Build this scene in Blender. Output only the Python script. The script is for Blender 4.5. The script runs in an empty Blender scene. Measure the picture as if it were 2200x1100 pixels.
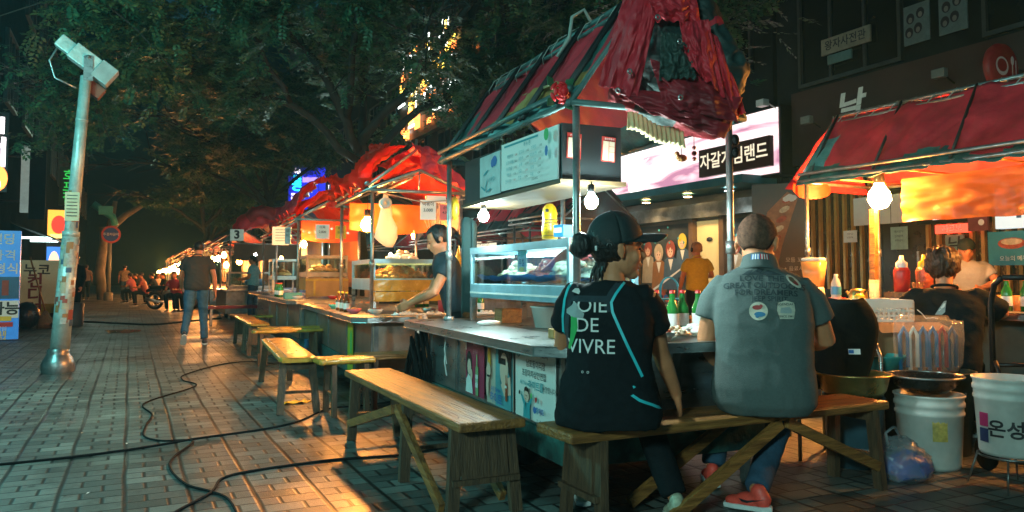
import bpy, bmesh, math, random
from math import sin, cos, pi, radians
from mathutils import Vector, Matrix, noise, Euler
from mathutils.bvhtree import BVHTree
import numpy as np
V = Vector
rnd = random.Random(7)
S = bpy.context.scene
C = S.collection

# ------------------------------------------------------------ camera
YAW, PITCH, FPX, HOR = radians(26.4), radians(3.0), 1650.0, 596.0
cam = bpy.data.objects.new('camera', bpy.data.cameras.new('camera'))
C.objects.link(cam)
cam.location = (0, 0, 1.10)
cam.rotation_euler = (radians(90) + PITCH, 0, -YAW)
cam.data.sensor_width = 36
cam.data.lens = FPX / 2200 * 36
cam.data.shift_y = -((HOR - FPX * math.tan(PITCH)) - 550) / 2200 * -1
cam.data.clip_start = 0.05
cam.data.clip_end = 600
cam.data.dof.use_dof = True
cam.data.dof.focus_distance = 3.9
cam.data.dof.aperture_fstop = 9.0
S.camera = cam

# ------------------------------------------------------------ world, night
W = bpy.data.worlds.new('World'); S.world = W; W.use_nodes = True
nt = W.node_tree
bg = nt.nodes['Background']
sky = nt.nodes.new('ShaderNodeTexSky'); sky.sky_type = 'NISHITA'; sky.sun_disc = False
sky.sun_elevation = radians(-8); sky.sun_rotation = radians(200)
mixc = nt.nodes.new('ShaderNodeMix'); mixc.data_type = 'RGBA'; mixc.blend_type = 'ADD'
mixc.inputs[0].default_value = 1.0
sc_ = nt.nodes.new('ShaderNodeVectorMath'); sc_.operation = 'SCALE'; sc_.inputs[3].default_value = .15
nt.links.new(sky.outputs[0], sc_.inputs[0]); nt.links.new(sc_.outputs[0], mixc.inputs[6])
mixc.inputs[7].default_value = (0.05, 0.27, 0.34, 1)     # teal glow of the city in the night air
nt.links.new(mixc.outputs[2], bg.inputs[0])
bg.inputs[1].default_value = 0.10
S.view_settings.view_transform = 'Standard'
S.view_settings.look = 'None'
S.view_settings.exposure = 0.5
S.view_settings.gamma = 1.0
S.cycles.use_denoising = True
S.cycles.max_bounces = 6
S.cycles.sample_clamp_indirect = 4.0
S.cycles.sample_clamp_direct = 0

def lamp(name, kind, loc, power, color, size=0.1, rot=None, spot=None):
    l = bpy.data.lights.new(name, kind); l.energy = power; l.color = color
    if kind == 'SUN': l.angle = size
    elif kind == 'AREA': l.size = size
    else: l.shadow_soft_size = size
    if spot: l.spot_size = spot; l.spot_blend = 0.6
    o = bpy.data.objects.new(name, l); C.objects.link(o); o.location = loc
    if rot: o.rotation_euler = rot
    return o
# unseen teal-white lights with no fittings, set behind the camera and along the left
lamp('unseen_street_light', 'POINT', (-4.6, -2.6, 3.3), 1080, (0.50, 0.96, 0.88), 0.4)
lamp('unseen_street_light', 'POINT', (-2.5, 7.5, 3.3), 420, (0.22, 0.92, 0.86), 0.3)
lamp('unseen_street_light', 'POINT', (-.4, 30.0, 6.0), 120, (0.5, 0.8, 0.6), 0.3)

# ------------------------------------------------------------ materials
MATS = {}
def mat(name, col, rough=0.6, metal=0.0, amt=0.25, scale=8.0, bump=0.0, bscale=None, col2=None, spec=None, trans=0.0, emit=None, estr=0.0, stretch=None, alpha=None, coat=0.0):
    if name in MATS: return MATS[name]
    m = bpy.data.materials.new(name); m.use_nodes = True; MATS[name] = m
    t = m.node_tree; p = t.nodes['Principled BSDF']
    p.inputs['Roughness'].default_value = rough
    p.inputs['Metallic'].default_value = metal
    if spec is not None: p.inputs['Specular IOR Level'].default_value = spec
    if trans: p.inputs['Transmission Weight'].default_value = trans
    if coat: p.inputs['Coat Weight'].default_value = coat
    if alpha is not None: p.inputs['Alpha'].default_value = alpha
    c1 = tuple(col) + (1,)
    c2 = tuple(col2) + (1,) if col2 else tuple(min(1, c * (1 - amt)) for c in col) + (1,)
    tc = t.nodes.new('ShaderNodeTexCoord'); mp = t.nodes.new('ShaderNodeMapping')
    if stretch: mp.inputs['Scale'].default_value = stretch
    t.links.new(tc.outputs['Object'], mp.inputs[0])
    n = t.nodes.new('ShaderNodeTexNoise'); n.inputs['Scale'].default_value = scale; n.inputs['Detail'].default_value = 6
    n.inputs['Roughness'].default_value = 0.65
    t.links.new(mp.outputs[0], n.inputs[0])
    r = t.nodes.new('ShaderNodeValToRGB'); r.color_ramp.elements[0].position = 0.36; r.color_ramp.elements[1].position = 0.64
    r.color_ramp.elements[0].color = c2; r.color_ramp.elements[1].color = c1
    t.links.new(n.outputs[0], r.inputs[0]); t.links.new(r.outputs[0], p.inputs['Base Color'])
    if rough > 0.08 and not emit:
        mr = t.nodes.new('ShaderNodeMapRange'); mr.inputs[3].default_value = max(0.05, rough - 0.12); mr.inputs[4].default_value = min(1, rough + 0.12)
        t.links.new(n.outputs[0], mr.inputs[0]); t.links.new(mr.outputs[0], p.inputs['Roughness'])
    if bump:
        n2 = t.nodes.new('ShaderNodeTexNoise'); n2.inputs['Scale'].default_value = bscale or scale * 2; n2.inputs['Detail'].default_value = 4
        t.links.new(mp.outputs[0], n2.inputs[0])
        b = t.nodes.new('ShaderNodeBump'); b.inputs['Strength'].default_value = bump; b.inputs['Distance'].default_value = 0.02
        t.links.new(n2.outputs[0], b.inputs['Height']); t.links.new(b.outputs[0], p.inputs['Normal'])
    if emit:
        p.inputs['Emission Color'].default_value = tuple(emit) + (1,); p.inputs['Emission Strength'].default_value = estr
    return m
def glow(name, col, s):
    if name in MATS: return MATS[name]
    m = bpy.data.materials.new(name); m.use_nodes = True; MATS[name] = m
    p = m.node_tree.nodes['Principled BSDF']; p.inputs['Base Color'].default_value = tuple(min(1, c) * .5 for c in col) + (1,)
    p.inputs['Emission Color'].default_value = tuple(col) + (1,); p.inputs['Emission Strength'].default_value = s
    return m

steel = mat('brushed_steel', (.50, .52, .52), .30, .9, .35, 3, .12, 40, stretch=(1, 1, 6))
steel_d = mat('old_steel', (.30, .31, .31), .36, .75, .5, 4, .3, 9)
steel_b = mat('blue_painted_steel', (.30, .55, .66), .35, .25, .25, 6, .05)
pipe = mat('galvanised_pipe', (.42, .45, .45), .38, .8, .4, 12, .1)
pipe_d = mat('dark_pipe', (.022, .024, .024), .55, .0, .4, 10)
brass = mat('brass_sheet', (.55, .40, .14), .3, .85, .3, 10, .15)
black_m = mat('black_metal', (.02, .02, .022), .4, .5, .3, 10)
rubber = mat('black_rubber', (.012, .013, .014), .75, 0, .3, 20, .1, spec=.15)
wood = mat('bench_plank', (.38, .16, .04), .46, 0, .5, 9, .55, 22, col2=(.15, .06, .018), stretch=(3.5, .35, 3.5))
wood_x = mat('cross_plank', (.36, .19, .075), .42, 0, .5, 4, .35, 14, col2=(.15, .075, .03), stretch=(9, 1, 9))
wood_d = mat('bench_leg_wood', (.13, .07, .035), .6, 0, .5, 5, .35, 16, col2=(.05, .03, .018), stretch=(9, 9, 1))
wood_y = mat('yellow_taped_top', (.62, .38, .06), .3, 0, .4, 7, .5, 11, col2=(.40, .2, .03), coat=.3)
ochre = mat('ochre_tarp', (.42, .25, .07), .6, 0, .4, 6, .5, 8)
red_t = mat('red_tarp', (.60, .022, .040), .6, 0, .5, 4, .45, 7, col2=(.38, .014, .026))
redo_t0 = mat('orange_red_tarp_base', (.62, .050, .018), .45, 0, .5, 5, .7, 7, col2=(.42, .02, .012))
dred_t = mat('dark_red_tarp', (.30, .015, .022), .62, 0, .5, 5, .7, 7)
green_t = mat('green_tarp', (.03, .15, .13), .55, 0, .6, 6, .7, 8, col2=(.012, .045, .045))
dgreen_t = mat('dark_green_tarp', (.016, .042, .04), .6, 0, .6, 6, .7, 8)
teal_t = mat('pale_teal_tarp', (.16, .36, .36), .42, 0, .5, 6, .7, 8, col2=(.05, .17, .16))
cloth_w = mat('pale_cloth', (.80, .60, .32), .8, 0, .3, 6, .6, 9)
white_p = mat('white_paint', (.78, .80, .78), .5, 0, .12, 6)
paper = mat('white_paper', (.80, .82, .80), .55, 0, .10, 5)
plastic_w = mat('white_plastic', (.72, .70, .64), .38, 0, .15, 6)
plastic_b = mat('blue_plastic', (.03, .22, .45), .35, 0, .2, 6)
plastic_t = mat('teal_plastic', (.06, .42, .40), .35, 0, .2, 6)
plastic_r = mat('red_plastic', (.55, .03, .03), .35, 0, .2, 6)
plastic_y = mat('yellow_plastic', (.80, .50, .02), .35, 0, .2, 6)
plastic_pk = mat('pink_plastic', (.65, .14, .16), .35, 0, .2, 6)
ink = mat('black_ink', (.015, .015, .02), .6, 0, 0, 3)
ink_r = mat('red_ink', (.50, .03, .03), .6, 0, 0, 3)
ink_b = mat('blue_ink', (.03, .14, .42), .6, 0, 0, 3)
ink_t = mat('teal_ink', (.03, .30, .36), .6, 0, 0, 3)
ink_w = mat('white_ink', (.75, .76, .74), .6, 0, .1, 30)
ink_y = mat('yellow_ink', (.75, .55, .05), .6, 0, 0, 3)
ink_g = mat('green_ink', (.05, .40, .10), .6, 0, 0, 3)
skin = mat('skin', (.60, .23, .11), .5, 0, .2, 9, .08, 60, spec=.35)
skin_f = mat('skin_paint', (.70, .48, .38), .6, 0, .05, 9)
hair_b = mat('black_hair', (.012, .009, .008), .45, 0, .4, 30, .8, 60, stretch=(1, 1, .25))
hair_r = mat('brown_hair', (.055, .018, .009), .5, 0, .4, 30, .8, 60, stretch=(1, 1, .25))
buzz = mat('buzz_cut', (.085, .045, .032), .85, 0, .3, 50, .5, 320, col2=(.17, .085, .055), spec=.1)
food_o = mat('fried_food', (.55, .25, .07), .5, 0, .5, 20, .8, 30)
food_r = mat('spicy_food', (.50, .09, .04), .4, 0, .5, 20, .8, 30)
food_w = mat('pale_food', (.72, .60, .42), .5, 0, .4, 18, .6, 25)
card_m = mat('cardboard', (.34, .18, .09), .8, 0, .25, 6, .1)
def glass_mat(name, tint=(.9, 1, 1), a=0.16):
    if name in MATS: return MATS[name]
    m = bpy.data.materials.new(name); m.use_nodes = True; MATS[name] = m
    t = m.node_tree; out = t.nodes['Material Output']; t.nodes.remove(t.nodes['Principled BSDF'])
    tr = t.nodes.new('ShaderNodeBsdfTransparent'); tr.inputs[0].default_value = tuple(tint) + (1,)
    gl = t.nodes.new('ShaderNodeBsdfGlossy'); gl.inputs['Roughness'].default_value = .03
    fr0 = t.nodes.new('ShaderNodeLayerWeight'); fr0.inputs[0].default_value = .5; fr = t.nodes.new('ShaderNodeMath'); fr.operation = 'POWER'; fr.inputs[1].default_value = 4.0; t.links.new(fr0.outputs['Facing'], fr.inputs[0])
    mx = t.nodes.new('ShaderNodeMixShader'); ad = t.nodes.new('ShaderNodeMath'); ad.operation = 'ADD'; ad.inputs[1].default_value = a * .5
    t.links.new(fr.outputs[0], ad.inputs[0]); t.links.new(ad.outputs[0], mx.inputs[0])
    t.links.new(tr.outputs[0], mx.inputs[1]); t.links.new(gl.outputs[0], mx.inputs[2]); t.links.new(mx.outputs[0], out.inputs[0])
    return m
glass = glass_mat('clear_glass')
def film_mat(name, col, a, rough=.25):     # thin translucent plastic film
    if name in MATS: return MATS[name]
    m = bpy.data.materials.new(name); m.use_nodes = True; MATS[name] = m
    t = m.node_tree; p = t.nodes['Principled BSDF']; out = t.nodes['Material Output']
    p.inputs['Base Color'].default_value = tuple(col) + (1,); p.inputs['Roughness'].default_value = rough
    tl = t.nodes.new('ShaderNodeBsdfTranslucent'); tl.inputs[0].default_value = tuple(col) + (1,)
    tr = t.nodes.new('ShaderNodeBsdfTransparent')
    m1 = t.nodes.new('ShaderNodeMixShader'); m1.inputs[0].default_value = .45
    m2 = t.nodes.new('ShaderNodeMixShader'); m2.inputs[0].default_value = a
    t.links.new(p.outputs[0], m1.inputs[1]); t.links.new(tl.outputs[0], m1.inputs[2])
    t.links.new(tr.outputs[0], m2.inputs[1]); t.links.new(m1.outputs[0], m2.inputs[2]); t.links.new(m2.outputs[0], out.inputs[0])
    return m
film = film_mat('plastic_film', (.75, .8, .8), .3)
film_c = film_mat('milky_film', (.85, .85, .8), .9, .4)
vinyl_o = film_mat('orange_vinyl', (.62, .17, .025), .97, .4)
_t = vinyl_o.node_tree; _n = _t.nodes.new('ShaderNodeTexNoise'); _n.inputs['Scale'].default_value = 3.5; _n.inputs['Detail'].default_value = 7; _n.inputs['Distortion'].default_value = .6
_c = _t.nodes.new('ShaderNodeTexCoord'); _t.links.new(_c.outputs['Object'], _n.inputs[0]); _r = _t.nodes.new('ShaderNodeValToRGB')
_r.color_ramp.elements[0].position = .35; _r.color_ramp.elements[0].color = (.40, .12, .025, 1); _r.color_ramp.elements[1].position = .68; _r.color_ramp.elements[1].color = (.52, .17, .035, 1)
_t.links.new(_n.outputs[0], _r.inputs[0])
for _q in _t.nodes:
    if _q.type == 'BSDF_PRINCIPLED': _t.links.new(_r.outputs[0], _q.inputs['Base Color'])
    if _q.type == 'BSDF_TRANSLUCENT': _t.links.new(_r.outputs[0], _q.inputs[0])
vinyl_r = film_mat('red_vinyl', (.75, .08, .03), .97, .4)

def translucent(base, name, col, f):
    m = base.copy(); m.name = name; MATS[name] = m; t = m.node_tree; p = t.nodes['Principled BSDF']; out = t.nodes['Material Output']
    tl = t.nodes.new('ShaderNodeBsdfTranslucent'); tl.inputs[0].default_value = tuple(col) + (1,); mx = t.nodes.new('ShaderNodeMixShader'); mx.inputs[0].default_value = f
    t.links.new(p.outputs[0], mx.inputs[1]); t.links.new(tl.outputs[0], mx.inputs[2]); t.links.new(mx.outputs[0], out.inputs[0]); return m
redo_t = translucent(redo_t0, 'orange_red_tarp', (1.0, .12, .03), .60)
# ------------------------------------------------------------ mesh builder
class MB:
    def __init__(s): s.v = []; s.f = []; s.m = []; s.sm = []; s.mats = []; s.cur = 0; s.smooth = False
    def use(s, m):
        if m not in s.mats: s.mats.append(m)
        s.cur = s.mats.index(m); return s
    def add(s, vs, fs, smooth=None):
        b = len(s.v); s.v += [tuple(v) for v in vs]
        sm = s.smooth if smooth is None else smooth
        for f in fs: s.f.append(tuple(i + b for i in f)); s.m.append(s.cur); s.sm.append(sm)
    def box(s, x0, x1, y0, y1, z0, z1, M=None):
        vs = [V((x, y, z)) for z in (z0, z1) for y in (y0, y1) for x in (x0, x1)]
        if M: vs = [M @ v for v in vs]
        s.add(vs, [(0, 2, 3, 1), (4, 5, 7, 6), (0, 1, 5, 4), (2, 6, 7, 3), (0, 4, 6, 2), (1, 3, 7, 5)], False); return s
    def beam(s, a, b, w, h=None, up=(0, 0, 1)):
        a, b = V(a), V(b); h = h or w; d = (b - a); L = d.length; d.normalize()
        u = V(up)
        if abs(d.dot(u)) > .95: u = V((0, 1, 0)) if abs(d.y) < .9 else V((1, 0, 0))
        x = d.cross(u).normalized(); y = x.cross(d)
        vs = [p + x * (i * w / 2) + y * (j * h / 2) for p in (a, b) for i, j in ((-1, -1), (1, -1), (1, 1), (-1, 1))]
        s.add(vs, [(3, 2, 1, 0), (4, 5, 6, 7), (0, 1, 5, 4), (1, 2, 6, 5), (2, 3, 7, 6), (3, 0, 4, 7)], False); return s
    def tube(s, pts, r, n=8, cap=True, flat=1.0, ref=None):
        pts = [V(p) for p in pts]; k = len(pts)
        rs = r if isinstance(r, (list, tuple)) else [r] * k
        vs = []; px = None
        for i, p in enumerate(pts):
            d = (pts[min(i + 1, k - 1)] - pts[max(i - 1, 0)])
            if d.length < 1e-9: d = V((0, 0, 1))
            d.normalize()
            if px is None:
                u = V(ref) if ref else (V((0, 0, 1)) if abs(d.z) < .9 else V((1, 0, 0)))
                px = (u - d * u.dot(d)).normalized()
            else:
                px = (px - d * px.dot(d)).normalized()
            py = d.cross(px)
            for j in range(n):
                a = 2 * pi * j / n; vs.append(p + px * (cos(a) * rs[i] * flat) + py * (sin(a) * rs[i]))
        fs = [(i * n + j, i * n + (j + 1) % n, (i + 1) * n + (j + 1) % n, (i + 1) * n + j) for i in range(k - 1) for j in range(n)]
        if cap:
            fs.append(tuple(range(n - 1, -1, -1))); fs.append(tuple((k - 1) * n + j for j in range(n)))
        s.add(vs, fs, n > 5); return s
    def lathe(s, prof, c=(0, 0, 0), n=20, cap=False, sq=None, M=None):
        vs = []; c = V(c)
        for r, z in prof:
            for j in range(n):
                a = 2 * pi * j / n; v = c + V((cos(a) * r, sin(a) * r, z)); vs.append(M @ v if M else v)
        k = len(prof)
        fs = [(i * n + j, i * n + (j + 1) % n, (i + 1) * n + (j + 1) % n, (i + 1) * n + j) for i in range(k - 1) for j in range(n)]
        if cap: fs += [tuple(range(n - 1, -1, -1)), tuple((k - 1) * n + j for j in range(n))]
        s.add(vs, fs, True); return s
    def ball(s, c, r, n=12, M=None):
        if not isinstance(r, (tuple, list)): r = (r, r, r)
        m_ = n // 2 + 1; vs = []; c = V(c)
        for i in range(m_ + 1):
            t = pi * i / m_
            for j in range(n):
                a = 2 * pi * j / n
                v = V((sin(t) * cos(a) * r[0], sin(t) * sin(a) * r[1], -cos(t) * r[2]))
                if M: v = M @ v
                vs.append(c + v)
        fs = [(i * n + j, i * n + (j + 1) % n, (i + 1) * n + (j + 1) % n, (i + 1) * n + j) for i in range(m_) for j in range(n)]
        s.add(vs, fs, True); return s
    def rings(s, rings, n=24, e=2.4):      # torso style loft: (cx,cy,cz,rx,ry)
        vs = []
        for cx, cy, cz, rx, ry in rings:
            for j in range(n):
                a = 2 * pi * j / n; ca, sa = cos(a), sin(a)
                vs.append((cx + rx * math.copysign(abs(ca) ** (2 / e), ca), cy + ry * math.copysign(abs(sa) ** (2 / e), sa), cz))
        k = len(rings)
        fs = [(i * n + j, i * n + (j + 1) % n, (i + 1) * n + (j + 1) % n, (i + 1) * n + j) for i in range(k - 1) for j in range(n)]
        fs += [tuple(range(n - 1, -1, -1)), tuple((k - 1) * n + j for j in range(n))]
        s.add(vs, fs, True); return s
    def grid(s, f, nu, nv, smooth=True):
        vs = [f(i / nu, j / nv) for j in range(nv + 1) for i in range(nu + 1)]
        fs = [(j * (nu + 1) + i, j * (nu + 1) + i + 1, (j + 1) * (nu + 1) + i + 1, (j + 1) * (nu + 1) + i) for j in range(nv) for i in range(nu)]
        s.add(vs, fs, smooth); return s
    def mesh(s, name):
        me = bpy.data.meshes.new(name); me.from_pydata(s.v, [], s.f)
        for m in s.mats: me.materials.append(m)
        me.polygons.foreach_set('material_index', s.m); me.polygons.foreach_set('use_smooth', s.sm)
        me.update(); return me
    def build(s, name, m=None, parent=None, bevel=0, thick=0):
        if m is not None:
            s.mats = [m]; s.m = [0] * len(s.f)
        o = bpy.data.objects.new(name, s.mesh(name)); C.objects.link(o)
        if parent: o.parent = parent
        if thick:
            md = o.modifiers.new('s', 'SOLIDIFY'); md.thickness = thick; md.offset = 0
        if bevel:
            md = o.modifiers.new('b', 'BEVEL'); md.width = bevel; md.segments = 2; md.limit_method = 'ANGLE'
        return o
def thing(name, label, cat, loc=(0, 0, 0), rz=0, group=None):
    o = bpy.data.objects.new(name, None); C.objects.link(o); o.empty_display_size = .1
    o.location = loc; o.rotation_euler = (0, 0, rz); o['label'] = label; o['category'] = cat
    if group: o['group'] = group
    return o
def tag(o, label, cat, group=None, kind=None):
    o['label'] = label; o['category'] = cat
    if group: o['group'] = group
    if kind: o['kind'] = kind
    return o
def struct(o): o['kind'] = 'structure'; return o
def dup(root, loc, rz, label, group=None):
    r = root.copy(); C.objects.link(r); r.location = loc; r.rotation_euler = (0, 0, rz); r['label'] = label
    if group: r['group'] = group
    def rec(a, b):
        for ch in list(a.children):
            c = ch.copy(); C.objects.link(c); c.parent = b; rec(ch, c)
    rec(root, r); return r

_tc = {}
_cu = bpy.data.curves.new('t', 'FONT'); _cu.align_y = 'CENTER'; _cu.resolution_u = 3
_to = bpy.data.objects.new('t', _cu)
_ts = bpy.data.scenes.new('text_work'); _ts.collection.objects.link(_to)
def text_geo(body, size, bold=0.0, ax='CENTER'):
    key = (body, bold, ax)
    if key not in _tc:
        _cu.body = body; _cu.align_x = ax; _cu.offset = bold
        vl = _ts.view_layers[0]; vl.update(); d = vl.depsgraph; d.update()
        me = bpy.data.meshes.new_from_object(_to.evaluated_get(d), depsgraph=d)
        _tc[key] = ([v.co.copy() for v in me.vertices], [tuple(p.vertices) for p in me.polygons])
        bpy.data.meshes.remove(me)
    vs, fs = _tc[key]
    return [v * size for v in vs], fs
def frame(n, up=(0, 0, 1)):
    n = V(n).normalized(); r = V(up).cross(n).normalized(); u = n.cross(r)
    return r, u, n
class Art(MB):
    """flat picture on a plane: everything in one mesh, each item a hair in front of the last"""
    def __init__(s, c, n, step=.0012, roll=0):
        super().__init__(); s.c = V(c); s.r, s.u, s.n = frame(n); s.k = 0; s.step = step
        if roll:
            a = roll; s.r, s.u = s.r * cos(a) + s.u * sin(a), s.u * cos(a) - s.r * sin(a)
    def P(s, x, y): return s.c + s.r * x + s.u * y + s.n * (s.k * s.step)
    def poly(s, pts, m): s.k += 1; s.use(m); s.add([s.P(x, y) for x, y in pts], [tuple(range(len(pts)))], False); return s
    def rect(s, x, y, w, h, m): return s.poly([(x - w / 2, y - h / 2), (x + w / 2, y - h / 2), (x + w / 2, y + h / 2), (x - w / 2, y + h / 2)], m)
    def oval(s, x, y, a, b, m, n=16, rot=0):
        return s.poly([(x + a * cos(t) * cos(rot) - b * sin(t) * sin(rot), y + a * cos(t) * sin(rot) + b * sin(t) * cos(rot)) for t in [2 * pi * i / n for i in range(n)]], m)
    def text(s, body, x, y, size, m, bold=0.0, sx=1.0, slant=0.0):
        s.k += 1; s.use(m); vs, fs = text_geo(body, size, bold)
        s.add([s.P(x + v.x * sx + v.y * slant, y + v.y) for v in vs], fs, False); return s
    def sheet(s, w, h, m, t=.006):
        """the board itself, with thickness"""
        s.use(m); vs = [s.c + s.r * (x * w / 2) + s.u * (y * h / 2) + s.n * z for z in (-t, 0) for y in (-1, 1) for x in (-1, 1)]
        s.add(vs, [(0, 2, 3, 1), (4, 5, 7, 6), (0, 1, 5, 4), (2, 6, 7, 3), (0, 4, 6, 2), (1, 3, 7, 5)], False); s.k = 1; return s

def fractal(v, o=4): return noise.fractal(v, 1.0, 2.0, o)
def remesh(mb, name, voxel, smooth=4, folds=None, m=None, parent=None, cut=None):
    o = bpy.data.objects.new(name + '_src', mb.mesh(name + '_src')); _ts.collection.objects.link(o)
    md = o.modifiers.new('r', 'REMESH'); md.mode = 'VOXEL'; md.voxel_size = voxel; md.use_smooth_shade = True
    if smooth:
        s2 = o.modifiers.new('s', 'SMOOTH'); s2.iterations = smooth; s2.factor = .5
    vl = _ts.view_layers[0]; vl.update(); d = vl.depsgraph; d.update()
    me = bpy.data.meshes.new_from_object(o.evaluated_get(d), depsgraph=d)
    old = o.data; bpy.data.objects.remove(o); bpy.data.meshes.remove(old)
    me.name = name
    if folds:
        for v in me.vertices:
            v.co += v.normal * folds(v.co, v.normal)
    if cut:
        b = bmesh.new(); b.from_mesh(me)
        kill = [v for v in b.verts if cut(v.co)]
        bmesh.ops.delete(b, geom=kill, context='VERTS'); b.to_mesh(me); b.free()
    me.materials.clear()
    if m: me.materials.append(m)
    me.polygons.foreach_set('use_smooth', [True] * len(me.polygons))
    r = bpy.data.objects.new(name, me); C.objects.link(r)
    if parent: r.parent = parent
    return r

# ------------------------------------------------------------ ground
def paver_mat():
    m = bpy.data.materials.new('paving'); m.use_nodes = True; t = m.node_tree; p = t.nodes['Principled BSDF']
    def N(k, **kw):
        n = t.nodes.new(k)
        for a, b in kw.items(): setattr(n, a, b)
        return n
    def mt(op, a, b=None, c=None):
        n = N('ShaderNodeMath', operation=op)
        for i, q in enumerate((a, b, c)):
            if q is None: continue
            if isinstance(q, (int, float)): n.inputs[i].default_value = q
            else: t.links.new(q, n.inputs[i])
        return n.outputs[0]
    tc = N('ShaderNodeTexCoord'); sp = N('ShaderNodeSeparateXYZ'); t.links.new(tc.outputs['Object'], sp.inputs[0])
    wob = N('ShaderNodeTexNoise'); wob.inputs['Scale'].default_value = .8; wob.inputs['Detail'].default_value = 2; t.links.new(tc.outputs['Object'], wob.inputs[0])
    x = mt('ADD', sp.outputs[0], mt('MULTIPLY', mt('SUBTRACT', wob.outputs[0], .5), .045))
    y = sp.outputs[1]
    xs = mt('DIVIDE', x, .295); strip = mt('FLOOR', xs); fx = mt('FRACT', xs)
    hs = mt('FRACT', mt('MULTIPLY', mt('SINE', mt('MULTIPLY', strip, 12.9)), 437.5))
    ys = mt('ADD', mt('DIVIDE', y, .125), hs); row = mt('FLOOR', ys); fy = mt('FRACT', ys)
    par = mt('MODULO', mt('ABSOLUTE', row), 2.0)
    split = mt('ADD', mt('MULTIPLY', par, .333), .333)
    side = mt('GREATER_THAN', fx, split)
    ds = mt('MULTIPLY', mt('MINIMUM', fx, mt('SUBTRACT', 1.0, fx)), .295)
    dr = mt('MULTIPLY', mt('MINIMUM', fy, mt('SUBTRACT', 1.0, fy)), .125)
    dp = mt('MULTIPLY', mt('ABSOLUTE', mt('SUBTRACT', fx, split)), .295)
    def edge(d, w):
        n = N('ShaderNodeMapRange'); n.inputs[1].default_value = w * .35; n.inputs[2].default_value = w; t.links.new(d, n.inputs[0]); return n.outputs[0]
    k = mt('MINIMUM', mt('MINIMUM', edge(ds, .016), edge(dr, .0075)), edge(dp, .012))
    cid = N('ShaderNodeCombineXYZ'); t.links.new(strip, cid.inputs[0]); t.links.new(row, cid.inputs[1]); t.links.new(side, cid.inputs[2])
    wn = N('ShaderNodeTexWhiteNoise'); wn.noise_dimensions = '3D'; t.links.new(cid.outputs[0], wn.inputs[0])
    big = N('ShaderNodeTexNoise'); big.inputs['Scale'].default_value = .8; big.inputs['Detail'].default_value = 5; t.links.new(tc.outputs['Object'], big.inputs[0])
    fine = N('ShaderNodeTexNoise'); fine.inputs['Scale'].default_value = 55; fine.inputs['Detail'].default_value = 5; t.links.new(tc.outputs['Object'], fine.inputs[0])
    r1 = N('ShaderNodeValToRGB'); e = r1.color_ramp.elements; e[0].color = (.070, .090, .085, 1); e[1].color = (.21, .235, .215, 1)
    e.new(.5).color = (.135, .155, .145, 1)
    t.links.new(wn.outputs[0], r1.inputs[0])
    dirt = N('ShaderNodeMapRange'); dirt.inputs[1].default_value = .32; dirt.inputs[2].default_value = .68; dirt.inputs[3].default_value = .5; dirt.inputs[4].default_value = 1.15
    t.links.new(big.outputs[0], dirt.inputs[0])
    gr = N('ShaderNodeMapRange'); gr.inputs[3].default_value = .72; gr.inputs[4].default_value = 1.22; t.links.new(fine.outputs[0], gr.inputs[0])
    vo = N('ShaderNodeTexVoronoi'); vo.inputs['Scale'].default_value = 3.1; t.links.new(tc.outputs['Object'], vo.inputs[0])
    sp_ = N('ShaderNodeMapRange'); sp_.inputs[1].default_value = .045; sp_.inputs[2].default_value = .075; sp_.inputs[3].default_value = .45; sp_.inputs[4].default_value = 1.0; t.links.new(vo.outputs['Distance'], sp_.inputs[0])
    st = N('ShaderNodeTexNoise'); st.inputs['Scale'].default_value = 2.3; st.inputs['Detail'].default_value = 8; st.inputs['Roughness'].default_value = .75; t.links.new(tc.outputs['Object'], st.inputs[0])
    sm_ = N('ShaderNodeMapRange'); sm_.inputs[1].default_value = .40; sm_.inputs[2].default_value = .52; sm_.inputs[3].default_value = .62; sm_.inputs[4].default_value = 1.0; t.links.new(st.outputs[0], sm_.inputs[0])
    f = mt('MULTIPLY', mt('MULTIPLY', mt('MULTIPLY', dirt.outputs[0], mt('MULTIPLY', sp_.outputs[0], sm_.outputs[0])), gr.outputs[0]), mt('ADD', mt('MULTIPLY', k, .96), .04))
    vm = N('ShaderNodeVectorMath', operation='SCALE'); t.links.new(r1.outputs[0], vm.inputs[0]); t.links.new(f, vm.inputs[3])
    t.links.new(vm.outputs[0], p.inputs['Base Color'])
    ro = N('ShaderNodeMapRange'); ro.inputs[1].default_value = .35; ro.inputs[2].default_value = .65; ro.inputs[3].default_value = .30; ro.inputs[4].default_value = .62
    t.links.new(big.outputs[0], ro.inputs[0]); t.links.new(ro.outputs[0], p.inputs['Roughness'])
    h = mt('ADD', mt('ADD', k, mt('MULTIPLY', fine.outputs[0], .25)), mt('MULTIPLY', wn.outputs[0], .35))
    b = N('ShaderNodeBump'); b.inputs['Strength'].default_value = .45; b.inputs['Distance'].default_value = .005
    t.links.new(h, b.inputs['Height']); t.links.new(b.outputs[0], p.inputs['Normal'])
    return m
g = MB(); g.box(-90, 90, -30, 260, -.3, 0); struct(g.build('ground', paver_mat()))
g = MB(); g.box(8.6, 10.98, -5, 75, .004, .25); struct(g.build('raised_pavement', mat('terrace_stone', (.16, .15, .13), .5, 0, .4, 5, .2)))
# shallow puddle on the far paving
pm = mat('puddle_water', (.06, .06, .055), .10, 0, 0, 3)
g = MB(); pts = [(-.15 + .30 * cos(a) * (1 + .3 * sin(3 * a + 1)), 17.6 + .7 * sin(a) * (1 + .25 * cos(2 * a))) for a in [2 * pi * i / 28 for i in range(28)]]
g.add([(x, y, .004) for x, y in pts], [tuple(range(28))]); struct(g.build('water', pm))

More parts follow.
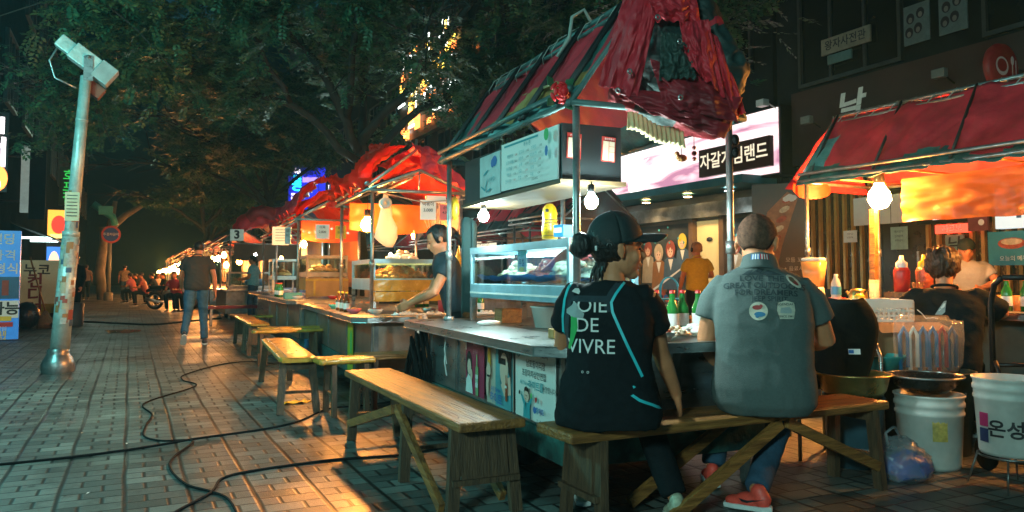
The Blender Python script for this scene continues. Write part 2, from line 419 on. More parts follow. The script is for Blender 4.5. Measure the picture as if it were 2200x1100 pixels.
# ------------------------------------------------------------ buildings
facade_d = mat('dark_facade', (.016, .026, .029), .8, 0, .5, 1.2, .2, 10, spec=.1)
facade_b = mat('brown_facade', (.050, .020, .018), .6, 0, .4, 1.5, .15)
facade_p = mat('pinkish_render', (.20, .15, .145), .8, 0, .3, 1.0, .1)
win_d = mat('dark_window', (.012, .018, .02), .12, 0, .3, 2)
frame_d = mat('window_frame', (.06, .075, .075), .5, .4, .2, 5)
def window(par, x, y, z0, z1, w, face, mull=2):
    """window on a facade facing -X (face=-1) or +X (face=1)"""
    m = MB(); s = face
    for a, b, c, d in ((y - w / 2, y + w / 2, z0, z0 + .07), (y - w / 2, y + w / 2, z1 - .07, z1), (y - w / 2, y - w / 2 + .06, z0 + .07, z1 - .07), (y + w / 2 - .06, y + w / 2, z0 + .07, z1 - .07)):
        m.box(min(x, x + s * .09), max(x, x + s * .09), a, b, c, d)
    for i in range(1, mull):
        yy = y - w / 2 + w * i / mull; m.box(min(x, x + s * .07), max(x, x + s * .07), yy - .025, yy + .025, z0 + .07, z1 - .07)
    o = m.build('window', frame_d, par)
    m = MB(); m.box(min(x + s * .005, x + s * .03), max(x + s * .005, x + s * .03), y - w / 2 + .06, y + w / 2 - .06, z0 + .07, z1 - .07); m.build('pane', win_d, o)
# right row
XR = 11.0
def bld(name, label, x0, x1, y0, y1, h, m, wins, face, z0=4.9, par_h=None):
    t = thing(name, label, 'building')
    g = MB(); g.box(x0, x1, y0, y1, 0, h); g.build('wall', m, t)
    g = MB(); g.box(x0 - .12, x1 + .12, y0 + .02, y1 - .02, h + .002, h + .35); g.build('parapet', m, t)
    xf = x0 if face < 0 else x1
    nfl, w, gap = wins
    fl = 0
    for k in range(nfl):
        y = y0 + gap
        while y + w / 2 < y1 - .3:
            window(t, xf, y, z0 + k * 3.1, z0 + k * 3.1 + 1.75, w, face, 3); y += w + gap
    return t
b1 = bld('shop_building', 'dark brown building with a white brush letter on its fascia above the slatted bar', XR, 19, 1.0, 10.75, 12.5, facade_d, (3, 2.1, 1.3), -1, z0=4.55)
b2 = bld('shop_building', 'building housing the arcade under the glowing pink sign', XR, 19, 10.85, 22.6, 13.5, facade_d, (2, 2.2, 1.6), -1, z0=5.2)
b3 = bld('shop_building', 'building behind the trees with a dark lettered sign band and a karaoke sign', XR, 19, 22.7, 37.0, 15, facade_d, (3, 2.0, 1.5), -1, z0=5.2)
b4 = bld('tower_block', 'pinkish rendered block beside the blue neon signs at the end of the row', XR, 19, 50.5, 62, 19, facade_p, (4, 2.4, 1.2), -1, z0=6)
b5 = bld('shop_building', 'dark building between the trees and the blue neon signs', XR + .3, 19, 37.2, 50.2, 12, facade_d, (2, 2.0, 1.5), -1, z0=5.2)
b6 = bld('shop_building', 'low dark building closing the far right end of the street', XR + .2, 19, 62.3, 100, 10, facade_d, (2, 2.0, 1.5), -1, z0=5.2)
# left row
XL = -2.75
facade_l = mat('left_facade', (.012, .018, .019), .9, 0, .5, 1.2, .2, 10, spec=0.0)
l1 = bld('shop_building', 'dark tall building at the left edge with a white and orange neon sign', -10, XL, 17, 33, 17, facade_l, (4, 1.8, 1.6), 1, z0=5.2)
l2 = bld('shop_building', 'dark building on the left behind the illuminated poster column', -10, XL - .1, 33.2, 62, 15, facade_l, (3, 1.8, 1.6), 1, z0=5)
g = MB(); g.box(-60, 60, 118, 126, 0, 38); b7 = thing('shop_building', 'distant dark building made tall to hide the sky at the street end', 'building'); g.build('wall', facade_l, b7)  # wall made tall and dark to hide the sky glow behind

# shop front 1 : slatted bar  (Y 1 .. 10.75)
XF = XR - .02
t = b1
g = MB(); g.box(XR - .22, XR - .01, 1.05, 10.2, 3.12, 4.45); fa = g.build('fascia', facade_b, t)
a = Art((XR - .225, 8.9, 3.97), (-1, 0, 0)); a.text('낙', 0, 0, .50, mat('brush_white', (.5, .52, .45), .6, emit=(.5, .55, .45), estr=.12), .035, 1.2, .18); a.build('lettering', None, fa)
g = MB(); g.box(XR - .9, XR - .02, 10.78, 22.5, 2.86, 3.02); cn = g.build('canopy', mat('teal_awning', (.03, .17, .21), .45, 0, .3, 3, .1), b2)
slat = mat('gold_slat', (.55, .32, .10), .4, .3, .2, 8)
g = MB(); g.box(XR - .06, XR - .004, 1.2, 10.6, .26, 3.1); g.build('shopfront', mat('dark_shopfront', (.018, .017, .016), .25, 0, .3, 3), t)
g = MB()
y = 5.6
while y < 9.95:
    if not (7.65 < y < 8.5): g.box(XR - .12, XR - .062, y, y + .05, .9, 3.02)
    y += .17
g.build('slat_screen', slat, t)
g = MB(); g.box(XR - .10, XR - .062, 7.7, 8.45, .26, 2.5); dr = g.build('door', mat('dark_door', (.03, .016, .012), .3, 0, .3, 4), t)
g = MB(); g.box(XR - .16, XR - .102, 7.78, 7.82, 1.0, 1.5); g.build('handle', steel, dr)
for yy, zz in ((9.55, 3.72), (7.1, 3.95)):
    q = thing('sign_floodlight', 'small pale floodlight bracketed to the brown fascia %s the brush letter' % ('left of' if yy > 8 else 'right of'), 'floodlight', (XR - .22, yy, zz))
    g = MB(); g.tube([(0, 0, 0), (-.28, 0, .12)], .015); g.build('bracket', pipe_d, q)
    g = MB(); g.box(-.38, -.28, -.10, .10, .04, .17); g.build('lamp_head', mat('floodlight_grey', (.22, .23, .2), .5), q, bevel=.01)
def paper_sign(label, c, n, w, h, lines, m=paper, im=ink, name='notice', parent=None, cat='notice'):
    a = Art(c, n); a.sheet(w, h, m)
    for (s, x, y, sz, mm, *bb) in lines: a.text(s, x, y, sz, mm, bb[0] if bb else 0)
    o = a.build(name); tag(o, label, cat); return o
# white cloth panel and notices hung on the slats
g = Art((XR - .16, 8.43, 2.19), (-1, 0, 0)); g.sheet(1.05, .46, paper, .01)
for q in (-.18, .18): g.rect(q, -.05, .010, .36, ink)
tag(g.build('door_curtain'), 'white split door curtain hanging over the slatted bar entrance', 'curtain')
paper_sign('small pale notice taped to the gold slats left of the door', (XR - .14, 9.05, 1.79), (-1, 0, 0), .27, .2, [('영업시간', 0, .04, .035, ink), ('연중무휴', 0, -.02, .035, ink)])
paper_sign('pale green notice on the dark door of the slatted bar', (XR - .14, 8.13, 1.72), (-1, 0, 0), .30, .36, [('예약문의', 0, .1, .045, ink), ('단체환영', 0, .03, .04, ink), ('주차금지', 0, -.04, .04, ink)], m=mat('pale_green_paper', (.35, .55, .50), .6))
a = Art((XR - .3, 7.2, 2.03), (-1, 0, 0)); a.sheet(1.0, .27, black_m, .04)
a.text('으뜸', -.27, 0, .2, glow('neon_white', (1, .95, .9), 1.6), .01); a.text('아', .03, .01, .2, glow('neon_white', (1, 1, 1), 1), .01); a.text('우', .19, .01, .2, glow('neon_red', (1, .06, .03), 2.2), .02); a.text('이', .36, .01, .2, glow('neon_white', (1, 1, 1), 1), .01)
tag(a.build('neon_sign'), 'white and red neon lettering over the slats behind the right stall', 'neon sign')
a = Art((XR - .3, 7.15, 1.81), (-1, 0, 0)); a.sheet(.52, .13, glow('neon_red', (1, .06, .03), 2.2), .04); a.text('파크보', 0, 0, .11, ink_w, .02)
tag(a.build('lit_sign'), 'small red lit sign with white letters below the neon lettering', 'sign')
a = Art((XR - .25, 7.15, 1.52), (-1, 0, 0)); a.sheet(.28, .40, mat('grey_green_sign', (.20, .32, .29), .5), .03); a.text('낙', 0, .06, .22, ink, .02, 1.1, .1)
tag(a.build('menu_sign'), 'grey green upright sign with a black brush letter behind the server', 'sign')
a = Art((9.6, 5.50, 1.95), (-1, 0, 0)); a.sheet(.70, .50, glow('lightbox_white', (.75, .95, 1), .55), .12); a.text('어', -.17, .02, .36, ink_b, .04); a.text('묵', .17, -.04, .34, ink_t, .04)
tag(a.build('lightbox_sign'), 'white light box with large blue letters at the right edge', 'sign')
a = Art((9.7, 5.70, 1.46), (-1, 0, 0)); a.sheet(.62, .42, mat('teal_menu_board', (.02, .16, .17), .4, emit=(.01, .12, .13), estr=.25), .06); a.oval(-.02, .06, .17, .07, food_r); a.oval(-.02, .08, .13, .04, food_w); a.text('오늘의 메뉴', 0, -.13, .07, ink_w)
tag(a.build('menu_board'), 'dark teal menu board with a round dish under the white light box', 'menu board')
a = Art((9.8, 6.20, 1.88), (-1, 0, 0)); a.sheet(.26, .36, mat('brown_red_board', (.20, .05, .05), .5), .04); a.text('추천', 0, .09, .08, ink_w); a.oval(.05, -.07, .04, .04, ink_w)
tag(a.build('menu_sign'), 'brown red sign panel beside the light box', 'sign')
# round restaurant sign
q = thing('round_sign', 'round red projecting restaurant sign with a white plate and fork', 'sign', (9.9, 5.9, 3.78))
g = MB(); M_ = Matrix.Rotation(radians(90), 4, 'X'); g.lathe([(0, -.05), (.29, -.05), (.31, 0), (.29, .05), (0, .05)], n=36, M=M_); g.build('disc', mat('round_sign_red', (.26, .02, .02), .5, emit=(.3, .02, .015), estr=.04), q)
a = Art((0, -.055, 0), (0, -1, 0)); wm = mat('sign_white', (.6, .55, .5), .5, emit=(.7, .6, .55), estr=.03)
a.oval(-.06, .0, .13, .12, wm, 24); a.oval(-.06, .01, .10, .085, MATS['round_sign_red'], 24); a.rect(.15, -.04, .02, .2, wm); a.oval(.15, .09, .035, .06, wm); a.rect(.22, -.02, .02, .24, wm)
a.build('emblem', None, q)
g = MB(); g.tube([(.3, 0, 0), (1.1, 0, 0)], .02); g.build('bracket', pipe_d, q)
# upper sign in the dark windows
a = Art((XR - .13, 9.08, 5.15), (-1, 0, 0)); a.sheet(1.0, .28, mat('cream_signboard', (.30, .27, .20), .6), .04); a.text('왕자사전관', 0, 0, .185, ink, .015)
tag(a.build('signboard'), 'long cream signboard with dark letters in the upstairs window', 'signboard')
a = Art((XR - .13, 9.20, 4.90), (-1, 0, 0)); a.sheet(.5, .16, mat('pale_teal_board', (.10, .20, .19), .6), .03); tag(a.build('signboard'), 'small blank pale green panel under the long cream signboard', 'signboard')
for i, (yy, lb) in enumerate(((7.74, 'left'), (7.15, 'right'))):
    a = Art((XR - .13, yy, 5.05), (-1, 0, 0)); a.sheet(.44, .62, mat('dim_photo_paper', (.13, .20, .20), .5), .02)
    for x, y in ((-.1, .1), (.07, .15), (.03, -.08), (-.12, -.12)): a.oval(x, y, .07, .085, ink); a.oval(x, y - .025, .035, .045, mat('dim_face', (.22, .22, .2), .6))
    tag(a.build('portrait_poster'), 'dim group portrait in the upper right window, the %s one of the pair' % lb, 'poster')
# arcade sign
def pinksign():
    m = bpy.data.materials.new('arcade_lightbox'); m.use_nodes = True; t = m.node_tree; p = t.nodes['Principled BSDF']
    tc = t.nodes.new('ShaderNodeTexCoord'); mp = t.nodes.new('ShaderNodeMapping'); mp.inputs['Scale'].default_value = (1, .32, 1.3); mp.inputs['Rotation'].default_value = (.5, 0, 0)
    n = t.nodes.new('ShaderNodeTexNoise'); n.inputs['Scale'].default_value = 1.7; n.inputs['Detail'].default_value = 3; n.inputs['Distortion'].default_value = 1.2
    r = t.nodes.new('ShaderNodeValToRGB'); e = r.color_ramp.elements; e[0].position = .36; e[0].color = (.42, .16, .26, 1); e[1].position = .58; e[1].color = (1.0, .86, .82, 1); e.new(.46).color = (.90, .58, .62, 1)
    t.links.new(tc.outputs['Object'], mp.inputs[0]); t.links.new(mp.outputs[0], n.inputs[0]); t.links.new(n.outputs[0], r.inputs[0])
    t.links.new(r.outputs[0], p.inputs['Emission Color']); p.inputs['Emission Strength'].default_value = 1.15; p.inputs['Base Color'].default_value = (.3, .2, .25, 1)
    return m
q = thing('arcade_sign', 'large glowing pink and white light box above the arcade front', 'sign', (XR, 0, 0))
g = MB(); g.box(-.42, -.04, 10.28, 17.3, 2.98, 4.26); g.build('sign_box', black_m, q)
g = MB(); g.box(-.45, -.425, 10.32, 17.25, 3.02, 4.22); sf = g.build('lit_face', pinksign(), q)
a = Art((-.455, 14.7, 3.66), (-1, 0, 0)); wg = glow('burst_white', (1, .93, .88), 2.2)
for k in range(20):
    t_ = 2 * pi * k / 20; r_ = .55 if k % 2 else .38
    a.poly([(.04 * cos(t_ + 1.57), .04 * sin(t_ + 1.57)), (r_ * cos(t_), r_ * sin(t_)), (-.04 * cos(t_ + 1.57), -.04 * sin(t_ + 1.57))], wg)
a.oval(0, -.42, .3, .2, wg, 20); a.build('starburst', None, q)
a = Art((-.60, 11.35, 3.42), (-1, 0, 0)); a.sheet(1.95, .56, mat('maroon_board', (.07, .012, .015), .5), .1)
lg = glow('letter_warm', (1, .85, .62), .75); a.text('자갈게임랜드', 0, 0, .34, lg, .018); a.build('name_board', None, q)
for k in range(2):
    y = 12.85; 
g = MB(); g.tube([(-.45, 10.35, 4.2), (-.75, 10.35, 4.32)], .012); g.box(-.86, -.72, 10.25, 10.43, 4.2, 4.32); g.build('spot_lamp', white_p, q)
# arcade front under the sign
t = b2
g = MB(); g.box(XR - .05, XR - .004, 10.9, 22.4, .26, 2.84); g.build('shopfront', mat('arcade_wall', (.10, .075, .05), .4, 0, .3, 2), t)
g = MB(); g.box(XR - .3, XR - .052, 10.9, 17.4, 2.36, 2.66); g.build('soffit', steel_d, t)
for yy in (16.95, 15.2, 13.1, 12.15, 10.95): g = MB(); g.box(XR - .2, XR - .052, yy - .07, yy + .07, .26, 2.355); g.build('pillar', mat('brown_pillar', (.16, .09, .05), .4, .2, .3, 4), t)
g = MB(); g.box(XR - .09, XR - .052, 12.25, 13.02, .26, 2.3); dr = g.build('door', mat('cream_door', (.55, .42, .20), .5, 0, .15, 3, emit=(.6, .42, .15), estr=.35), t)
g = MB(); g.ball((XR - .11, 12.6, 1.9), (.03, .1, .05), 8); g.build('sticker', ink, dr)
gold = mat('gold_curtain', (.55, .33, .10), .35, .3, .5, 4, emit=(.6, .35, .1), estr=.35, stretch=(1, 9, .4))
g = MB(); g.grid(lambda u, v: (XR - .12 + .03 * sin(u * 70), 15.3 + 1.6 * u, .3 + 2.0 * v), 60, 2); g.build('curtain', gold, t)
mural_bg = mat('mural_paint', (.035, .05, .06), .5, 0, .6, 1.4)
def mural(label, y0, y1, fig):
    a = Art((XR - .085, (y0 + y1) / 2, 1.3), (-1, 0, 0), .0015); w = y1 - y0; a.sheet(w, 1.98, mural_bg, .02)
    for x, y, s, hm, bm in fig:
        a.poly([(x - .34 * s, y - 1.0 * s), (x - .26 * s, y - .22 * s), (x - .08 * s, y - .12 * s), (x + .08 * s, y - .12 * s), (x + .26 * s, y - .22 * s), (x + .34 * s, y - 1.0 * s)], bm)
        a.poly([(x - .1 * s, y - .2 * s), (x, y - .5 * s), (x + .1 * s, y - .2 * s)], ink_w)
        a.oval(x, y + .06 * s, .2 * s, .24 * s, hm); a.oval(x - .01, y, .12 * s, .15 * s, skin_f)
        a.poly([(x - .15 * s, y + .2 * s), (x - .08 * s, y + .02 * s), (x, y + .12 * s), (x + .07 * s, y + .02 * s), (x + .15 * s, y + .2 * s)], hm)
        a.oval(x - .05 * s, y, .018 * s, .022 * s, ink, 6); a.oval(x + .05 * s, y, .018 * s, .022 * s, ink, 6); a.rect(x, y - .08 * s, .05 * s, .01, ink_r)
    for k in range(12): a.oval(rnd.uniform(-w / 2 + .1, w / 2 - .1), rnd.uniform(.55, .95), .03, .03, ink_t, 6)
    for k in range(14): a.oval(rnd.uniform(-w / 2 + .15, w / 2 - .15), rnd.uniform(-.9, -.5), .09, .06, rnd.choice([ink_r, ink_w, ink_b, food_r]), 7)
    a.poly([(-w / 2 + .1, -.75), (w / 2 - .1, .02), (w / 2 - .1, .06), (-w / 2 + .1, -.68)], ink_w)
    tag(a.build('mural'), label, 'mural')
mb_ = mat('muted_blue_paint', (.06, .12, .20), .6); mo_ = mat('muted_orange_paint', (.32, .14, .05), .6); mw_ = mat('muted_cream_paint', (.45, .38, .28), .6); mr_ = mat('muted_red_paint', (.30, .06, .04), .6)
mural('painted panel of four comic style figures left of the cream door', 13.25, 15.05, [(-.62, .42, .75, mr_, mw_), (-.2, .32, .85, mw_, mo_), (.25, .38, .85, mr_, mb_), (.68, .55, .75, ink_y, mb_)])
mural('painted panel of comic style figures right of the cream door', 10.95, 12.0, [(-.38, .4, .75, mr_, mw_), (.34, .5, .8, ink_y, ink_t)])
for yy, cc, st in ((15.9, (1, .95, .85), 26), (14.2, (1, .62, .22), 30), (12.75, (1, .62, .22), 30), (11.5, (.85, 1, .95), 14)):
    q = thing('downlight', {15.9: 'lit downlight over the gold curtain', 14.2: 'warm downlight over the painted four figure panel', 12.75: 'warm downlight over the cream arcade door', 11.5: 'cool white downlight over the right painted panel'}[yy], 'downlight', (XR - .55, yy, 2.84))
    g = MB(); g.lathe([(.10, 0), (.12, -.04), (.09, -.05)], n=16); g.build('rim', steel, q)
    g = MB(); g.lathe([(.0, -.055), (.085, -.055), (.09, -.02)], n=16); g.build('lens', glow('downlight_%d' % int(st), cc, st), q)
lamp('downlight_light', 'SPOT', (XR - .75, 14.2, 2.7), 90, (1, .65, .3), .06, spot=radians(140))
lamp('downlight_light', 'SPOT', (XR - .75, 12.6, 2.7), 90, (1, .65, .3), .06, spot=radians(140))
lamp('downlight_light', 'SPOT', (XR - .75, 11.3, 2.7), 60, (.85, 1, .95), .06, spot=radians(140))
# food poster panel between arcade and bar
a = Art((10.2, 9.95, 1.75), (-.75, -.66, 0)); a.sheet(.95, 2.0, mat('brown_poster', (.055, .035, .025), .45), .05)
a.poly([(-.42, -.9), (-.22, .5), (.12, .85), (.3, .75), (.02, -.1), (-.15, -.9)], mat('bread_paint', (.42, .19, .10), .6, 0, .5, 6))
for k in range(9): a.oval(-.28 + .05 * k, -.65 + .17 * k, .10, .05, food_w if k % 2 else food_r, 8, .5)
for k in range(5): a.oval(.1 + .03 * k, .72 + .02 * (k % 3), .06, .05, ink_w, 7)
a.text('모듬 꼬치', .25, -.35, .09, ink_w); a.text('+ 음료세트', .25, -.5, .09, ink_w); a.text('5,000', .25, -.72, .12, ink_w)
tag(a.build('food_poster'), 'tall brown poster of a filled bread roll beside the slatted bar', 'poster')
# signs on further right buildings
a = Art((XR - .2, 24.2, 3.95), (-1, 0, 0)); a.sheet(5.2, .85, mat('dark_band_board', (.03, .045, .045), .5), .12); a.text('밤을 부탁해', .4, 0, .72, glow('letter_grey', (.75, .8, .75), .30), .02)
tag(a.build('signboard'), 'dark sign band with grey letters seen under the main stall shelf', 'signboard')
a = Art((XR - .25, 23.9, 2.45), (-1, 0, 0)); a.sheet(1.7, .72, glow('lightbox_cream', (1, .93, .68), .8), .12); a.text('노래타운', .1, .08, .38, mat('dark_green_ink', (.04, .12, .02), .6), .03); a.text('오픈 노래연습장', .1, -.24, .14, ink)
tag(a.build('lightbox_sign'), 'cream light box with green karaoke lettering behind the display case', 'sign')
a = Art((XR - .2, 19.5, 4.1), (-1, 0, 0)); a.sheet(2.2, .7, mat('olive_board', (.12, .11, .02), .5), .1); a.text('신흥', .2, 0, .6, glow('letter_yellow', (1, .75, .2), .5), .02)
tag(a.build('signboard'), 'olive sign with yellow letters above the slanted stall roof', 'signboard')
# neon cluster far off
def nsign(nm, label, c, n, w, h, m, items, t=.25):
    a = Art(c, n, .02); a.sheet(w, h, m, t)
    for it in items: a.text(*it)
    return tag(a.build(nm), label, 'neon sign')
nb = glow('neon_blue_field', (.01, .02, .55), .9); nw = glow('neon_white2', (1, .9, 1), 3); nc = glow('neon_cyan', (.02, .75, 1), 2.4)
nsign('neon_sign', 'tall blue vertical neon sign reading New at its top', (9.9, 52.0, 7.1), (-.25, -1, 0), 1.25, 2.9, nb, [('New', 0, 1.1, .62, nw, .02), ('롱', 0, .2, 1.15, nc, .02), ('런', 0, -.95, 1.1, nw, .02)])
a = Art((10.6, 56.5, 6.3), (-1, 0, 0), .02); a.sheet(5.6, 1.3, mat('navy_board', (.01, .015, .05), .5), .2); a.text('맥소주백주', -.2, 0, 1.05, glow('neon_lilac', (.75, .6, 1), 1.8), .01); tag(a.build('neon_sign'), 'dark band sign with lilac letters left of the tall blue sign', 'neon sign')
g = Art((10.6, 50.7, 7.0), (-.6, -1, 0), .02); g.sheet(1.6, 2.6, glow('neon_blue_deep', (.02, .03, .8), .9), .2); g.rect(0, .5, 1.4, .35, glow('neon_violet', (.4, .25, 1), 1.4)); tag(g.build('lightbox_sign'), 'deep blue light box with a violet stripe right of the tall blue sign', 'sign')
q = thing('neon_tubes', 'row of upright cyan neon tubes under the lilac lettering', 'neon tubes', (10.5, 56, 0))
for k in range(7):
    g = MB(); g.tube([(0, -2.4 + k * .8, 4.5), (0, -2.4 + k * .8, 5.35)], .07); g.build('tube', nc, q)
a = Art((10.4, 61.0, 6.0), (-1, 0, 0), .02); a.sheet(1.8, 1.8, black_m, .1); a.text('♥', 0, 0, 1.0, glow('neon_teal', (.05, .9, .7), 2.2)); a.rect(.6, -.3, .6, .8, glow('neon_blue_deep', (.02, .03, .8), .9)); tag(a.build('neon_sign'), 'small cyan and blue neon at the left end of the distant signs', 'neon sign')
a = Art((XR - .3, 45.5, 6.4), (-1, 0, 0), .02); a.sheet(2.6, .7, mat('navy_board', (.01, .015, .05), .5), .1); a.text('7', -1.0, .1, .5, nw); a.text('노·래', .3, -.05, .5, glow('neon_lime', (.7, 1, .3), 1.8), .02); tag(a.build('neon_sign'), 'small lime and white lettering right of the blue light box', 'neon sign')
# bright neon facade behind the crown of the tree
q = thing('neon_billboard', 'yellow and white neon billboard glittering through the tree crown', 'neon sign', (XR - .3, 29.3, 9.0))
g = MB(); g.box(0, .25, -3.6, 3.6, -2.0, 2.0); g.build('board', mat('dim_board', (.05, .04, .03), .6), q)
cols = [glow('neon_amber', (1, .62, .08), 6), glow('neon_pale', (.9, 1, .95), 5), glow('neon_orange', (1, .25, .05), 4)]
for c_, (m_, nm) in enumerate(zip(cols, ('amber_letter', 'white_strip', 'orange_letter'))):
    for k in range(30):
        g = MB()
        y = rnd.uniform(-3.3, 3.3); z = rnd.uniform(-1.8, 1.8); w = rnd.uniform(.15, .7); h = rnd.uniform(.06, .5)
        if c_ == 1: w, h = (.12, .9) if k % 2 else (.9, .1)
        x = -.03 - .02 * c_ - .004 * k
        g.box(x - .01, x, y - w / 2, y + w / 2, z - h / 2, z + h / 2); g.build(nm, m_, q)
lamp('billboard_light', 'POINT', (XR - 2.6, 29.0, 9.5), 90, (1, .75, .3), .8)

# left side signs
def lsign(nm, label, c, w, h, m, n=(.05, -1, 0)):
    a = Art(c, n, .004); a.sheet(w, h, m, .15); return a
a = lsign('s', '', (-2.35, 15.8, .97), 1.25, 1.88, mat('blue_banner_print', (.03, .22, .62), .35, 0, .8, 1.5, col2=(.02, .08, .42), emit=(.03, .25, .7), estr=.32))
a.text('바+바텐딩', .12, .78, .2, ink_w, .02); a.text('게임가격', .2, .5, .2, ink_w, .01); a.text('파티룸형식', .15, .27, .2, ink_w, .02)
a.rect(0, -.05, 1.25, .38, mat('banner_photo', (.01, .08, .2), .4)); a.rect(.25, -.05, .1, .26, mr_); a.rect(.42, -.05, .1, .26, mr_)
a.rect(0, -.42, 1.25, .3, paper); a.text('예약가능', .2, -.42, .24, ink, .03)
a.rect(.25, -.58, .55, .08, ink_y); a.rect(.2, -.68, .7, .08, ink_r); a.text('보드게임', .3, -.76, .09, ink_w)
a.text('245-7018', .25, -.83, .11, ink_y, .02); a.text('247-6652', .25, -.90, .11, ink_y, .02)
tag(a.build('banner_sign'), 'blue and white upright banner with yellow phone numbers at the left edge', 'banner')
a = lsign('s', '', (-2.02, 21.2, .78), 1.15, 1.45, mat('yellow_white_banner', (.62, .60, .42), .6, 0, .3, 1.3, emit=(.5, .45, .2), estr=.06))
a.rect(0, -.5, 1.1, .4, mat('olive_yellow_ink', (.40, .34, .03), .6)); a.text('누코', .05, .48, .3, ink, .02)
mk = mat('maroon_ink', (.22, .02, .03), .6)
for i, s_ in enumerate('컨디션'): a.text(s_, .02, .22 - .33 * i, .36, mk, .03)
tag(a.build('banner_sign'), 'pale yellow banner with a column of dark red letters behind the lamp mast', 'banner')
q = thing('hanging_sign', 'blank white upright light box projecting from the left building', 'sign', (-1.98, 20.2, 0))
g = MB(); g.box(-.26, -.1, -.08, .08, 2.55, 4.05); g.build('light_box', mat('white_lightbox', (.5, .6, .58), .5, emit=(.4, .6, .55), estr=.22), q)
g = MB(); g.box(-.1, .22, -.04, .04, 2.4, 3.95); g.build('side_panel', facade_d, q)
g = MB(); g.tube([(-.9, 0, 3.8), (-.2, 0, 3.8)], .02); g.tube([(-.9, 0, 2.8), (-.2, 0, 2.8)], .02); g.build('bracket', pipe_d, q)
a = lsign('s', '', (-2.56, 17.0, 3.45), .9, 1.5, black_m, (.12, -1, 0)); a.text('ㅂ', .2, .45, .6, glow('neon_pinkwhite', (1, .85, .9), 3), .02); a.text('점', .2, -.05, .6, glow('neon_pinkwhite', (1, .85, .9), 3), .02); a.oval(.28, -.5, .18, .25, glow('neon_fire', (1, .25, .05), 2.5)); a.oval(.25, -.62, .1, .16, glow('neon_pinkwhite', (1, .85, .9), 3))
tag(a.build('neon_sign'), 'white and orange neon sign cut by the left edge of the picture', 'neon sign')
a = lsign('s', '', (-1.95, 30, 4.2), .55, 1.3, mat('green_box', (.01, .05, .02), .5), (.1, -1, 0)); gg = glow('neon_green', (.05, 1, .15), .45); a.text('호', 0, .35, .4, gg, .01); a.text('프', 0, -.05, .4, gg, .01); a.text('집', 0, -.42, .4, gg, .01)
tag(a.build('neon_sign'), 'small green neon sign behind the lamp mast', 'neon sign')
q = thing('poster_column', 'lit poster column in orange, blue and red behind the dark figure', 'poster column', (-2.0, 27.2, 0))
g = MB(); g.box(-.3, .3, -.2, .2, .25, 3.2); g.build('housing', black_m, q)
a = Art((0, -.21, 0), (0, -1, 0), .006); a.rect(0, 2.72, .55, .85, glow('poster_orange', (1, .45, .06), 1.3)); a.oval(.02, 2.7, .2, .28, glow('poster_red', (.9, .05, .03), 1.3)); a.rect(0, 2.35, .4, .12, glow('poster_yellow', (1, .75, .2), 1.6))
a.rect(0, 1.25, .55, 1.55, glow('poster_blue', (.05, .22, .8), 1.0)); a.oval(-.08, 1.4, .16, .5, glow('poster_skin', (1, .6, .4), 1.2)); a.poly([(.0, .5), (.25, .55), (.27, 1.9), (.18, 1.95), (.12, 1.2)], glow('poster_yellow', (1, .75, .2), 1.6)); a.build('posters', None, q)
# awning with fluorescent tubes on left shop
q = thing('shop_awning', 'dark awning with lit tubes beneath it on the left shop', 'awning', (-2.75, 22, 0))
g = MB(); g.add([(0, 1, 2.5), (0, 6, 2.5), (1.0, 6, 2.1), (1.0, 1, 2.1)], [(0, 1, 2, 3)]); g.build('canopy', dgreen_t, q, thick=.03)
for y_ in (2.4, 4.4): g = MB(); g.box(.1, .8, y_, y_ + .1, 2.15, 2.2); g.build('tube_lamp', glow('tube_white', (.7, 1, .95), 5), q)
lamp('awning_light', 'POINT', (-1.2, 24.5, 2.0), 8, (.7, 1, .9), .2)

# clutter by the left banners
q = thing('broom', 'upright straw broom leaning by the pale yellow banner', 'broom', (-1.62, 19.4, 0))
g = MB(); g.tube([(-.35, .3, 1.55), (0, 0, .35)], .016); g.build('handle', wood, q)
g = MB(); g.rings([(0, 0, 0.0, .17, .05), (0, 0, .2, .13, .045), (0, 0, .38, .03, .025)], 12); g.build('bristles', mat('straw', (.28, .17, .07), .8, 0, .5, 40, .6, 60), q)
g = MB(); g.rings([(0, 0, 0, .2, .16), (0, 0, .04, .23, .19), (0, 0, .3, .26, .22)], 4, 6); o = g.build('crate', plastic_r); o.location = (-1.35, 20.2, .0); tag(o, 'low red crate on the ground beside the broom', 'crate')
g = MB(); g.ball((0, 0, .28), (.26, .22, .3), 14); o = g.build('rubbish_bag', mat('black_bag', (.015, .017, .02), .3, 0, .2, 8, .8, 14)); o.location = (-1.98, 19.5, 0); tag(o, 'black rubbish bag between the blue banner and the broom', 'bag')
g = MB(); g.ball((0, 0, .07), (.2, .15, .09), 10); o = g.build('litter_bag', plastic_b); o.location = (-1.3, 19.3, 0); tag(o, 'small blue bag on the paving in front of the red crate', 'bag')
g = MB(); g.lathe([(.19, 0), (.2, .5), (.17, .53), (0, .53)], n=16, cap=False); o = g.build('street_bin', mat('bin_grey', (.03, .035, .035), .5)); o.location = (-1.12, 20.0, 0); tag(o, 'dark round bin at the feet of the dark figure behind the mast', 'bin')

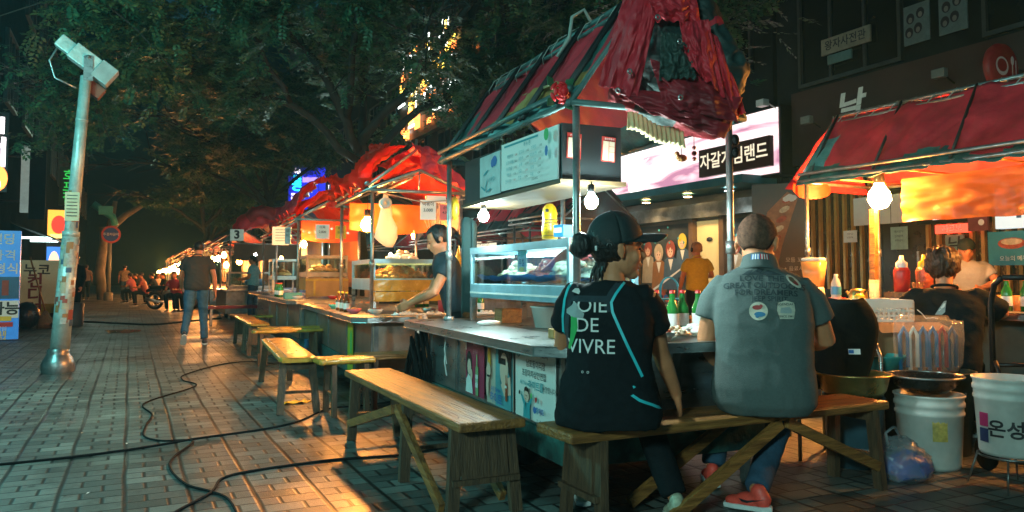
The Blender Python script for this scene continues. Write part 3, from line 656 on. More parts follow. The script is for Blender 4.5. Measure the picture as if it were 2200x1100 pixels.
# ------------------------------------------------------------ lamp mast
q = thing('lamp_mast', 'leaning teal lit lamp mast plastered with stickers, floodlight on top', 'lamp mast', (-.73, 10.4, 0))
mast = mat('mast_paint', (.50, .60, .58), .4, .2, .4, 5, .3, 20, col2=(.30, .36, .34))
lean = V((.20, 0, 0))
g = MB(); g.lathe([(.165, 0), (.175, .04), (.175, .10), (.155, .15), (.125, .20), (.115, .22), (.118, .26), (.10, .28)], n=28); g.build('base', steel_d, q)
def mp_(z): return lean * (z / 3.5) + V((0, 0, z))
g = MB(); g.tube([mp_(.25), mp_(1.6)], [.103, .090], 24); g.tube([mp_(1.6), mp_(2.6), mp_(3.5)], [.074, .066, .060], 24); g.tube([mp_(2.95), mp_(2.99)], .068, 24); g.tube([mp_(1.58), mp_(1.64)], .094, 24); g.build('pole', mast, q)
cols = [mat('sticker_white', (.42, .44, .42), .6, 0, .4, 20), mw_, mb_, mr_, mat('sticker_grey', (.3, .33, .32), .6, 0, .4, 20), MATS['sticker_white'], mo_, MATS['sticker_white']]
for k in range(80):
    g = MB()
    z = rnd.choice([rnd.uniform(1.25, 2.05), rnd.uniform(.5, 1.5)]); a0 = rnd.uniform(-2.9, -.4); w = rnd.uniform(.3, .8); h = rnd.uniform(.05, .13)
    r = .103 - .013 * (z - .25) / 1.35 if z < 1.56 - h else .096; r += .002 + k * .00006
    if z < 1.66 and z + h > 1.56: continue
    if z > 1.65: r = .075 - .008 * (z - 1.6) + .002 + k * .00006
    g.use(cols[k % 8]); p0 = mp_(z)
    vs = [mp_(z + dz) + V((r * cos(a0 + w * i / 5), r * sin(a0 + w * i / 5), 0)) for dz in (0, h) for i in range(6)]
    g.add(vs, [(i, i + 1, i + 7, i + 6) for i in range(5)], True); g.build('sticker', None, q)
a = Art(mp_(1.93) + V((-.01, -.083, 0)), (-.1, -1, 0)); a.sheet(.15, .34, mat('cream_notice', (.55, .5, .33), .6), .003)
for k in range(7): a.rect(0, .13 - .04 * k, .11, .010, ink)
a.build('notice_plate', None, q)
top = mp_(3.5)
hd = MB(); Mh = Matrix.Translation(top + V((.03, -.05, .16))) @ Matrix.Rotation(radians(36), 4, 'Y') @ Matrix.Scale(.78, 4)
hd.box(-.27, .14, -.13, .10, -.13, .13, Mh); h_ = hd.build('lamp_head', mast, q, bevel=.01)
hd = MB(); hd.box(.14, .40, -.15, .12, -.15, .15, Mh); hd.build('shade', mat('shade_paint', (.35, .42, .42), .4, .2, .3, 5), q, bevel=.008)
hd = MB(); hd.box(-.50, -.27, -.10, .08, -.10, .10, Mh); hd.build('ballast_box', mast, q, bevel=.01)
hd = MB(); hd.box(-.05, .05, -.165, -.152, -.28, .02); 
for v in range(len(hd.v)): hd.v[v] = tuple(V(hd.v[v]) + top + V((.03, -.0, .20)))
hd.tube([top + V((.03, -.19, .20)), top + V((.03, -.15, .20))], .02); hd.build('yoke', steel, q)
hd = MB(); hd.tube([top + V((-.30, 0, .32)), top + V((-.38, 0, .15)), top + V((-.32, 0, -.05)), top + V((-.1, 0, -.15))], .012); hd.build('cable', pipe, q)
hd = MB(); hd.box(.12, .4, .14, .34, -.34, -.16, Mh); hd.build('rear_lamp', mat('rust_paint', (.20, .06, .03), .6, 0, .3, 5), q)

# sign post further down
q = thing('sign_post', 'round blue and red no parking sign on a post down the street', 'road sign', (-.92, 41.5, 0))
g = MB(); g.tube([(0, 0, 0), (0, 0, 3.9)], .09, 12); g.lathe([(.2, 0), (.2, .35), (.12, .4)], n=12); g.build('post', mat('post_grey', (.2, .2, .17), .5, 0, .3, 4), q)
a = Art((.05, -.12, 3.15), (0, -1, 0), .01); a.oval(0, 0, .42, .42, mat('sign_red', (.5, .05, .03), .5, emit=(.5, .05, .03), estr=.03), 28); a.oval(0, 0, .33, .33, mat('sign_blue', (.02, .07, .3), .5, emit=(.02, .07, .3), estr=.03), 28); a.text('주정차금지', 0, 0, .15, ink_w, .01); a.build('disc', None, q)
g = MB(); g.tube([(-.75, 0, 4.6), (.1, 0, 4.0), (.2, 0, 3.6)], .17, 10); g.box(-.5, .1, -.2, .2, 4.1, 4.5); g.build('camera_housing', plastic_t, q)
q = thing('tree', 'pale bare trunk forking beside the round road sign', 'tree', (-1.2, 43, 0))
g = MB(); g.tube([(0, 0, 0), (-.15, 0, 1.4), (.0, 0, 2.9), (-.05, 0, 3.6)], [.24, .23, .2, .19], 12); g.tube([(-.05, 0, 3.2), (.9, 0, 4.2), (1.9, 0, 4.9)], [.18, .16, .09], 10); g.tube([(.2, 0, 3.4), (.45, 0, 4.9)], [.18, .1], 10)
g.build('trunk', mat('plane_bark', (.24, .20, .15), .8, 0, .5, 1.6, .4, 6, col2=(.10, .09, .06)), q)

# ------------------------------------------------------------ trees
bark = mat('bark', (.035, .034, .028), .9, 0, .5, 5, .7, 14, col2=(.014, .014, .012), stretch=(1, 1, .3))
def leaf_mat(name, a, b, c):
    m = bpy.data.materials.new(name); m.use_nodes = True; MATS[name] = m; t = m.node_tree; p = t.nodes['Principled BSDF']; out = t.nodes['Material Output']
    gi = t.nodes.new('ShaderNodeNewGeometry'); r = t.nodes.new('ShaderNodeValToRGB'); e = r.color_ramp.elements
    e[0].color = a + (1,); e[1].color = c + (1,); e.new(.5).color = b + (1,)
    t.links.new(gi.outputs['Random Per Island'], r.inputs[0]); t.links.new(r.outputs[0], p.inputs['Base Color']); p.inputs['Roughness'].default_value = .45
    tl = t.nodes.new('ShaderNodeBsdfTranslucent'); t.links.new(r.outputs[0], tl.inputs[0]); mx = t.nodes.new('ShaderNodeMixShader'); mx.inputs[0].default_value = .35
    t.links.new(p.outputs[0], mx.inputs[1]); t.links.new(tl.outputs[0], mx.inputs[2]); t.links.new(mx.outputs[0], out.inputs[0]); return m
leafm = leaf_mat('zelkova_leaves', (.016, .085, .05), (.035, .13, .07), (.09, .19, .08))
def spray(out_v, out_f, c, d, L, rn, ls=.075):
    """a twig with leaves to both sides"""
    d = d.normalized(); side = d.cross(V((rn.uniform(-.4, .4), rn.uniform(-.4, .4), 1))).normalized(); nn = side.cross(d)
    n = 7
    for i in range(n):
        p = c + d * (L * (i + .5) / n) + V((0, 0, -.10 * L * (i / n) ** 2))
        for s in (-1, 1):
            ll = ls * rn.uniform(.7, 1.15); a = (d * .55 + side * s * .85 + nn * rn.uniform(-.35, .2)).normalized()
            w = a.cross(nn).normalized() * (ll * .24); b = len(out_v)
            out_v += [p, p + a * ll * .5 + w, p + a * ll, p + a * ll * .5 - w]; out_f.append((b, b + 1, b + 2, b + 3))
def make_tree(label, loc, limbs, r0, seeds, nspray, ls=.08, group=None, keep=None, zmin=2.6):
    t = thing('broadleaf_tree', label, 'tree', loc, 0, group); rn = random.Random(seeds)
    g = MB(); tips = []
    for pts, ra, rb in limbs:
        k = len(pts); P_ = [V(p) for p in pts]; q = []
        for i in range(k - 1):
            for s_ in range(4):
                u = s_ / 4; q.append(P_[i].lerp(P_[i + 1], u) + V((rn.uniform(-.05, .05), rn.uniform(-.05, .05), rn.uniform(-.04, .04))) * (1 if i + s_ else 0))
        q.append(P_[-1]); n = len(q); g.tube(q, [.72 * ra + .72 * (rb - ra) * (i / (n - 1)) for i in range(n)], 9)
        if rb < .08:
            for i in range(n // 3, n): tips.append((q[i], (q[min(i + 1, n - 1)] - q[i - 1]).normalized()))
    twigs = []
    for p, d in tips:
        for k in range(3):
            dd = (d + V((rn.gauss(0, .7), rn.gauss(0, .7), rn.gauss(0, .45)))).normalized(); L = rn.uniform(.5, 1.5)
            mid = p + dd * L * .5 + V((0, 0, rn.uniform(-.1, .12))); e = p + dd * L + V((0, 0, rn.uniform(-.25, .1)))
            g.tube([p, mid, e], [.018, .012, .005], 5); twigs.append((p, mid, e))
    g.build('trunk', bark, t)
    vs, fs = [], []
    while len(fs) < nspray * 14:
        a, b, c = twigs[rn.randrange(len(twigs))]; u = rn.random(); p = a.lerp(b, u) if rn.random() < .4 else b.lerp(c, u)
        off = V((rn.gauss(0, .30), rn.gauss(0, .30), rn.gauss(0, .20)))
        p = p + off
        if keep and not keep(p + V(loc)): continue
        if p.z < zmin or noise.noise((p + V(loc)) * .55) < -.13: continue
        d = V((rn.gauss(0, 1), rn.gauss(0, 1), rn.gauss(-.25, .35)))
        spray(vs, fs, p, d, rn.uniform(.22, .4), rn, ls)
    me = bpy.data.meshes.new('crown'); me.from_pydata([tuple(v) for v in vs], [], fs); me.materials.append(leafm); me.update()
    o = bpy.data.objects.new('crown', me); C.objects.link(o); o.parent = t
    return t
# main tree behind the second stall; limbs in tree-local metres
make_tree('large leafy tree spreading over the second stall, its forked trunk behind the red tarp', (3.75, 13.8, 0), [
    ([(0, 0, 0), (-.05, 0, 1.5), (.05, 0, 2.9), (-.1, -.2, 3.6)], .26, .17),
    ([(-.1, -.2, 3.4), (-.7, -.7, 4.3), (-1.5, -1.0, 5.2), (-2.6, -1.6, 6.0)], .13, .05),
    ([(-.1, -.2, 3.2), (-1.3, -.2, 4.1), (-2.8, .2, 4.6), (-4.2, -.2, 4.5), (-5.0, -.6, 4.0)], .10, .03),
    ([(-.1, -.2, 3.5), (.6, -1.2, 4.5), (1.0, -2.8, 5.4), (1.2, -4.6, 6.0)], .13, .04),
    ([(0, 0, 3.2), (1.0, -.6, 4.2), (2.2, -1.6, 5.0), (3.2, -3.0, 5.4), (3.2, -4.4, 5.2)], .11, .04),
    ([(-1.3, -.2, 4.1), (-2.2, -1.6, 5.0), (-3.4, -3.2, 5.7)], .07, .03),
    ([(-.4, -.5, 3.9), (-.7, -2.2, 4.9), (-.9, -4.0, 5.7), (-.6, -5.4, 6.1)], .09, .03),
    ([(.6, -1.2, 4.5), (.2, -3.0, 4.9), (.3, -4.8, 5.2)], .06, .03),
    ([(0, 0, 3.4), (.2, .6, 5.0), (.6, 1.0, 7.0)], .12, .05),
    ([(-2.8, .2, 4.6), (-3.9, 1.4, 4.8), (-4.6, 2.4, 4.4)], .05, .02),
    ([(1.0, -.6, 4.2), (2.4, .4, 4.8), (3.6, .6, 5.0)], .07, .03),
    ([(-2.8, .2, 4.6), (-3.6, -1.4, 4.7), (-4.5, -2.4, 4.9)], .05, .02),
    ([(1.2, -4.6, 6.0), (1.6, -5.8, 5.3), (2.4, -6.2, 4.7)], .04, .02),
], .25, 3, 10500, .092, 'street trees along the stalls', keep=lambda p: p.z > 3.1 or p.x < .9)
tb = make_tree('dark leafy tree farther down the street beyond the third stall', (4.0, 26.0, 0), [
    ([(0, 0, 0), (0, 0, 1.5), (.1, 0, 3.2), (-.1, 0, 3.8)], .25, .16),
    ([(-.1, 0, 3.5), (-1.5, -.8, 5.0), (-3.0, -1.5, 5.8), (-4.6, -2, 5.7)], .12, .03),
    ([(-.1, 0, 3.5), (-1.5, .8, 4.4), (-3.4, 1.0, 4.8), (-5.0, 1, 4.6)], .1, .03),
    ([(0, 0, 3.6), (.5, -2.0, 5.6), (.8, -4.0, 6.8)], .12, .04),
    ([(0, 0, 3.6), (-.8, -1.8, 4.8), (-1.2, -4.0, 5.2)], .1, .03),
    ([(0, 0, 3.6), (1.8, .2, 5.2), (3.4, 0, 6.0)], .1, .03),
    ([(0, 0, 3.6), (-.4, .4, 6.0), (-1.2, .2, 8.2)], .12, .04),
    ([(-1.5, -.8, 5.0), (-2.2, -.6, 6.8), (-3.2, -.6, 8.0)], .07, .03),
], .25, 5, 6500, .13, 'street trees along the stalls', zmin=4.5, keep=lambda p: p.x > .4)
tc_ = dup(tb, (3.2, 40, 0), .9, 'faint leafy tree at the far end of the row of lights', 'street trees along the stalls')
tc_2 = dup(tb, (4.6, 54, 0), 2.2, 'farthest leafy tree before the neon signs', 'street trees along the stalls')

# ------------------------------------------------------------ stalls
def cloth_slope(mb, y0, y1, xe, ze, xr, zr, matf, amp=.035, seed=0, nu=60, nv=16, drop=0.0):
    n = V((-(zr - ze), 0, (xr - xe))).normalized()
    if n.z < 0: n = -n
    base = len(mb.f)
    def f(u, v):
        y = y0 + (y1 - y0) * u; p = V((xe + (xr - xe) * v, y, ze + (zr - ze) * v))
        w = noise.fractal(V((y * 3.1 + seed, v * 2.2, seed)), 1, 2, 4)
        ridg = 1 - abs(noise.noise(V((y * 5 + v * 2.2, v * 3.5 + y, seed + 9))) * 2)
        return p + n * (amp * w + amp * .7 * ridg - .02) + V((0, 0, -drop * (1 - v) * abs(sin(y * 6 + seed))))
    mb.grid(f, nu, nv)
    k = base
    for j in range(nv):
        for i in range(nu):
            mb.use(matf((i + .5) / nu, (j + .5) / nv)); mb.m[k] = mb.cur; k += 1
def crumple(mb, pts, radii, m1, m2, seed, n=34, seg=26, amp=.42, thr=.05):
    P_ = [V(p) for p in pts]; L = len(P_) - 1; vs = []
    px = None
    def cr(t):
        t = t * L; i = min(int(t), L - 1); u = t - i
        p0 = P_[max(i - 1, 0)]; p1 = P_[i]; p2 = P_[i + 1]; p3 = P_[min(i + 2, L)]
        return .5 * ((2 * p1) + (p2 - p0) * u + (2 * p0 - 5 * p1 + 4 * p2 - p3) * u * u + (3 * p1 - p0 - 3 * p2 + p3) * u ** 3), radii[i] * (1 - u) + radii[i + 1] * u
    base = len(mb.f)
    for k in range(seg + 1):
        p, r = cr(k / seg); q, _ = cr(min(1, k / seg + .02)); p_, _ = cr(max(0, k / seg - .02)); d = (q - p_).normalized()
        u = V((0, 0, 1)) if abs(d.z) < .9 else V((1, 0, 0))
        px = (u - d * u.dot(d)).normalized() if px is None else (px - d * px.dot(d)).normalized(); py = d.cross(px)
        if k in (0, seg): r *= .35
        elif k in (1, seg - 1): r *= .8
        for j in range(n):
            a = 2 * pi * j / n; dr = px * cos(a) + py * sin(a); s = p + dr * r
            w = noise.fractal(s * 4.5 + V((seed, 0, 0)), 1, 2.1, 4); rd = 1 - 2.4 * abs(noise.noise(V((a * 1.7 + seed, k * .11, seed)) + s * 1.5))
            rd2 = 1 - 2 * abs(noise.noise(s * 9 + V((seed * 3, 0, 0))))
            vs.append(s + dr * r * (amp * w + amp * .6 * rd + .05 * rd2))
    fs = [(i * n + j, i * n + (j + 1) % n, (i + 1) * n + (j + 1) % n, (i + 1) * n + j) for i in range(seg) for j in range(n)]
    mb.add(vs, fs, True)
    for i in range(seg):
        for j in range(n):
            v = vs[i * n + j]; mb.use(m2 if noise.noise(v * 2.6 + V((seed * 2, 1, 0))) > thr else m1); mb.m[base + i * n + j] = mb.cur

def sheet(mb, tl, tr, br, bl, toward, seed, folds=4.0, amp=.05, nu=70, nv=36, bulge=.06, fray=.04):
    tl, tr, br, bl = V(tl), V(tr), V(br), V(bl); tw = V(toward).normalized()
    def f(u, v):
        p = tl.lerp(tr, u).lerp(bl.lerp(br, u), v)
        ph = u * folds + .45 * noise.noise(V((u * 2.2, v * 1.8, seed))) + .3 * v
        tri = abs((ph % 1.0) * 2 - 1); cre = 1 - abs(noise.noise(V((u * 4 + v * 3, v * 4 - u * 2, seed + 4)))) * 2.6
        d = amp * (.45 + .6 * v) * (tri - .4) + .3 * amp * cre + .3 * amp * noise.fractal(V((u * 5 + seed, v * 4, seed)), 1, 2.1, 5) + bulge * sin(pi * min(1, .15 + v)) 
        return p + tw * d + V((0, 0, fray * noise.noise(V((u * 7, seed, 2))) * v))
    mb.grid(f, nu, nv)
def stall(label, loc, rz, L, W=.95, ct=.78, ev=1.97, rg=2.5, over=(.3, .25, .3, .25), red=red_t, grn=green_t, body=steel, nraf=6, group='food stalls in the row', detail=True, front=None, lowz=.2, seed=1, roof_over=.06, pipe_m=None, xr_=None):
    t = thing('food_stall', label, 'food stall', loc, rz, group); pm_ = pipe_m or pipe
    ox, on, orr, of = over
    g = MB(); x0, x1, y0, y1 = -ox, W + orr, -on, L + of
    c = .12
    vs = [(x0 + c, y0), (x1 - c, y0), (x1, y0 + c), (x1, y1 - c), (x1 - c, y1), (x0 + c, y1), (x0, y1 - c), (x0, y0 + c)]
    g.add([(x, y, ct - .05) for x, y in vs] + [(x, y, ct) for x, y in vs], [tuple(range(8)), tuple(range(15, 7, -1))] + [(i, (i + 1) % 8, 8 + (i + 1) % 8, 8 + i) for i in range(8)], False)
    g.build('counter_top', steel, t, bevel=.006)
    bx0, bx1, by0, by1 = -ox + .2, W + orr - .15, -on + .16, L + of - .15
    g = MB(); g.box(bx0, bx1, by0, by1, lowz + .14, ct - .055); bd = g.build('body', body, t, bevel=.008)
    if detail:
        for y in (by0 + .02, by0 + (by1 - by0) * .36, by0 + (by1 - by0) * .72, by1 - .02): g = MB(); g.box(bx0 - .012, bx0 - .001, y - .02, y + .02, lowz + .15, ct - .06); g.build('seam_strip', steel_d, t)
        for x in (bx0 + .03, (bx0 + bx1) / 2, bx1 - .03): g = MB(); g.box(x - .02, x + .02, by0 - .012, by0 - .001, lowz + .15, ct - .06); g.build('seam_strip', steel_d, t)
    g = MB(); g.box(bx0 - .01, bx1 + .01, by0 - .01, by1 + .01, lowz, lowz + .135); g.build('skirt', green_t if detail else steel_d, t)
    for s in (bx0 + .14, bx1 - .14):
        g = MB(); Mw = Matrix.Translation((s, L * .38, .2)) @ Matrix.Rotation(radians(90), 4, 'Y')
        g.lathe([(.12, -.04), (.19, -.05), (.2, 0), (.19, .05), (.12, .04), (.12, -.04)], n=22, M=Mw); w_ = g.build('wheel', rubber, t)
        g = MB(); g.lathe([(0, -.03), (.05, -.04), (.118, -.02), (.118, .02), (0, .03)], n=16, M=Mw); g.build('rim', mat('rusty_rim', (.22, .10, .07), .6, .4, .4, 12), w_)
    for s in (bx0 + .1, bx1 - .1):
        for y in (by0 + .12, by1 - .12):
            g = MB(); g.box(s - .02, s + .02, y - .02, y + .02, 0, lowz - .002); g.build('prop_leg', steel_d, t)
    for x, y in ((0, 0), (W, 0), (0, L), (W, L)):
        g = MB(); g.tube([(x, y, ct + .001), (x, y, ev)], .019, 10); g.tube([(x, y, ct + .45), (x, y, ct + .52)], .027, 10)
        if x == 0: g.tube([(x, y, ct + .001), (x, y, ct + .03)], .04, 10)
        g.build('pole', pipe, t)
    e = roof_over; ya, yb, xa, xb, xm = -e, L + e, -e, W + e, (xr_ or W / 2)
    g = MB()
    for a, b in (((xa, ya, ev), (xa, yb, ev)), ((xb, ya, ev), (xb, yb, ev)), ((xa, ya, ev), (xb, ya, ev)), ((xa, yb, ev), (xb, yb, ev)), ((xa, ya, ev + .07), (xa, yb, ev + .07))):
        g.tube([a, b], .017, 8)
    for y in (ya, yb): g.tube([(xa, y, ev), (xm, y, rg), (xb, y, ev)], .016, 8)
    g.tube([(xm, ya, rg), (xm, yb, rg)], .018, 8); g.tube([(xm - .05, ya + .1, rg - .07), (xm - .05, yb - .1, rg - .07)], .014, 8)
    g.build('roof_frame', pm_, t)
    for k in range(nraf):
        y = ya + .12 + (yb - ya - .24) * k / (nraf - 1)
        g = MB()
        for dy in (0, .045) if detail else (0,):
            g.tube([(xa, y + dy, ev + .03), (xm - .01, y + .10 + dy, rg + .01)], .0125, 7)
        g.build('rafter', pipe_d, t)
    return t
def WL(loc, rz):
    M_ = Matrix.Translation(loc) @ Matrix.Rotation(rz, 4, 'Z'); I_ = M_.inverted()
    return (lambda x, y, z: tuple(M_ @ V((x, y, z)))), (lambda x, y, z: I_ @ V((x, y, z)))
bulb_white = glow('bulb_cool', (.72, 1.0, .95), 900); bulb_warm = glow('bulb_warm', (1, .35, .065), 1050)
bulb_small = glow('bulb_far', (1, .34, .06), 130); bulb_farw = glow('bulb_far_white', (1, .75, .45), 130)
def bulb(label, loc, cord, m, r=.042, group='bare bulbs hanging in the stalls', power=0, col=(1, .6, .25)):
    q = thing('light_bulb', label, 'light bulb', loc, 0, group)
    g = MB(); g.lathe([(0, -r * 1.15), (r * .6, -r), (r, -r * .3), (r * .9, r * .35), (r * .45, r), (r * .38, r * 1.25)], n=16); g.build('bulb', m, q)
    g = MB(); g.lathe([(r * .42, r * 1.2), (r * .5, r * 1.3), (r * .5, r * 2.4), (0, r * 2.5)], n=12); g.build('socket', black_m, q)
    if cord: g = MB(); g.tube([(0, 0, r * 2.4), (.01, .01, r * 2 + cord * .5), (0, 0, r * 2 + cord)], .005, 6); g.build('cord', black_m, q)
    return q

# --- stall one: the near one
RZ = radians(-3.6); L1 = (2.0, 3.3, 0); w1, i1 = WL(L1, RZ)
s1 = stall('near food stall under a bundled dark red tarp, beer posters on its side', L1, RZ, 2.05, .95, .78, 1.97, 2.61, xr_=.40, over=(.3, .25, .35, .28), detail=True, lowz=.19, group='food stalls in the row', nraf=5, pipe_m=mat('teal_pipe', (.07, .15, .145), .5, .2, .4, 8))
g = MB()
def m1f(u, v):
    n = noise.noise(V((u * 7, v * 2, 3)))
    if v < .14 + .06 * n: return teal_t
    if v < .40 + .14 * n - .55 * abs(u - .34): return ochre
    if (u > .88 and v < .55) or (.03 < u < .08 and .3 < v < .9): return green_t
    return red_t
cloth_slope(g, -.02, 2.1, -.06, 1.98, .40, 2.60, m1f, .03, 1, 90, 22)
cloth_slope(g, -.02, 2.1, 1.01, 1.98, .40, 2.60, lambda u, v: red_t if v > .2 else green_t, .03, 4, 60, 14)
g.build('canopy', None, s1, thick=.004)
g = MB(); g.grid(lambda u, v: (-.055 + .02 * sin(u * 31) * (1 - v) - .02 * noise.noise(V((u * 12, v, 3))), -.02 + 2.1 * u, 1.985 - (.035 + .03 * noise.noise(V((u * 9, 0, 1)))) * v), 70, 3); g.build('valance', mat('dull_teal_tarp', (.05, .13, .125), .6, 0, .5, 6, .5, 8), s1, thick=.003)
def px1(x, y, d=3.9):
    lat = (x - 1100) / 1650 * d; return i1(.445 * d + .896 * lat, .896 * d - .445 * lat, 1.1 + (596 - y) / 1650 * d)
g = MB()
for pts, rr, a_, b_, sd, th in (
    ([(1440, -30), (1440, 60), (1430, 140), (1440, 215)], [.10, .15, .16, .10], dgreen_t, dred_t, 8, .25),
    ([(1500, 30), (1530, 90), (1545, 150), (1555, 215)], [.06, .11, .12, .07], dgreen_t, red_t, 14, .20),
    ([(1310, 190), (1370, 205), (1440, 225), (1520, 250), (1570, 245)], [.04, .09, .11, .10, .05], dred_t, dgreen_t, 21, .1),
    ([(1360, 10), (1420, -20), (1490, 10), (1540, 60)], [.05, .10, .11, .05], dgreen_t, red_t, 37, .05),
    ([(1370, 130), (1420, 180), (1480, 200), (1540, 225)], [.07, .12, .12, .07], dgreen_t, dred_t, 44, .15)):
    crumple(g, [px1(*p) for p in pts], rr, a_, b_, sd, thr=th, n=54, seg=48)
g.build('tarp_bundle', None, s1)
# sheets of tarp gathered and hanging over the gable: sharp folds that open downwards
def flap(mb, tl, tr, br, bl, seed, folds=4.0, amp=.045, fray=.03, nu=60, nv=50, bulge=.05):
    tl, tr, br, bl = [px1(*c) for c in (tl, tr, br, bl)]; toward = i1(0, 0, 1.3) - i1(2.4, 3.15, 2.2); toward.normalize()
    def f(u, v):
        p = tl.lerp(tr, u).lerp(bl.lerp(br, u), v)
        ph = u * folds + .35 * noise.noise(V((u * 2, v * 1.6, seed))) + .25 * v
        tri = abs((ph % 1.0) * 2 - 1)                      # sharp pleat
        fine = noise.fractal(V((u * 5 + seed, v * 4, seed)), 1, 2.1, 5)
        cre = 1 - abs(noise.noise(V((u * 4 + v * 3, v * 5 - u * 2, seed + 4)))) * 2.6
        d = amp * (.25 + .9 * v) * (tri - .5) + .016 * fine + .014 * cre + bulge * sin(pi * min(1, v * 1.1)) * sin(pi * u)
        e = fray * noise.noise(V((u * 7, seed, 2))) * v
        return p + toward * d + V((0, 0, e))
    mb.grid(f, nu, nv)
g = MB()
flap(g, (1350, -35, 3.75), (1428, -35, 3.68), (1372, 205, 3.62), (1288, 178, 3.74), 1, 2.2, .05)
flap(g, (1466, 40, 3.66), (1528, 34, 3.70), (1562, 205, 3.64), (1478, 128, 3.60), 5, 2.6, .05)
flap(g, (1528, 60, 3.74), (1560, 80, 3.80), (1604, 240, 3.80), (1566, 262, 3.70), 12, 1.7, .05)
flap(g, (1392, -38, 3.66), (1500, -30, 3.72), (1512, 52, 3.74), (1410, 30, 3.62), 17, 3.0, .03)
g.build('tarp_flap', red_t, s1, thick=.004)
g = MB()
flap(g, (1318, 186, 3.66), (1600, 205, 3.74), (1560, 296, 3.62), (1395, 236, 3.60), 9, 3.2, .035, .02)
flap(g, (1400, 120, 3.66), (1560, 180, 3.70), (1590, 262, 3.62), (1430, 222, 3.58), 23, 2.4, .04, .03)
g.build('tarp_swag', mat('wine_tarp', (.34, .014, .026), .6, 0, .5, 4, .45, 7, col2=(.16, .01, .016)), s1, thick=.004)
g = MB()
flap(g, (1425, 60, 3.64), (1480, 70, 3.66), (1500, 160, 3.60), (1420, 170, 3.60), 31, 2.0, .03)
g.build('torn_lining', mat('pale_green_lining', (.03, .065, .055), .6, 0, .5, 5, .5, 9), s1, thick=.004)
for x, y, d in ((1356, 148, 3.57), (1418, 28, 3.55), (1466, 82, 3.52), (1466, 205, 3.5), (1330, 190, 3.6)):
    p = px1(x, y, d); g = MB()
    g.tube([p + V((.011 * cos(a), 0, .011 * sin(a))) for a in [2 * pi * i / 12 for i in range(13)]], .004, 6); g.build('eyelet', steel, s1)
g = MB(); c0 = px1(1352, 250, 3.75); c1 = px1(1470, 296, 3.75)
g.grid(lambda u, v: c0.lerp(c1, u) + V((0, .018 * sin(u * 75) * (.3 + v), .03 - .085 * v + .01 * sin(u * 9))), 90, 5); g.build('rolled_blind', cloth_w, s1, thick=.006)
# lashings and loose ties on the roof
g = MB()
for k in range(13):
    y = .05 + k * .16; x = .40 + .02 * sin(k)
    g.tube([(x, y, 2.63), (x - .05, y + .02, 2.60), (x - .08, y + .06, 2.53), (x - .06, y + .09, 2.50)], .003, 5)
g.tube([(.39, .55, 2.62), (.36, .58, 2.70), (.30, .62, 2.66), (.27, .60, 2.52), (.22, .66, 2.42)], .011, 7)
g.build('lashings', mat('old_rope', (.35, .40, .36), .7), s1)
g = MB(); g.beam((.05, .3, 2.16), (.20, 1.15, 2.28), .03, .015); g.beam((.17, .22, 2.2), (.35, .7, 2.45), .045, .006); g.build('loose_slat', mat('bamboo', (.40, .25, .10), .6), s1)
# shelf box hung under the roof
g = MB(); g.box(.02, .38, .2, 1.75, 1.62, 1.92); sh = g.build('shelf_box', mat('shelf_black', (.012, .016, .018), .45, 0, .3, 3), s1)
g = MB(); g.box(.0, .40, .18, 1.77, 1.595, 1.618); g.build('shelf_board', mat('ply', (.13, .075, .035), .5, 0, .4, 4), sh)
def wnorm(a): return (-cos(a), sin(a), 0)
def on1(cx, cy, cz): return V(w1(cx, cy, cz))
nl = (-cos(RZ), -sin(RZ), 0); nn_ = (sin(RZ), -cos(RZ), 0)
a = Art(on1(.005, .62, 1.775), nl, .0012, radians(-1)); a.sheet(.80, .29, mat('menu_white', (.85, .86, .85), .35, 0, .08, 2), .008)
a.rect(-.1, .125, .5, .012, ink_t); a.text('메 뉴 판', 0, .100, .030, ink_t)
items = ['해물파전', '오징어무침', '순대볶음', '떡볶이', '잔치국수', '닭꼬치', '꼼장어', '소주', '맥주', '김밥', '어묵탕', '비빔당면', '충무김밥', '닭발', '우동']
for k in range(15):
    c_, r_ = divmod(k, 5); a.text(items[k], -.25 + c_ * .2, .055 - r_ * .038, .026, ink_t); a.text(str(rnd.choice([3, 4, 5, 6, 10])) + ',000', -.155 + c_ * .2, .055 - r_ * .038, .018, ink_r if k % 4 == 0 else ink)
a.oval(.34, .1, .03, .035, ink_g, 10); a.oval(.345, .01, .02, .03, ink_b, 8); a.text('010-8452', .2, -.125, .022, ink)
tag(a.build('menu_board'), 'long white menu board written in teal and red under the near roof', 'menu board')
a = Art(on1(.003, 1.22, 1.765), nl, .0012); a.sheet(.36, .27, mat('menu_pale', (.55, .70, .72), .35, 0, .3, 5), .008)
a.oval(.09, .08, .045, .035, ink_b, 9); a.oval(.06, .07, .03, .03, ink_b, 8)
for x, y, rt_ in ((-.06, .02, .3), (-.05, -.06, 1.0), (-.1, -.08, -.4), (.0, -.1, .2)): a.oval(x, y, .05, .008, ink_t, 8, rt_)
a.text('생맥주', .06, -.04, .04, ink_t); tag(a.build('picture_board'), 'pale board with a dark blue splash left of the long menu board', 'board')
cr_m = mat('cream_card', (.72, .55, .40), .6)
for k, (x, lb) in enumerate(((.09, 'left of the near pole'), (.30, 'right of the near pole'))):
    a = Art(on1(x, .196, 1.80 - .005 * k), nn_, .0010, radians(-3)); a.sheet(.085, .135, mat('red_card', (.50, .04, .03), .5), .003)
    a.rect(0, -.01, .072, .105, cr_m); a.rect(0, -.01, .003, .105, ink_r); a.rect(.018, .015, .036, .002, ink_r); a.rect(.018, -.015, .036, .002, ink_r); a.text('원산지표시', 0, .054, .013, ink_w)
    tag(a.build('price_card'), 'small red and cream price card on the black shelf box, ' + lb, 'price card')
bulb('cool white bulb hanging below the picture board on the far side of the near stall', w1(.06, 1.48, 1.52), .03, bulb_white, .036)
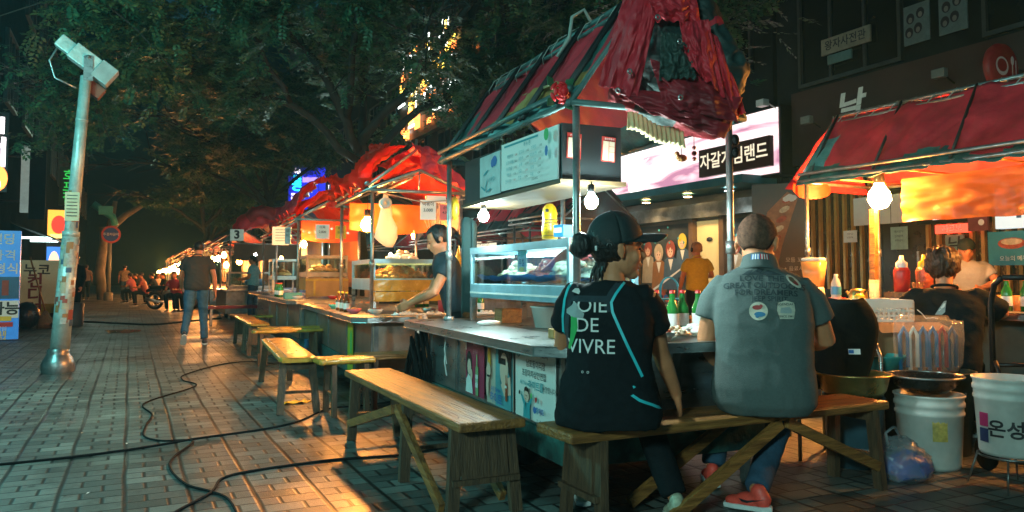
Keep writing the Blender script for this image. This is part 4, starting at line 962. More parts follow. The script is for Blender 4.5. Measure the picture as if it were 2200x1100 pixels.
bulb('cool white bulb glaring beside the near pole above the cap', w1(.15, .12, 1.50), .03, bulb_white, .036)
# rose on the eave corner
q = thing('fabric_rose', 'red fabric rose with green leaves tied to the near roof corner', 'flower', w1(-.10, -.02, 2.02))
g = MB()
g.ball((0, -.035, 0), (.020, .020, .020), 12)
for k in range(3):
    rr = .020 + .014 * k
    for j in range(5):
        a0 = j * 1.257 + k * .6
        g.ball((rr * cos(a0), -.030 + .014 * k, rr * sin(a0)), (.010, .014, .019 + .003 * k), 10, Matrix.Rotation(-a0, 3, 'Y'))
g.build('petals', mat('rose_red', (.92, .012, .02), .5), q)
g = MB()
for a0 in (.8, 2.4, 3.9, 5.4): g.add([(.03 * cos(a0), .01, .03 * sin(a0)), (.08 * cos(a0 + .3), .0, .08 * sin(a0 + .3)), (.11 * cos(a0), -.01, .11 * sin(a0)), (.08 * cos(a0 - .3), 0, .08 * sin(a0 - .3))], [(0, 1, 2, 3)])
g.build('leaves', mat('rose_leaf', (.03, .16, .07), .5), q, thick=.002)
# things hanging at the right rear of the roof
q = thing('hanging_charm', 'wooden duck charm hanging from the tarp before the pink sign', 'charm', w1(.60, -.05, 1.73))
g = MB(); g.ball((0, 0, 0), (.035, .02, .02), 10); g.ball((-.03, 0, .02), .014, 8); g.build('charm', wood, q); g = MB(); g.tube([(0, 0, .02), (0, 0, .13)], .002, 5); g.build('string', ink, q)
q = thing('hanging_charm', 'small dark bead charm hanging right of the wooden duck', 'charm', w1(.68, -.05, 1.76))
g = MB(); g.ball((0, 0, .0), .014, 8); g.ball((0, 0, .03), .011, 8); g.ball((0, 0, -.03), .012, 8); g.build('beads', mat('maroon_bead', (.15, .02, .02), .4), q); g = MB(); g.tube([(0, 0, .04), (0, 0, .12)], .002, 5); g.build('string', ink, q)
for x, lb in ((w1(.98, -.01, 1.86), 'upper black float strapped to the right pole of the near stall'), (w1(.98, -.01, 1.79), 'lower black float strapped to the right pole of the near stall')):
    g = MB(); g.ball((0, 0, 0), (.027, .027, .032), 12); o = g.build('round_clamp', rubber); o.location = x; tag(o, lb, 'clamp')

# posters on the front side of stall one
fx = -.1 - .016
def post(y, z, w, h, m, label, items):
    a = Art(w1(fx, y, z), nl, .0011); a.sheet(w, h, m, .004)
    for it in items: getattr(a, it[0])(*it[1:])
    return tag(a.build('poster'), label, 'poster')
zc, hh = .545, .345
post(1.17, zc + .0, .33, .37, mat('magenta_poster', (.36, .035, .09), .4, 0, .15, 3), 'magenta poster of a woman beside a green bottle on the near stall', [
    ('oval', -.095, -.0, .055, .085, hair_b), ('oval', -.09, -.015, .036, .05, skin_f), ('poly', [(-.155, -.18), (-.145, -.10), (-.10, -.06), (-.04, -.09), (-.02, -.18)], ink_w), ('oval', -.045, -.06, .02, .035, skin_f),
    ('rect', .06, -.09, .05, .18, mat('bottle_paint', (.25, .42, .2), .4)), ('rect', .06, .035, .02, .08, MATS['bottle_paint']), ('rect', .06, -.09, .046, .08, ink_w), ('text', '청하', .06, -.09, .03, ink_g),
    ('rect', -.13, .13, .02, .08, ink_w), ('text', '좋은', .04, .14, .04, mat('pale_pink_ink', (.7, .35, .4), .5)), ('text', '순하다', .05, .09, .034, MATS['pale_pink_ink'])])
post(.745, zc + .0, .40, .38, mat('beige_poster', (.55, .50, .42), .4, 0, .15, 3), 'poster of a man with a beer glass and bottle on the near stall', [
    ('rect', .07, 0, .26, .38, mat('teal_picture', (.10, .36, .42), .5)), ('oval', .09, .12, .105, .075, hair_b), ('oval', .075, .03, .062, .095, skin_f), ('poly', [(.14, .17), (.19, .15), (.19, -.04), (.145, .02)], hair_b), ('rect', .05, .075, .11, .035, hair_b),
    ('poly', [(-.05, -.19), (-.04, -.08), (.02, -.03), (.03, -.06), (.1, -.07), (.16, -.03), (.19, -.06), (.19, -.19)], MATS['teal_picture']), ('poly', [(.04, -.06), (.11, -.02), (.18, -.0), (.19, -.1), (.09, -.12)], skin_f),
    ('rect', -.145, .09, .05, .13, mat('beer_paint', (.75, .36, .03), .4)), ('rect', -.145, .15, .05, .025, ink_w), ('oval', -.15, -.0, .035, .05, skin_f), ('oval', -.165, -.08, .022, .075, skin_f), ('rect', -.145, -.03, .05, .012, hair_b),
    ('rect', .135, -.09, .028, .10, mat('brown_bottle_paint', (.38, .07, .02), .4)), ('rect', .135, -.02, .012, .05, MATS['brown_bottle_paint']), ('rect', .135, -.06, .03, .015, ink_w),
    ('text', 'All New', -.02, -.095, .042, ink_b), ('text', '하이트', -.01, -.148, .068, ink_b, .02)])
a_items = [('text', '대한민국 최고의', .03, .155, .042, mr_, .012), ('text', '남포동아리랑', .02, .098, .044, ink, .008), ('text', '포장마차상인연합', -.0, .045, .042, ink, .008), ('text', 'All New', -.12, -.008, .034, ink_t), ('text', '하이트를', .03, -.012, .052, ink_t, .015), ('text', '사랑합니다', .19, -.012, .034, ink),
    ('poly', [(-.20, .185), (-.195, .14), (-.165, .125), (-.14, .14), (-.135, .185)], ink_w), ('oval', -.185, .155, .026, .03, ink), ('oval', -.185, .155, .021, .025, paper), ('text', '참', -.185, .155, .026, ink, .01),
    ('poly', [(-.115, -.185), (-.11, -.12), (-.145, -.075), (-.135, -.066), (-.09, -.105), (-.05, -.105), (-.005, -.066), (.005, -.075), (-.03, -.12), (-.025, -.185)], ink_t), ('oval', -.07, -.065, .032, .037, skin_f), ('poly', [(-.102, -.06), (-.095, -.03), (-.07, -.018), (-.045, -.03), (-.038, -.06), (-.05, -.045), (-.09, -.045)], hair_b), ('oval', -.082, -.068, .004, .004, ink, 6), ('oval', -.058, -.068, .004, .004, ink, 6), ('rect', -.07, -.085, .016, .003, ink_r), ('poly', [(-.075, -.105), (-.07, -.15), (-.065, -.105)], ink),
    ('oval', -.147, -.06, .014, .01, hair_b, 8, .8), ('oval', .008, -.058, .012, .016, ink_g, 8), ('text', 'I ♥', .06, -.075, .03, ink_r), ('oval', .055, -.125, .02, .018, ink_b), ('text', '하이트', .12, -.125, .036, ink_b, .02), ('text', '강  정  우', .13, -.178, .024, ink)]
post(.26, zc - .0, .50, .385, mat('poster_white', (.74, .76, .73), .4, 0, .08, 3), 'white handwritten poster with a small cartoon man on the near stall', a_items)
g = MB()
for (x0_, z0_, s_) in ((-.118, .42, 1.4), (-.118, .5, 1.0)): g.tube([(x0_, 1.75, z0_ + .2), (x0_ - .02, 1.72, z0_ + .1), (x0_ - .01, 1.70, z0_)], .005, 5)
g.build('paint_drips', ink_w, s1)
# display case on stall one
def display_case(label, loc, rz, X_, Y_, z0, z1, m, leg=0, base=.10, thing_group=None):
    t = thing('display_case', label, 'display case', loc, rz, thing_group); e = .028
    g = MB(); g.box(0, X_, 0, Y_, z0, z0 + base); g.build('tray_base', m, t, bevel=.006)
    g = MB()
    for x in (0, X_ - e):
        for y in (0, Y_ - e): g.box(x, x + e, y, y + e, z0 + base, z1)
    for x in (0, X_ - e): g.box(x - .001, x + e + .001, -.001, Y_ + .001, z1, z1 + .045)
    for y in (0, Y_ - e): g.box(e + .002, X_ - e - .002, y, y + e, z1 + .001, z1 + .044)
    g.build('frame', m, t)
    g = MB(); g.box(e, X_ - e, e, Y_ - e, z1 + .02, z1 + .03); g.build('lid_glass', glass, t)
    for nm, b in (('front_glass', (.008, .012, e, Y_ - e)), ('rear_glass', (X_ - .012, X_ - .008, e, Y_ - e)), ('side_glass', (e, X_ - e, .008, .012)), ('side_glass', (e, X_ - e, Y_ - .012, Y_ - .008))):
        g = MB(); g.box(*b, z0 + base + .002, z1 - .002); g.build(nm, glass, t)
    if leg:
        for x in (0, X_ - .035):
            for y in (0, Y_ - .035):
                g = MB(); g.box(x, x + .035, y, y + .035, z0 - leg, z0 - .002); g.build('leg', steel, t)
    return t
def heap(c, rx, ry, rz_, m, label, name='food_heap', cat='food', seed=0, n=26):
    g = MB(); rn = random.Random(seed)
    for k in range(n):
        a = rn.uniform(0, 6.28); r = math.sqrt(rn.random()); x, y = rx * r * cos(a), ry * r * sin(a); h = rz_ * (1 - r * r) * rn.uniform(.5, 1)
        s_ = rn.uniform(.6, 1.2) * min(rx, ry) * .33
        g.ball((x, y, h), (s_, s_ * rn.uniform(.5, .9), s_ * .55), 7, Matrix.Rotation(rn.uniform(0, 3), 3, 'Z'))
    g.ball((0, 0, 0), (rx, ry, rz_ * .6), 14)
    for i, v in enumerate(g.v): g.v[i] = (v[0], v[1], max(v[2], 0.0))
    o = g.build(name, m); o.location = c; return tag(o, label, cat)
dc = display_case('pale blue steel glass display case on the near stall counter', w1(.12, .32, 0), RZ, .44, 1.60, .955, 1.27, steel_b, leg=.17)
g = MB(); g.box(.36, .39, .1, 1.5, 1.250, 1.268); g.build('case_fill_strip', glow('case_fill_glow', (.85, 1, .95), 22), dc)  # glowing strip added under the lid to brighten the case inside
g = MB(); g.box(-.004, -.001, .01, 1.59, .985, .997); g.build('trim_strip', ink_w, dc)
g = MB(); g.grid(lambda u, v: (.15 + .37 * v, .36 + 1.50 * u, 1.085 + .02 * noise.noise(V((u * 9, v * 5, 2))) + (.03 if v < .05 else 0)), 40, 10); o = g.build('blue_liner', mat('blue_sheet', (.01, .16, .55), .35, 0, .4, 8, .6)); o.location = L1; o.rotation_euler = (0, 0, RZ)
tag(o, 'crumpled bright blue plastic sheet lining the display case', 'plastic sheet')
heap(w1(.34, .62, 1.10), .15, .17, .13, mat('noodle', (.62, .58, .48), .5, 0, .3, 22, .6, 40), 'pale heap of glass noodles at the near end of the display case', seed=2)
heap(w1(.34, 1.02, 1.10), .14, .15, .11, food_r, 'reddish heap of seafood in the middle of the display case', seed=3)
heap(w1(.34, 1.46, 1.10), .14, .17, .10, food_w, 'pale brown heap of squid at the far end of the display case', seed=4)
q = thing('pink_tray', 'pink tray tilted over the noodles inside the display case', 'tray', w1(.24, .72, 1.17), RZ)
g = MB(); g.grid(lambda u, v: (.22 * v, -.22 + .52 * u, .07 * (1 - abs(2 * u - .4)) + .015 * sin(u * 6) + .01), 20, 4); g.build('tray', plastic_pk, q, thick=.012)
a = Art(w1(.145, 1.02, 1.22), nl, .001); a.sheet(.14, .17, mat('menu_pale', (.55, .70, .72), .35), .003); a.text('오징어', 0, .03, .05, ink_g, .03); a.text('무침', 0, -.03, .05, ink, .02); a.oval(0, -.07, .04, .015, ink_y); tag(a.build('price_tag'), 'pale price tag with green letters inside the display case', 'price tag')
# under the case
q = thing('bucket', 'small white plastic tub under the display case', 'tub', w1(.3, .98, .781))
g = MB(); g.lathe([(0, .004), (.075, .004), (.10, .13), (.108, .13), (.108, .138), (.095, .138), (.072, .012), (0, .012)], n=26); g.build('tub', plastic_w, q)
g = MB(); g.ball((0, 0, 0), (.09, .03, .018), 10); o = g.build('crumpled_wrap', paper); o.location = w1(.05, 1.35, .80); tag(o, 'crumpled white wrapper on the counter left of the tub', 'wrapper')
g = MB(); g.lathe([(0, 0), (.045, 0), (.05, .12), (.03, .15), (0, .15)], n=16); o = g.build('canister', plastic_b); o.location = w1(.45, .72, .781); tag(o, 'dark blue canister in the shade under the display case', 'canister')
g = MB(); g.box(-.08, .08, -.06, .06, 0, .1); o = g.build('wooden_box', wood, bevel=.004); o.location = w1(.30, 1.62, .781); tag(o, 'small wooden box at the far end beneath the display case', 'box')
g = MB(); g.box(-.02, .02, -.03, .03, 0, .05); o = g.build('yellow_block', ochre, bevel=.003); o.location = w1(-.02, .22, .782); tag(o, 'ochre block at the foot of the case leg behind the woman', 'block')
# things on top of the case
q = thing('toy_figure', 'yellow toy standing on top of the display case', 'toy', w1(.34, 1.02, 1.346))
g = MB(); g.lathe([(0, 0), (.05, 0), (.055, .06), (.045, .12), (.05, .16), (.042, .2), (.02, .225), (0, .23)], n=18); g.build('body', mat('toy_yellow', (.85, .52, .01), .35), q)
g = MB()
for k in range(6): g.tube([(.05 * cos(a), .05 * sin(a), .02 + .02 * k) for a in [2 * pi * i / 14 for i in range(15)]], .004, 5)
g.build('ribs', ochre, q); g = MB(); g.ball((-.035, -.03, .18), .012, 8); g.build('eye', ink, q)
q = thing('snack_box', 'small blue and white box on the display case beside the yellow toy', 'box', w1(.32, .78, 1.346), .3)
g = MB(); g.box(-.05, .05, -.04, .04, 0, .075); g.build('carton', plastic_b, q, bevel=.003); a = Art((-.052, 0, .04), (-1, 0, 0)); a.rect(0, .0, .06, .03, ink_w); a.build('print', None, q)
# counter goods at the near end, seen between the two people
heap(w1(.55, -.02, .80), .11, .08, .05, food_w, 'white plastic wrapped snacks on the near counter between the two people', seed=9)
heap(w1(.78, .1, .80), .12, .09, .05, paper, 'crumpled white paper on the near counter by the man', seed=12)
g = MB(); g.lathe([(0, 0), (.025, 0), (.03, .09), (.027, .09), (.022, .004), (0, .004)], n=14); o = g.build('paper_cup', cr_m); o.location = w1(.70, -.1, .781); tag(o, 'small cream paper cup on the near counter', 'cup')
# coil of cables hanging on the far corner
q = thing('cable_coil', 'thick coil of black cables hanging from the far counter corner of the near stall', 'cable coil', w1(-.18, 2.22, 0), RZ)
g = MB()
for k in range(11):
    r_ = .1 + .008 * (k % 4); h_ = .20 + .012 * k
    g.tube([((k - 5) * .012 + .02 * sin(a * 2), r_ * cos(a), .48 + h_ * .9 * sin(a) - .03 * (k % 3)) for a in [2 * pi * i / 20 for i in range(21)]], .009, 6)
g.tube([(0, 0, .77), (0, .0, .70)], .02); g.build('coil', rubber, q)
# utility pole clothes behind
q = thing('apron_hook', 'dark cloth hanging on the far pole of the near stall', 'cloth', w1(.25, 2.3, 0))
g = MB(); g.grid(lambda u, v: (.0 + .05 * sin(u * 9), -.05 + .16 * u, .8 + .75 * v - .03 * sin(u * 12)), 14, 12); g.build('cloth', mat('dark_teal_cloth', (.02, .06, .06), .8), q, thick=.01)
g = MB(); g.ball((0, 0, 0), (.03, .05, .09), 12)
o = g.build('rubber_gloves', mat('yellow_glove', (.75, .42, .02), .4, 0, .3, 12, .6)); o.location = w1(.05, 2.07, 1.62); tag(o, 'yellow rubber gloves hanging on the far pole of the near stall', 'gloves')

# --- stall two
L2 = (2.13, 7.4, 0); R2 = radians(-4.5); w2, i2 = WL(L2, R2)
s2 = stall('second food stall with a crumpled orange red tarp and yellow taped display case', L2, R2, 1.8, .92, .75, 1.96, 2.18, over=(.32, .82, .3, 1.3), red=redo_t, body=mat('brown_steel', (.36, .30, .25), .35, .7, .5, 3, .2), nraf=4, lowz=.12, seed=2)
g = MB()
cloth_slope(g, .35, 1.85, -.05, 1.99, .46, 2.36, lambda u, v: redo_t, .05, 11, 50, 16); cloth_slope(g, .35, 1.85, .97, 1.99, .46, 2.36, lambda u, v: redo_t, .05, 15, 50, 12)
g.build('canopy', None, s2, thick=.004)
g = MB()
g.use(redo_t)
sheet(g, (.42, 2.0, 2.46), (.40, .05, 2.40), (-.10, -.02, 2.02), (-.12, 1.95, 2.03), (-.7, 0, .7), 3, 5.5, .10, bulge=.10)
sheet(g, (.40, 1.75, 2.56), (.46, .75, 2.50), (.14, .55, 2.24), (.10, 1.75, 2.30), (-.7, 0, .7), 8, 3.0, .09, bulge=.08)
sheet(g, (.30, 1.35, 2.62), (.42, .95, 2.58), (.30, .85, 2.40), (.18, 1.35, 2.42), (-.6, -.3, .6), 12, 2.0, .07, bulge=.05)
g.use(red_t)
sheet(g, (.38, .12, 2.44), (.60, .12, 2.42), (1.02, .02, 2.00), (.52, .0, 2.16), (.3, -.8, .4), 15, 2.6, .07, bulge=.07)
sheet(g, (.40, 1.9, 2.44), (.42, .2, 2.42), (1.04, .1, 2.0), (1.02, 1.9, 2.02), (.7, 0, .7), 19, 5.0, .09, bulge=.08)
g.build('tarp_bundle', None, s2, thick=.004)
g = MB(); g.tube([(-.05, -.05, 2.0), (.46, .1, 2.40), (.48, .12, 2.52)], .016, 8); g.tube([(.46, -.06, 2.18), (.46, -.06, 1.98)], .008, 6); g.tube([(.2, -.05, 2.05), (.6, .2, 2.2), (.85, .3, 2.15)], .008, 6); g.build('brace_bar', pipe, s2)
g = MB(); g.grid(lambda u, v: (-.02 + .95 * u, 1.15 + .02 * sin(u * 16 + v) + .03 * noise.noise(V((u * 5, v * 3, 0))), 1.94 - .30 * v - .05 * sin(u * 3.1) * v), 50, 14); g.build('inner_sheet', vinyl_o, s2)
g = MB(); g.grid(lambda u, v: (.94 - .01 * sin(v * 9), .1 + 1.7 * u, 1.95 - (.35 + .08 * sin(u * 7)) * v), 20, 6); g.build('side_sheet', mat('grey_sheet', (.35, .30, .27), .6, 0, .3, 3, .3), s2, thick=.003)
bulb('warm glaring bulb hanging at the left of the second stall', w2(.06, .55, 1.66), .12, bulb_warm, .066)
g = MB()
q = thing('plastic_bag', 'white plastic bag knotted on the pole beside the warm bulb', 'bag', w2(.13, -.04, 0), R2)
g.rings([(.03, 0, 1.40, .03, .02), (.02, 0, 1.44, .08, .045), (0, 0, 1.50, .115, .06), (0, 0, 1.60, .10, .06), (0, 0, 1.70, .065, .045), (0, 0, 1.80, .045, .03), (0, 0, 1.92, .02, .015)], 22, 2.2)
for i, v in enumerate(g.v): g.v[i] = tuple(V(v) + V((noise.noise(V(v) * 18) * .02, noise.noise(V(v) * 15 + V((5, 0, 0))) * .02, noise.noise(V(v) * 12) * .03)))
g.build('bag', film_c, q)
q = thing('paper_roll', 'white paper roll hung on the near bar of the second stall', 'paper roll', w2(.11, -.09, 1.83), 0)
g = MB(); g.lathe([(.02, -.04), (.055, -.04), (.055, .04), (.02, .04), (.02, -.04)], n=22, M=Matrix.Rotation(radians(90), 4, 'X')); g.build('roll', paper, q)
dcase2 = display_case('glass display case wrapped in yellow tape on the second stall', w2(.02, .05, 0), R2, .72, 1.15, .97, 1.24, steel_b, leg=.21, base=.12, thing_group='taped display cases')
g = MB(); g.box(-.006, .726, -.008, -.002, .965, 1.075); g.box(-.002, .722, -.007, -.002, .86, .958); g.build('tape_wrap', mat('brown_tape', (.62, .36, .05), .25, 0, .35, 9, .5, 14, coat=.4), dcase2)
heap(w2(.35, .35, 1.09), .26, .2, .12, food_o, 'orange heap of fried food in the taped display case', seed=21, n=40)
heap(w2(.35, .85, 1.09), .24, .2, .10, food_r, 'red heap of food at the far end of the taped display case', seed=22, n=34)
heap(w2(.38, .3, 1.29), .16, .12, .09, paper, 'stack of wrapped white bundles on the taped display case', seed=23, n=18)
def bottle(loc, label, grp, m_=None, s=1.0, cap_=None, name='glass_bottle'):
    q = thing(name, label, 'bottle', loc, rnd.uniform(0, 6), grp)
    g = MB(); g.lathe([(r * s, z * s) for r, z in [(0, 0), (.033, 0), (.034, .13), (.016, .17), (.013, .21), (.015, .215), (0, .217)]], n=14); g.build('bottle', m_, q)
    g = MB(); g.lathe([(.0348 * s, .035 * s), (.0350 * s, .10 * s)], n=14); g.build('label', paper, q)
    g = MB(); g.lathe([(.0155 * s, .205 * s), (.0155 * s, .222 * s), (0, .224 * s)], n=10); g.build('cap', cap_ or plastic_r, q)
q = thing('soju_bottle', 'green soju bottle standing at the right of the second counter', 'bottle', w2(.98, -.45, .751))
g = MB(); g.lathe([(0, 0), (.033, 0), (.034, .13), (.016, .17), (.013, .21), (.015, .215), (0, .217)], n=16); g.build('glass_bottle', mat('green_glass', (.02, .20, .04), .1, spec=.8), q); g = MB(); g.lathe([(.0345, .04), (.0348, .10)], n=16); g.build('label', paper, q)
g = MB(); g.rings([(0, 0, 0, .14, .1), (0, 0, .02, .15, .11), (0, 0, .13, .16, .12)], 4, 8); o = g.build('red_basket', plastic_r); o.location = w2(.72, -.38, .751); tag(o, 'dark red basket on the near end of the second counter', 'basket')
g = MB(); g.box(-.11, .11, -.02, .02, .0, .16); o = g.build('framed_card', steel, bevel=.003); o.location = w2(.70, -.52, .752); tag(o, 'white framed card standing before the dark red basket', 'card')
for k, (x, y, lb) in enumerate(((.2, -.55, 'crumpled white bag on the near corner of the second counter'), (.45, -.62, 'white crumpled napkins along the near edge of the second counter'), (.95, -.66, 'white paper bundle beside the green bottle'))):
    heap(w2(x, y, .755), .14, .06, .035, paper, lb, 'napkins', 'napkins', 31 + k, 12)
g = MB(); g.grid(lambda u, v: (-.02 * sin(v * 5), .1 * u - .05, -.16 * v + .01 * sin(u * 9)), 8, 10); o = g.build('hanging_towel', paper, thick=.006); o.location = w2(.28, -.84, .76); o.rotation_euler = (0, 0, pi / 2); tag(o, 'small white towel hanging over the near edge of the second counter', 'towel')
q = thing('squeeze_bottle', 'yellow squeeze bottle hanging near the vendor of the second stall', 'bottle', w2(.86, -.1, 1.15)); g = MB(); g.lathe([(0, 0), (.03, 0), (.032, .15), (.012, .2), (.006, .25)], n=14); g.build('bottle', plastic_y, q); g = MB(); g.ball((0, 0, -.03), (.045, .04, .05), 10); g.build('red_cap', plastic_r, q)
g = MB(); 
for k in range(5): g.tube([(.55 + .03 * k, -.02, 1.93), (.5 + .05 * k, -.03, 1.75), (.56 + .03 * k, -.02, 1.60 - .03 * k), (.62 + .02 * k, -.02, 1.72), (.66, 0, 1.9)], .005, 5)
g.tube([(.0, .0, 1.96), (.5, -.1, 1.85), (1.0, -.2, 1.9), (1.35, -.6, 2.0)], .006, 5); g.build('wiring', mat('pale_wire', (.5, .35, .25), .5), s2)
g = MB(); g.box(.55, .75, -.03, .04, 1.86, 1.93); g.build('socket_strip', white_p, s2)
a = Art(w2(-.125 - .016, .35, .4), (-cos(R2), -sin(R2), 0)); a.sheet(.0001 + .3, .5, mat('lime_poster', (.35, .45, .02), .5, 0, .3, 6), .003); a.oval(.05, .05, .06, .12, ink_g); a.text('소주', -.02, -.12, .1, ink_y, .02); tag(a.build('poster'), 'lime green poster on the corner of the second stall', 'poster')

# --- stall three
L3 = (2.2, 11.5, 0); R3 = radians(-2.0); w3, i3 = WL(L3, R3)
s3 = stall('third food stall with a billowing red tarp and a wooden counter front', L3, R3, 2.35, .9, .79, 1.95, 2.25, over=(.28, .95, .3, .3), body=mat('warm_steel', (.42, .36, .28), .35, .7, .5, 3, .2), nraf=4, lowz=.12)
g = MB(); cloth_slope(g, 0, 2.4, -.05, 1.98, .45, 2.42, lambda u, v: redo_t if u < .8 else red_t, .07, 21, 50, 16); cloth_slope(g, 0, 2.4, .95, 1.98, .45, 2.42, lambda u, v: redo_t, .06, 25, 50, 12); g.build('canopy', None, s3, thick=.004)
g = MB(); g.use(red_t); sheet(g, (.50, 2.5, 2.42), (.44, -.05, 2.56), (-.10, -.03, 2.02), (-.12, 2.4, 2.0), (-.7, 0, .7), 23, 6.0, .11, bulge=.12)
g.use(redo_t); sheet(g, (.42, .02, 2.56), (.62, .02, 2.50), (1.0, -.06, 1.98), (.40, -.08, 2.12), (.2, -.9, .3), 27, 2.4, .09, bulge=.10); sheet(g, (.44, .8, 2.60), (.50, .0, 2.60), (.95, .0, 2.2), (.9, .9, 2.2), (.5, 0, .8), 29, 3.0, .09, bulge=.1)
g.build('tarp_bundle', None, s3, thick=.004)
g = MB(); g.grid(lambda u, v: (.05 + .85 * u, .06, 1.94 - .28 * v - .04 * sin(u * 3.1) * v), 16, 4); g.build('valance', vinyl_r, s3)
g = MB(); g.grid(lambda u, v: (.92, 2.3 * u, 1.95 - 1.0 * v), 6, 4); g.build('rear_sheet', vinyl_o, s3)
bulb('warm bulb hanging in the third stall', w3(.12, .25, 1.60), .2, bulb_warm, .045)
dcase3 = display_case('glass display case boxed with brown board on the third stall', w3(.10, -.15, 0), R3, .60, .85, 1.10, 1.38, steel_d, base=.08, leg=.31)
g = MB(); g.box(-.01, .61, -.012, -.004, .82, 1.09); g.box(-.012, -.004, -.01, .86, .92, 1.09); g.build('board_wrap', mat('brown_board', (.40, .20, .06), .45, 0, .3, 5), dcase3)
g = MB(); g.box(-.016, -.012 + .62, -.02, -.013, 1.05, 1.075); g.box(.1, .13, -.02, -.013, .84, 1.05); g.box(.5, .53, -.02, -.013, .84, 1.05); g.build('yellow_tape', MATS['brown_tape'], dcase3)
heap(w3(.4, .1, 1.19), .2, .16, .12, food_o, 'orange fried heap in the third stall display case', seed=41, n=22)
heap(w3(.4, .5, 1.19), .2, .16, .1, food_w, 'pale food at the far end of the third stall display case', seed=42, n=22)
for lb, p_, w_, h_ in (('white paper menu hanging at the left of the third stall', w3(-.06, 1.45, 1.78), .26, .30),):
    a = Art(p_, (-.3, -1, 0)); a.sheet(w_, h_, paper, .004)
    for k in range(5): a.rect(0, .1 - .045 * k, .16, .012, ink_t)
    tag(a.build('menu_sheet'), lb, 'menu')
q = thing('towel_roll', 'upright white roll hanging in the third stall', 'roll', w3(.25, 1.0, 1.3)); g = MB(); g.lathe([(0, 0), (.05, 0), (.05, .32), (0, .32)], n=14); g.build('roll', plastic_w, q); g = MB(); g.tube([(0, 0, .32), (0, 0, .62)], .004, 5); g.build('string', ink, q)
g = MB(); g.box(-.12, .12, -.06, .06, 0, .09); o = g.build('green_box', plastic_t, bevel=.004); o.location = w3(-.1, -.2, .792); tag(o, 'small teal box on the third stall counter', 'box')

# --- stall four and five and the receding row
L4 = (2.62, 15.9, 0); w4, i4 = WL(L4, R3)
s4 = stall('fourth food stall under a smooth red tarp, only its corner showing', L4, R3, 2.2, .9, .79, 1.95, 2.3, over=(.3, .5, .3, .3), nraf=3, detail=False, lowz=.1)
g = MB(); cloth_slope(g, 0, 2.3, -.05, 1.98, .45, 2.4, lambda u, v: redo_t, .06, 31, 30, 12); cloth_slope(g, 0, 2.3, .95, 1.98, .45, 2.4, lambda u, v: redo_t, .06, 35, 30, 12); crumple(g, [(.2, 2.0, 2.25), (.3, 1.0, 2.35), (.35, .2, 2.35)], [.1, .16, .12], red_t, redo_t, 81); g.build('canopy', None, s4)
bulb('small warm bulb in the fourth stall', w4(.2, .8, 1.5), .3, bulb_small, .04)
dc4 = display_case('small teal topped display case on the fourth stall', w4(-.1, -.2, 0), R3, .5, .6, 1.05, 1.42, steel_b, base=.08, leg=.26)
g = MB(); g.grid(lambda u, v: (.92, 2.2 * u, 1.95 - 1.1 * v), 4, 4); g.build('rear_sheet', vinyl_o, s4)
heap(w4(.15, .1, 1.14), .16, .16, .12, food_o, 'yellow food in the fourth stall display case', seed=43, n=12)
L5 = (2.35, 21.5, 0)
s5 = stall('fifth food stall with a number three sign and a grey steel counter', L5, 0, 2.3, 1.8, .79, 2.0, 2.7, over=(.3, .3, .3, .3), nraf=4, detail=False, lowz=.15, body=steel_d)
g = MB(); cloth_slope(g, 0, 2.3, -.05, 2.03, .9, 2.7, lambda u, v: dred_t if v > .4 else dgreen_t, .08, 41, 30, 12); cloth_slope(g, 0, 2.3, 1.85, 2.03, .9, 2.7, lambda u, v: dred_t, .08, 45, 30, 12); crumple(g, [(.1, .2, 2.3), (.7, 0, 2.75), (1.4, 0, 2.6), (1.9, 0, 2.2)], [.1, .25, .25, .1], dred_t, red_t, 91); g.build('canopy', None, s5)
g = MB(); g.grid(lambda u, v: (.1 + 1.7 * u, 0.05, 2.0 - .45 * v), 4, 4); g.build('valance', mat('brown_sheet', (.12, .06, .03), .6, 0, .3, 2), s5)
a = Art((2.50, 21.38, 2.22), (-.2, -1, 0), .004); a.sheet(.34, .3, mat('sign_white_board', (.55, .62, .55), .5, emit=(.5, .6, .5), estr=.2), .02); a.text('3', 0, 0, .3, ink, .04); tag(a.build('number_sign'), 'small white sign with a black 3 on the fifth stall', 'sign')
bulb('cool white bulb glaring in the fifth stall', (3.0, 21.6, 1.72), .2, glow('bulb_cool_mid', (.95, 1, .9), 160), .06)
bulb('warm bulb right of the white bulb in the fifth stall', (3.35, 21.9, 1.72), .2, bulb_small, .055)
bulb('small warm bulb at the right end of the fifth stall', (3.95, 22.0, 1.66), .2, bulb_small, .05)
dc5 = display_case('glass case with blue trays on the fifth stall', (2.3, 21.35, 0), 0, 1.2, .5, .80, 1.2, steel_d, base=.08)
g = MB(); g.ball((0, 0, 0), (.28, .16, .12), 12); o = g.build('blue_tub', plastic_b); o.location = (3.0, 21.6, .97); tag(o, 'blue tub inside the fifth stall glass case', 'tub')
# further stalls receding
far = [(2.3, 25.5), (2.2, 29.2), (2.0, 33.5), (2.3, 37.5), (1.8, 42), (1.9, 47), (2.3, 53)]
names = ['sixth', 'seventh', 'eighth', 'ninth', 'tenth', 'eleventh', 'twelfth']
fs_ = stall('sixth food stall in the row of warm lights', (far[0][0], far[0][1], 0), 0, 2.4, 1.7, .79, 2.0, 2.6, over=(.3, .3, .3, .3), nraf=3, detail=False, lowz=.15, body=steel_d)
g = MB(); cloth_slope(g, 0, 2.4, -.05, 2.03, .85, 2.6, lambda u, v: dred_t, .08, 51, 24, 8); cloth_slope(g, 0, 2.4, 1.75, 2.03, .85, 2.6, lambda u, v: dred_t, .08, 55, 24, 8); g.build('canopy', None, fs_)
g = MB(); g.grid(lambda u, v: (1.72, 2.4 * u, 2.0 - 1.1 * v), 3, 3); g.build('rear_sheet', vinyl_o, fs_)
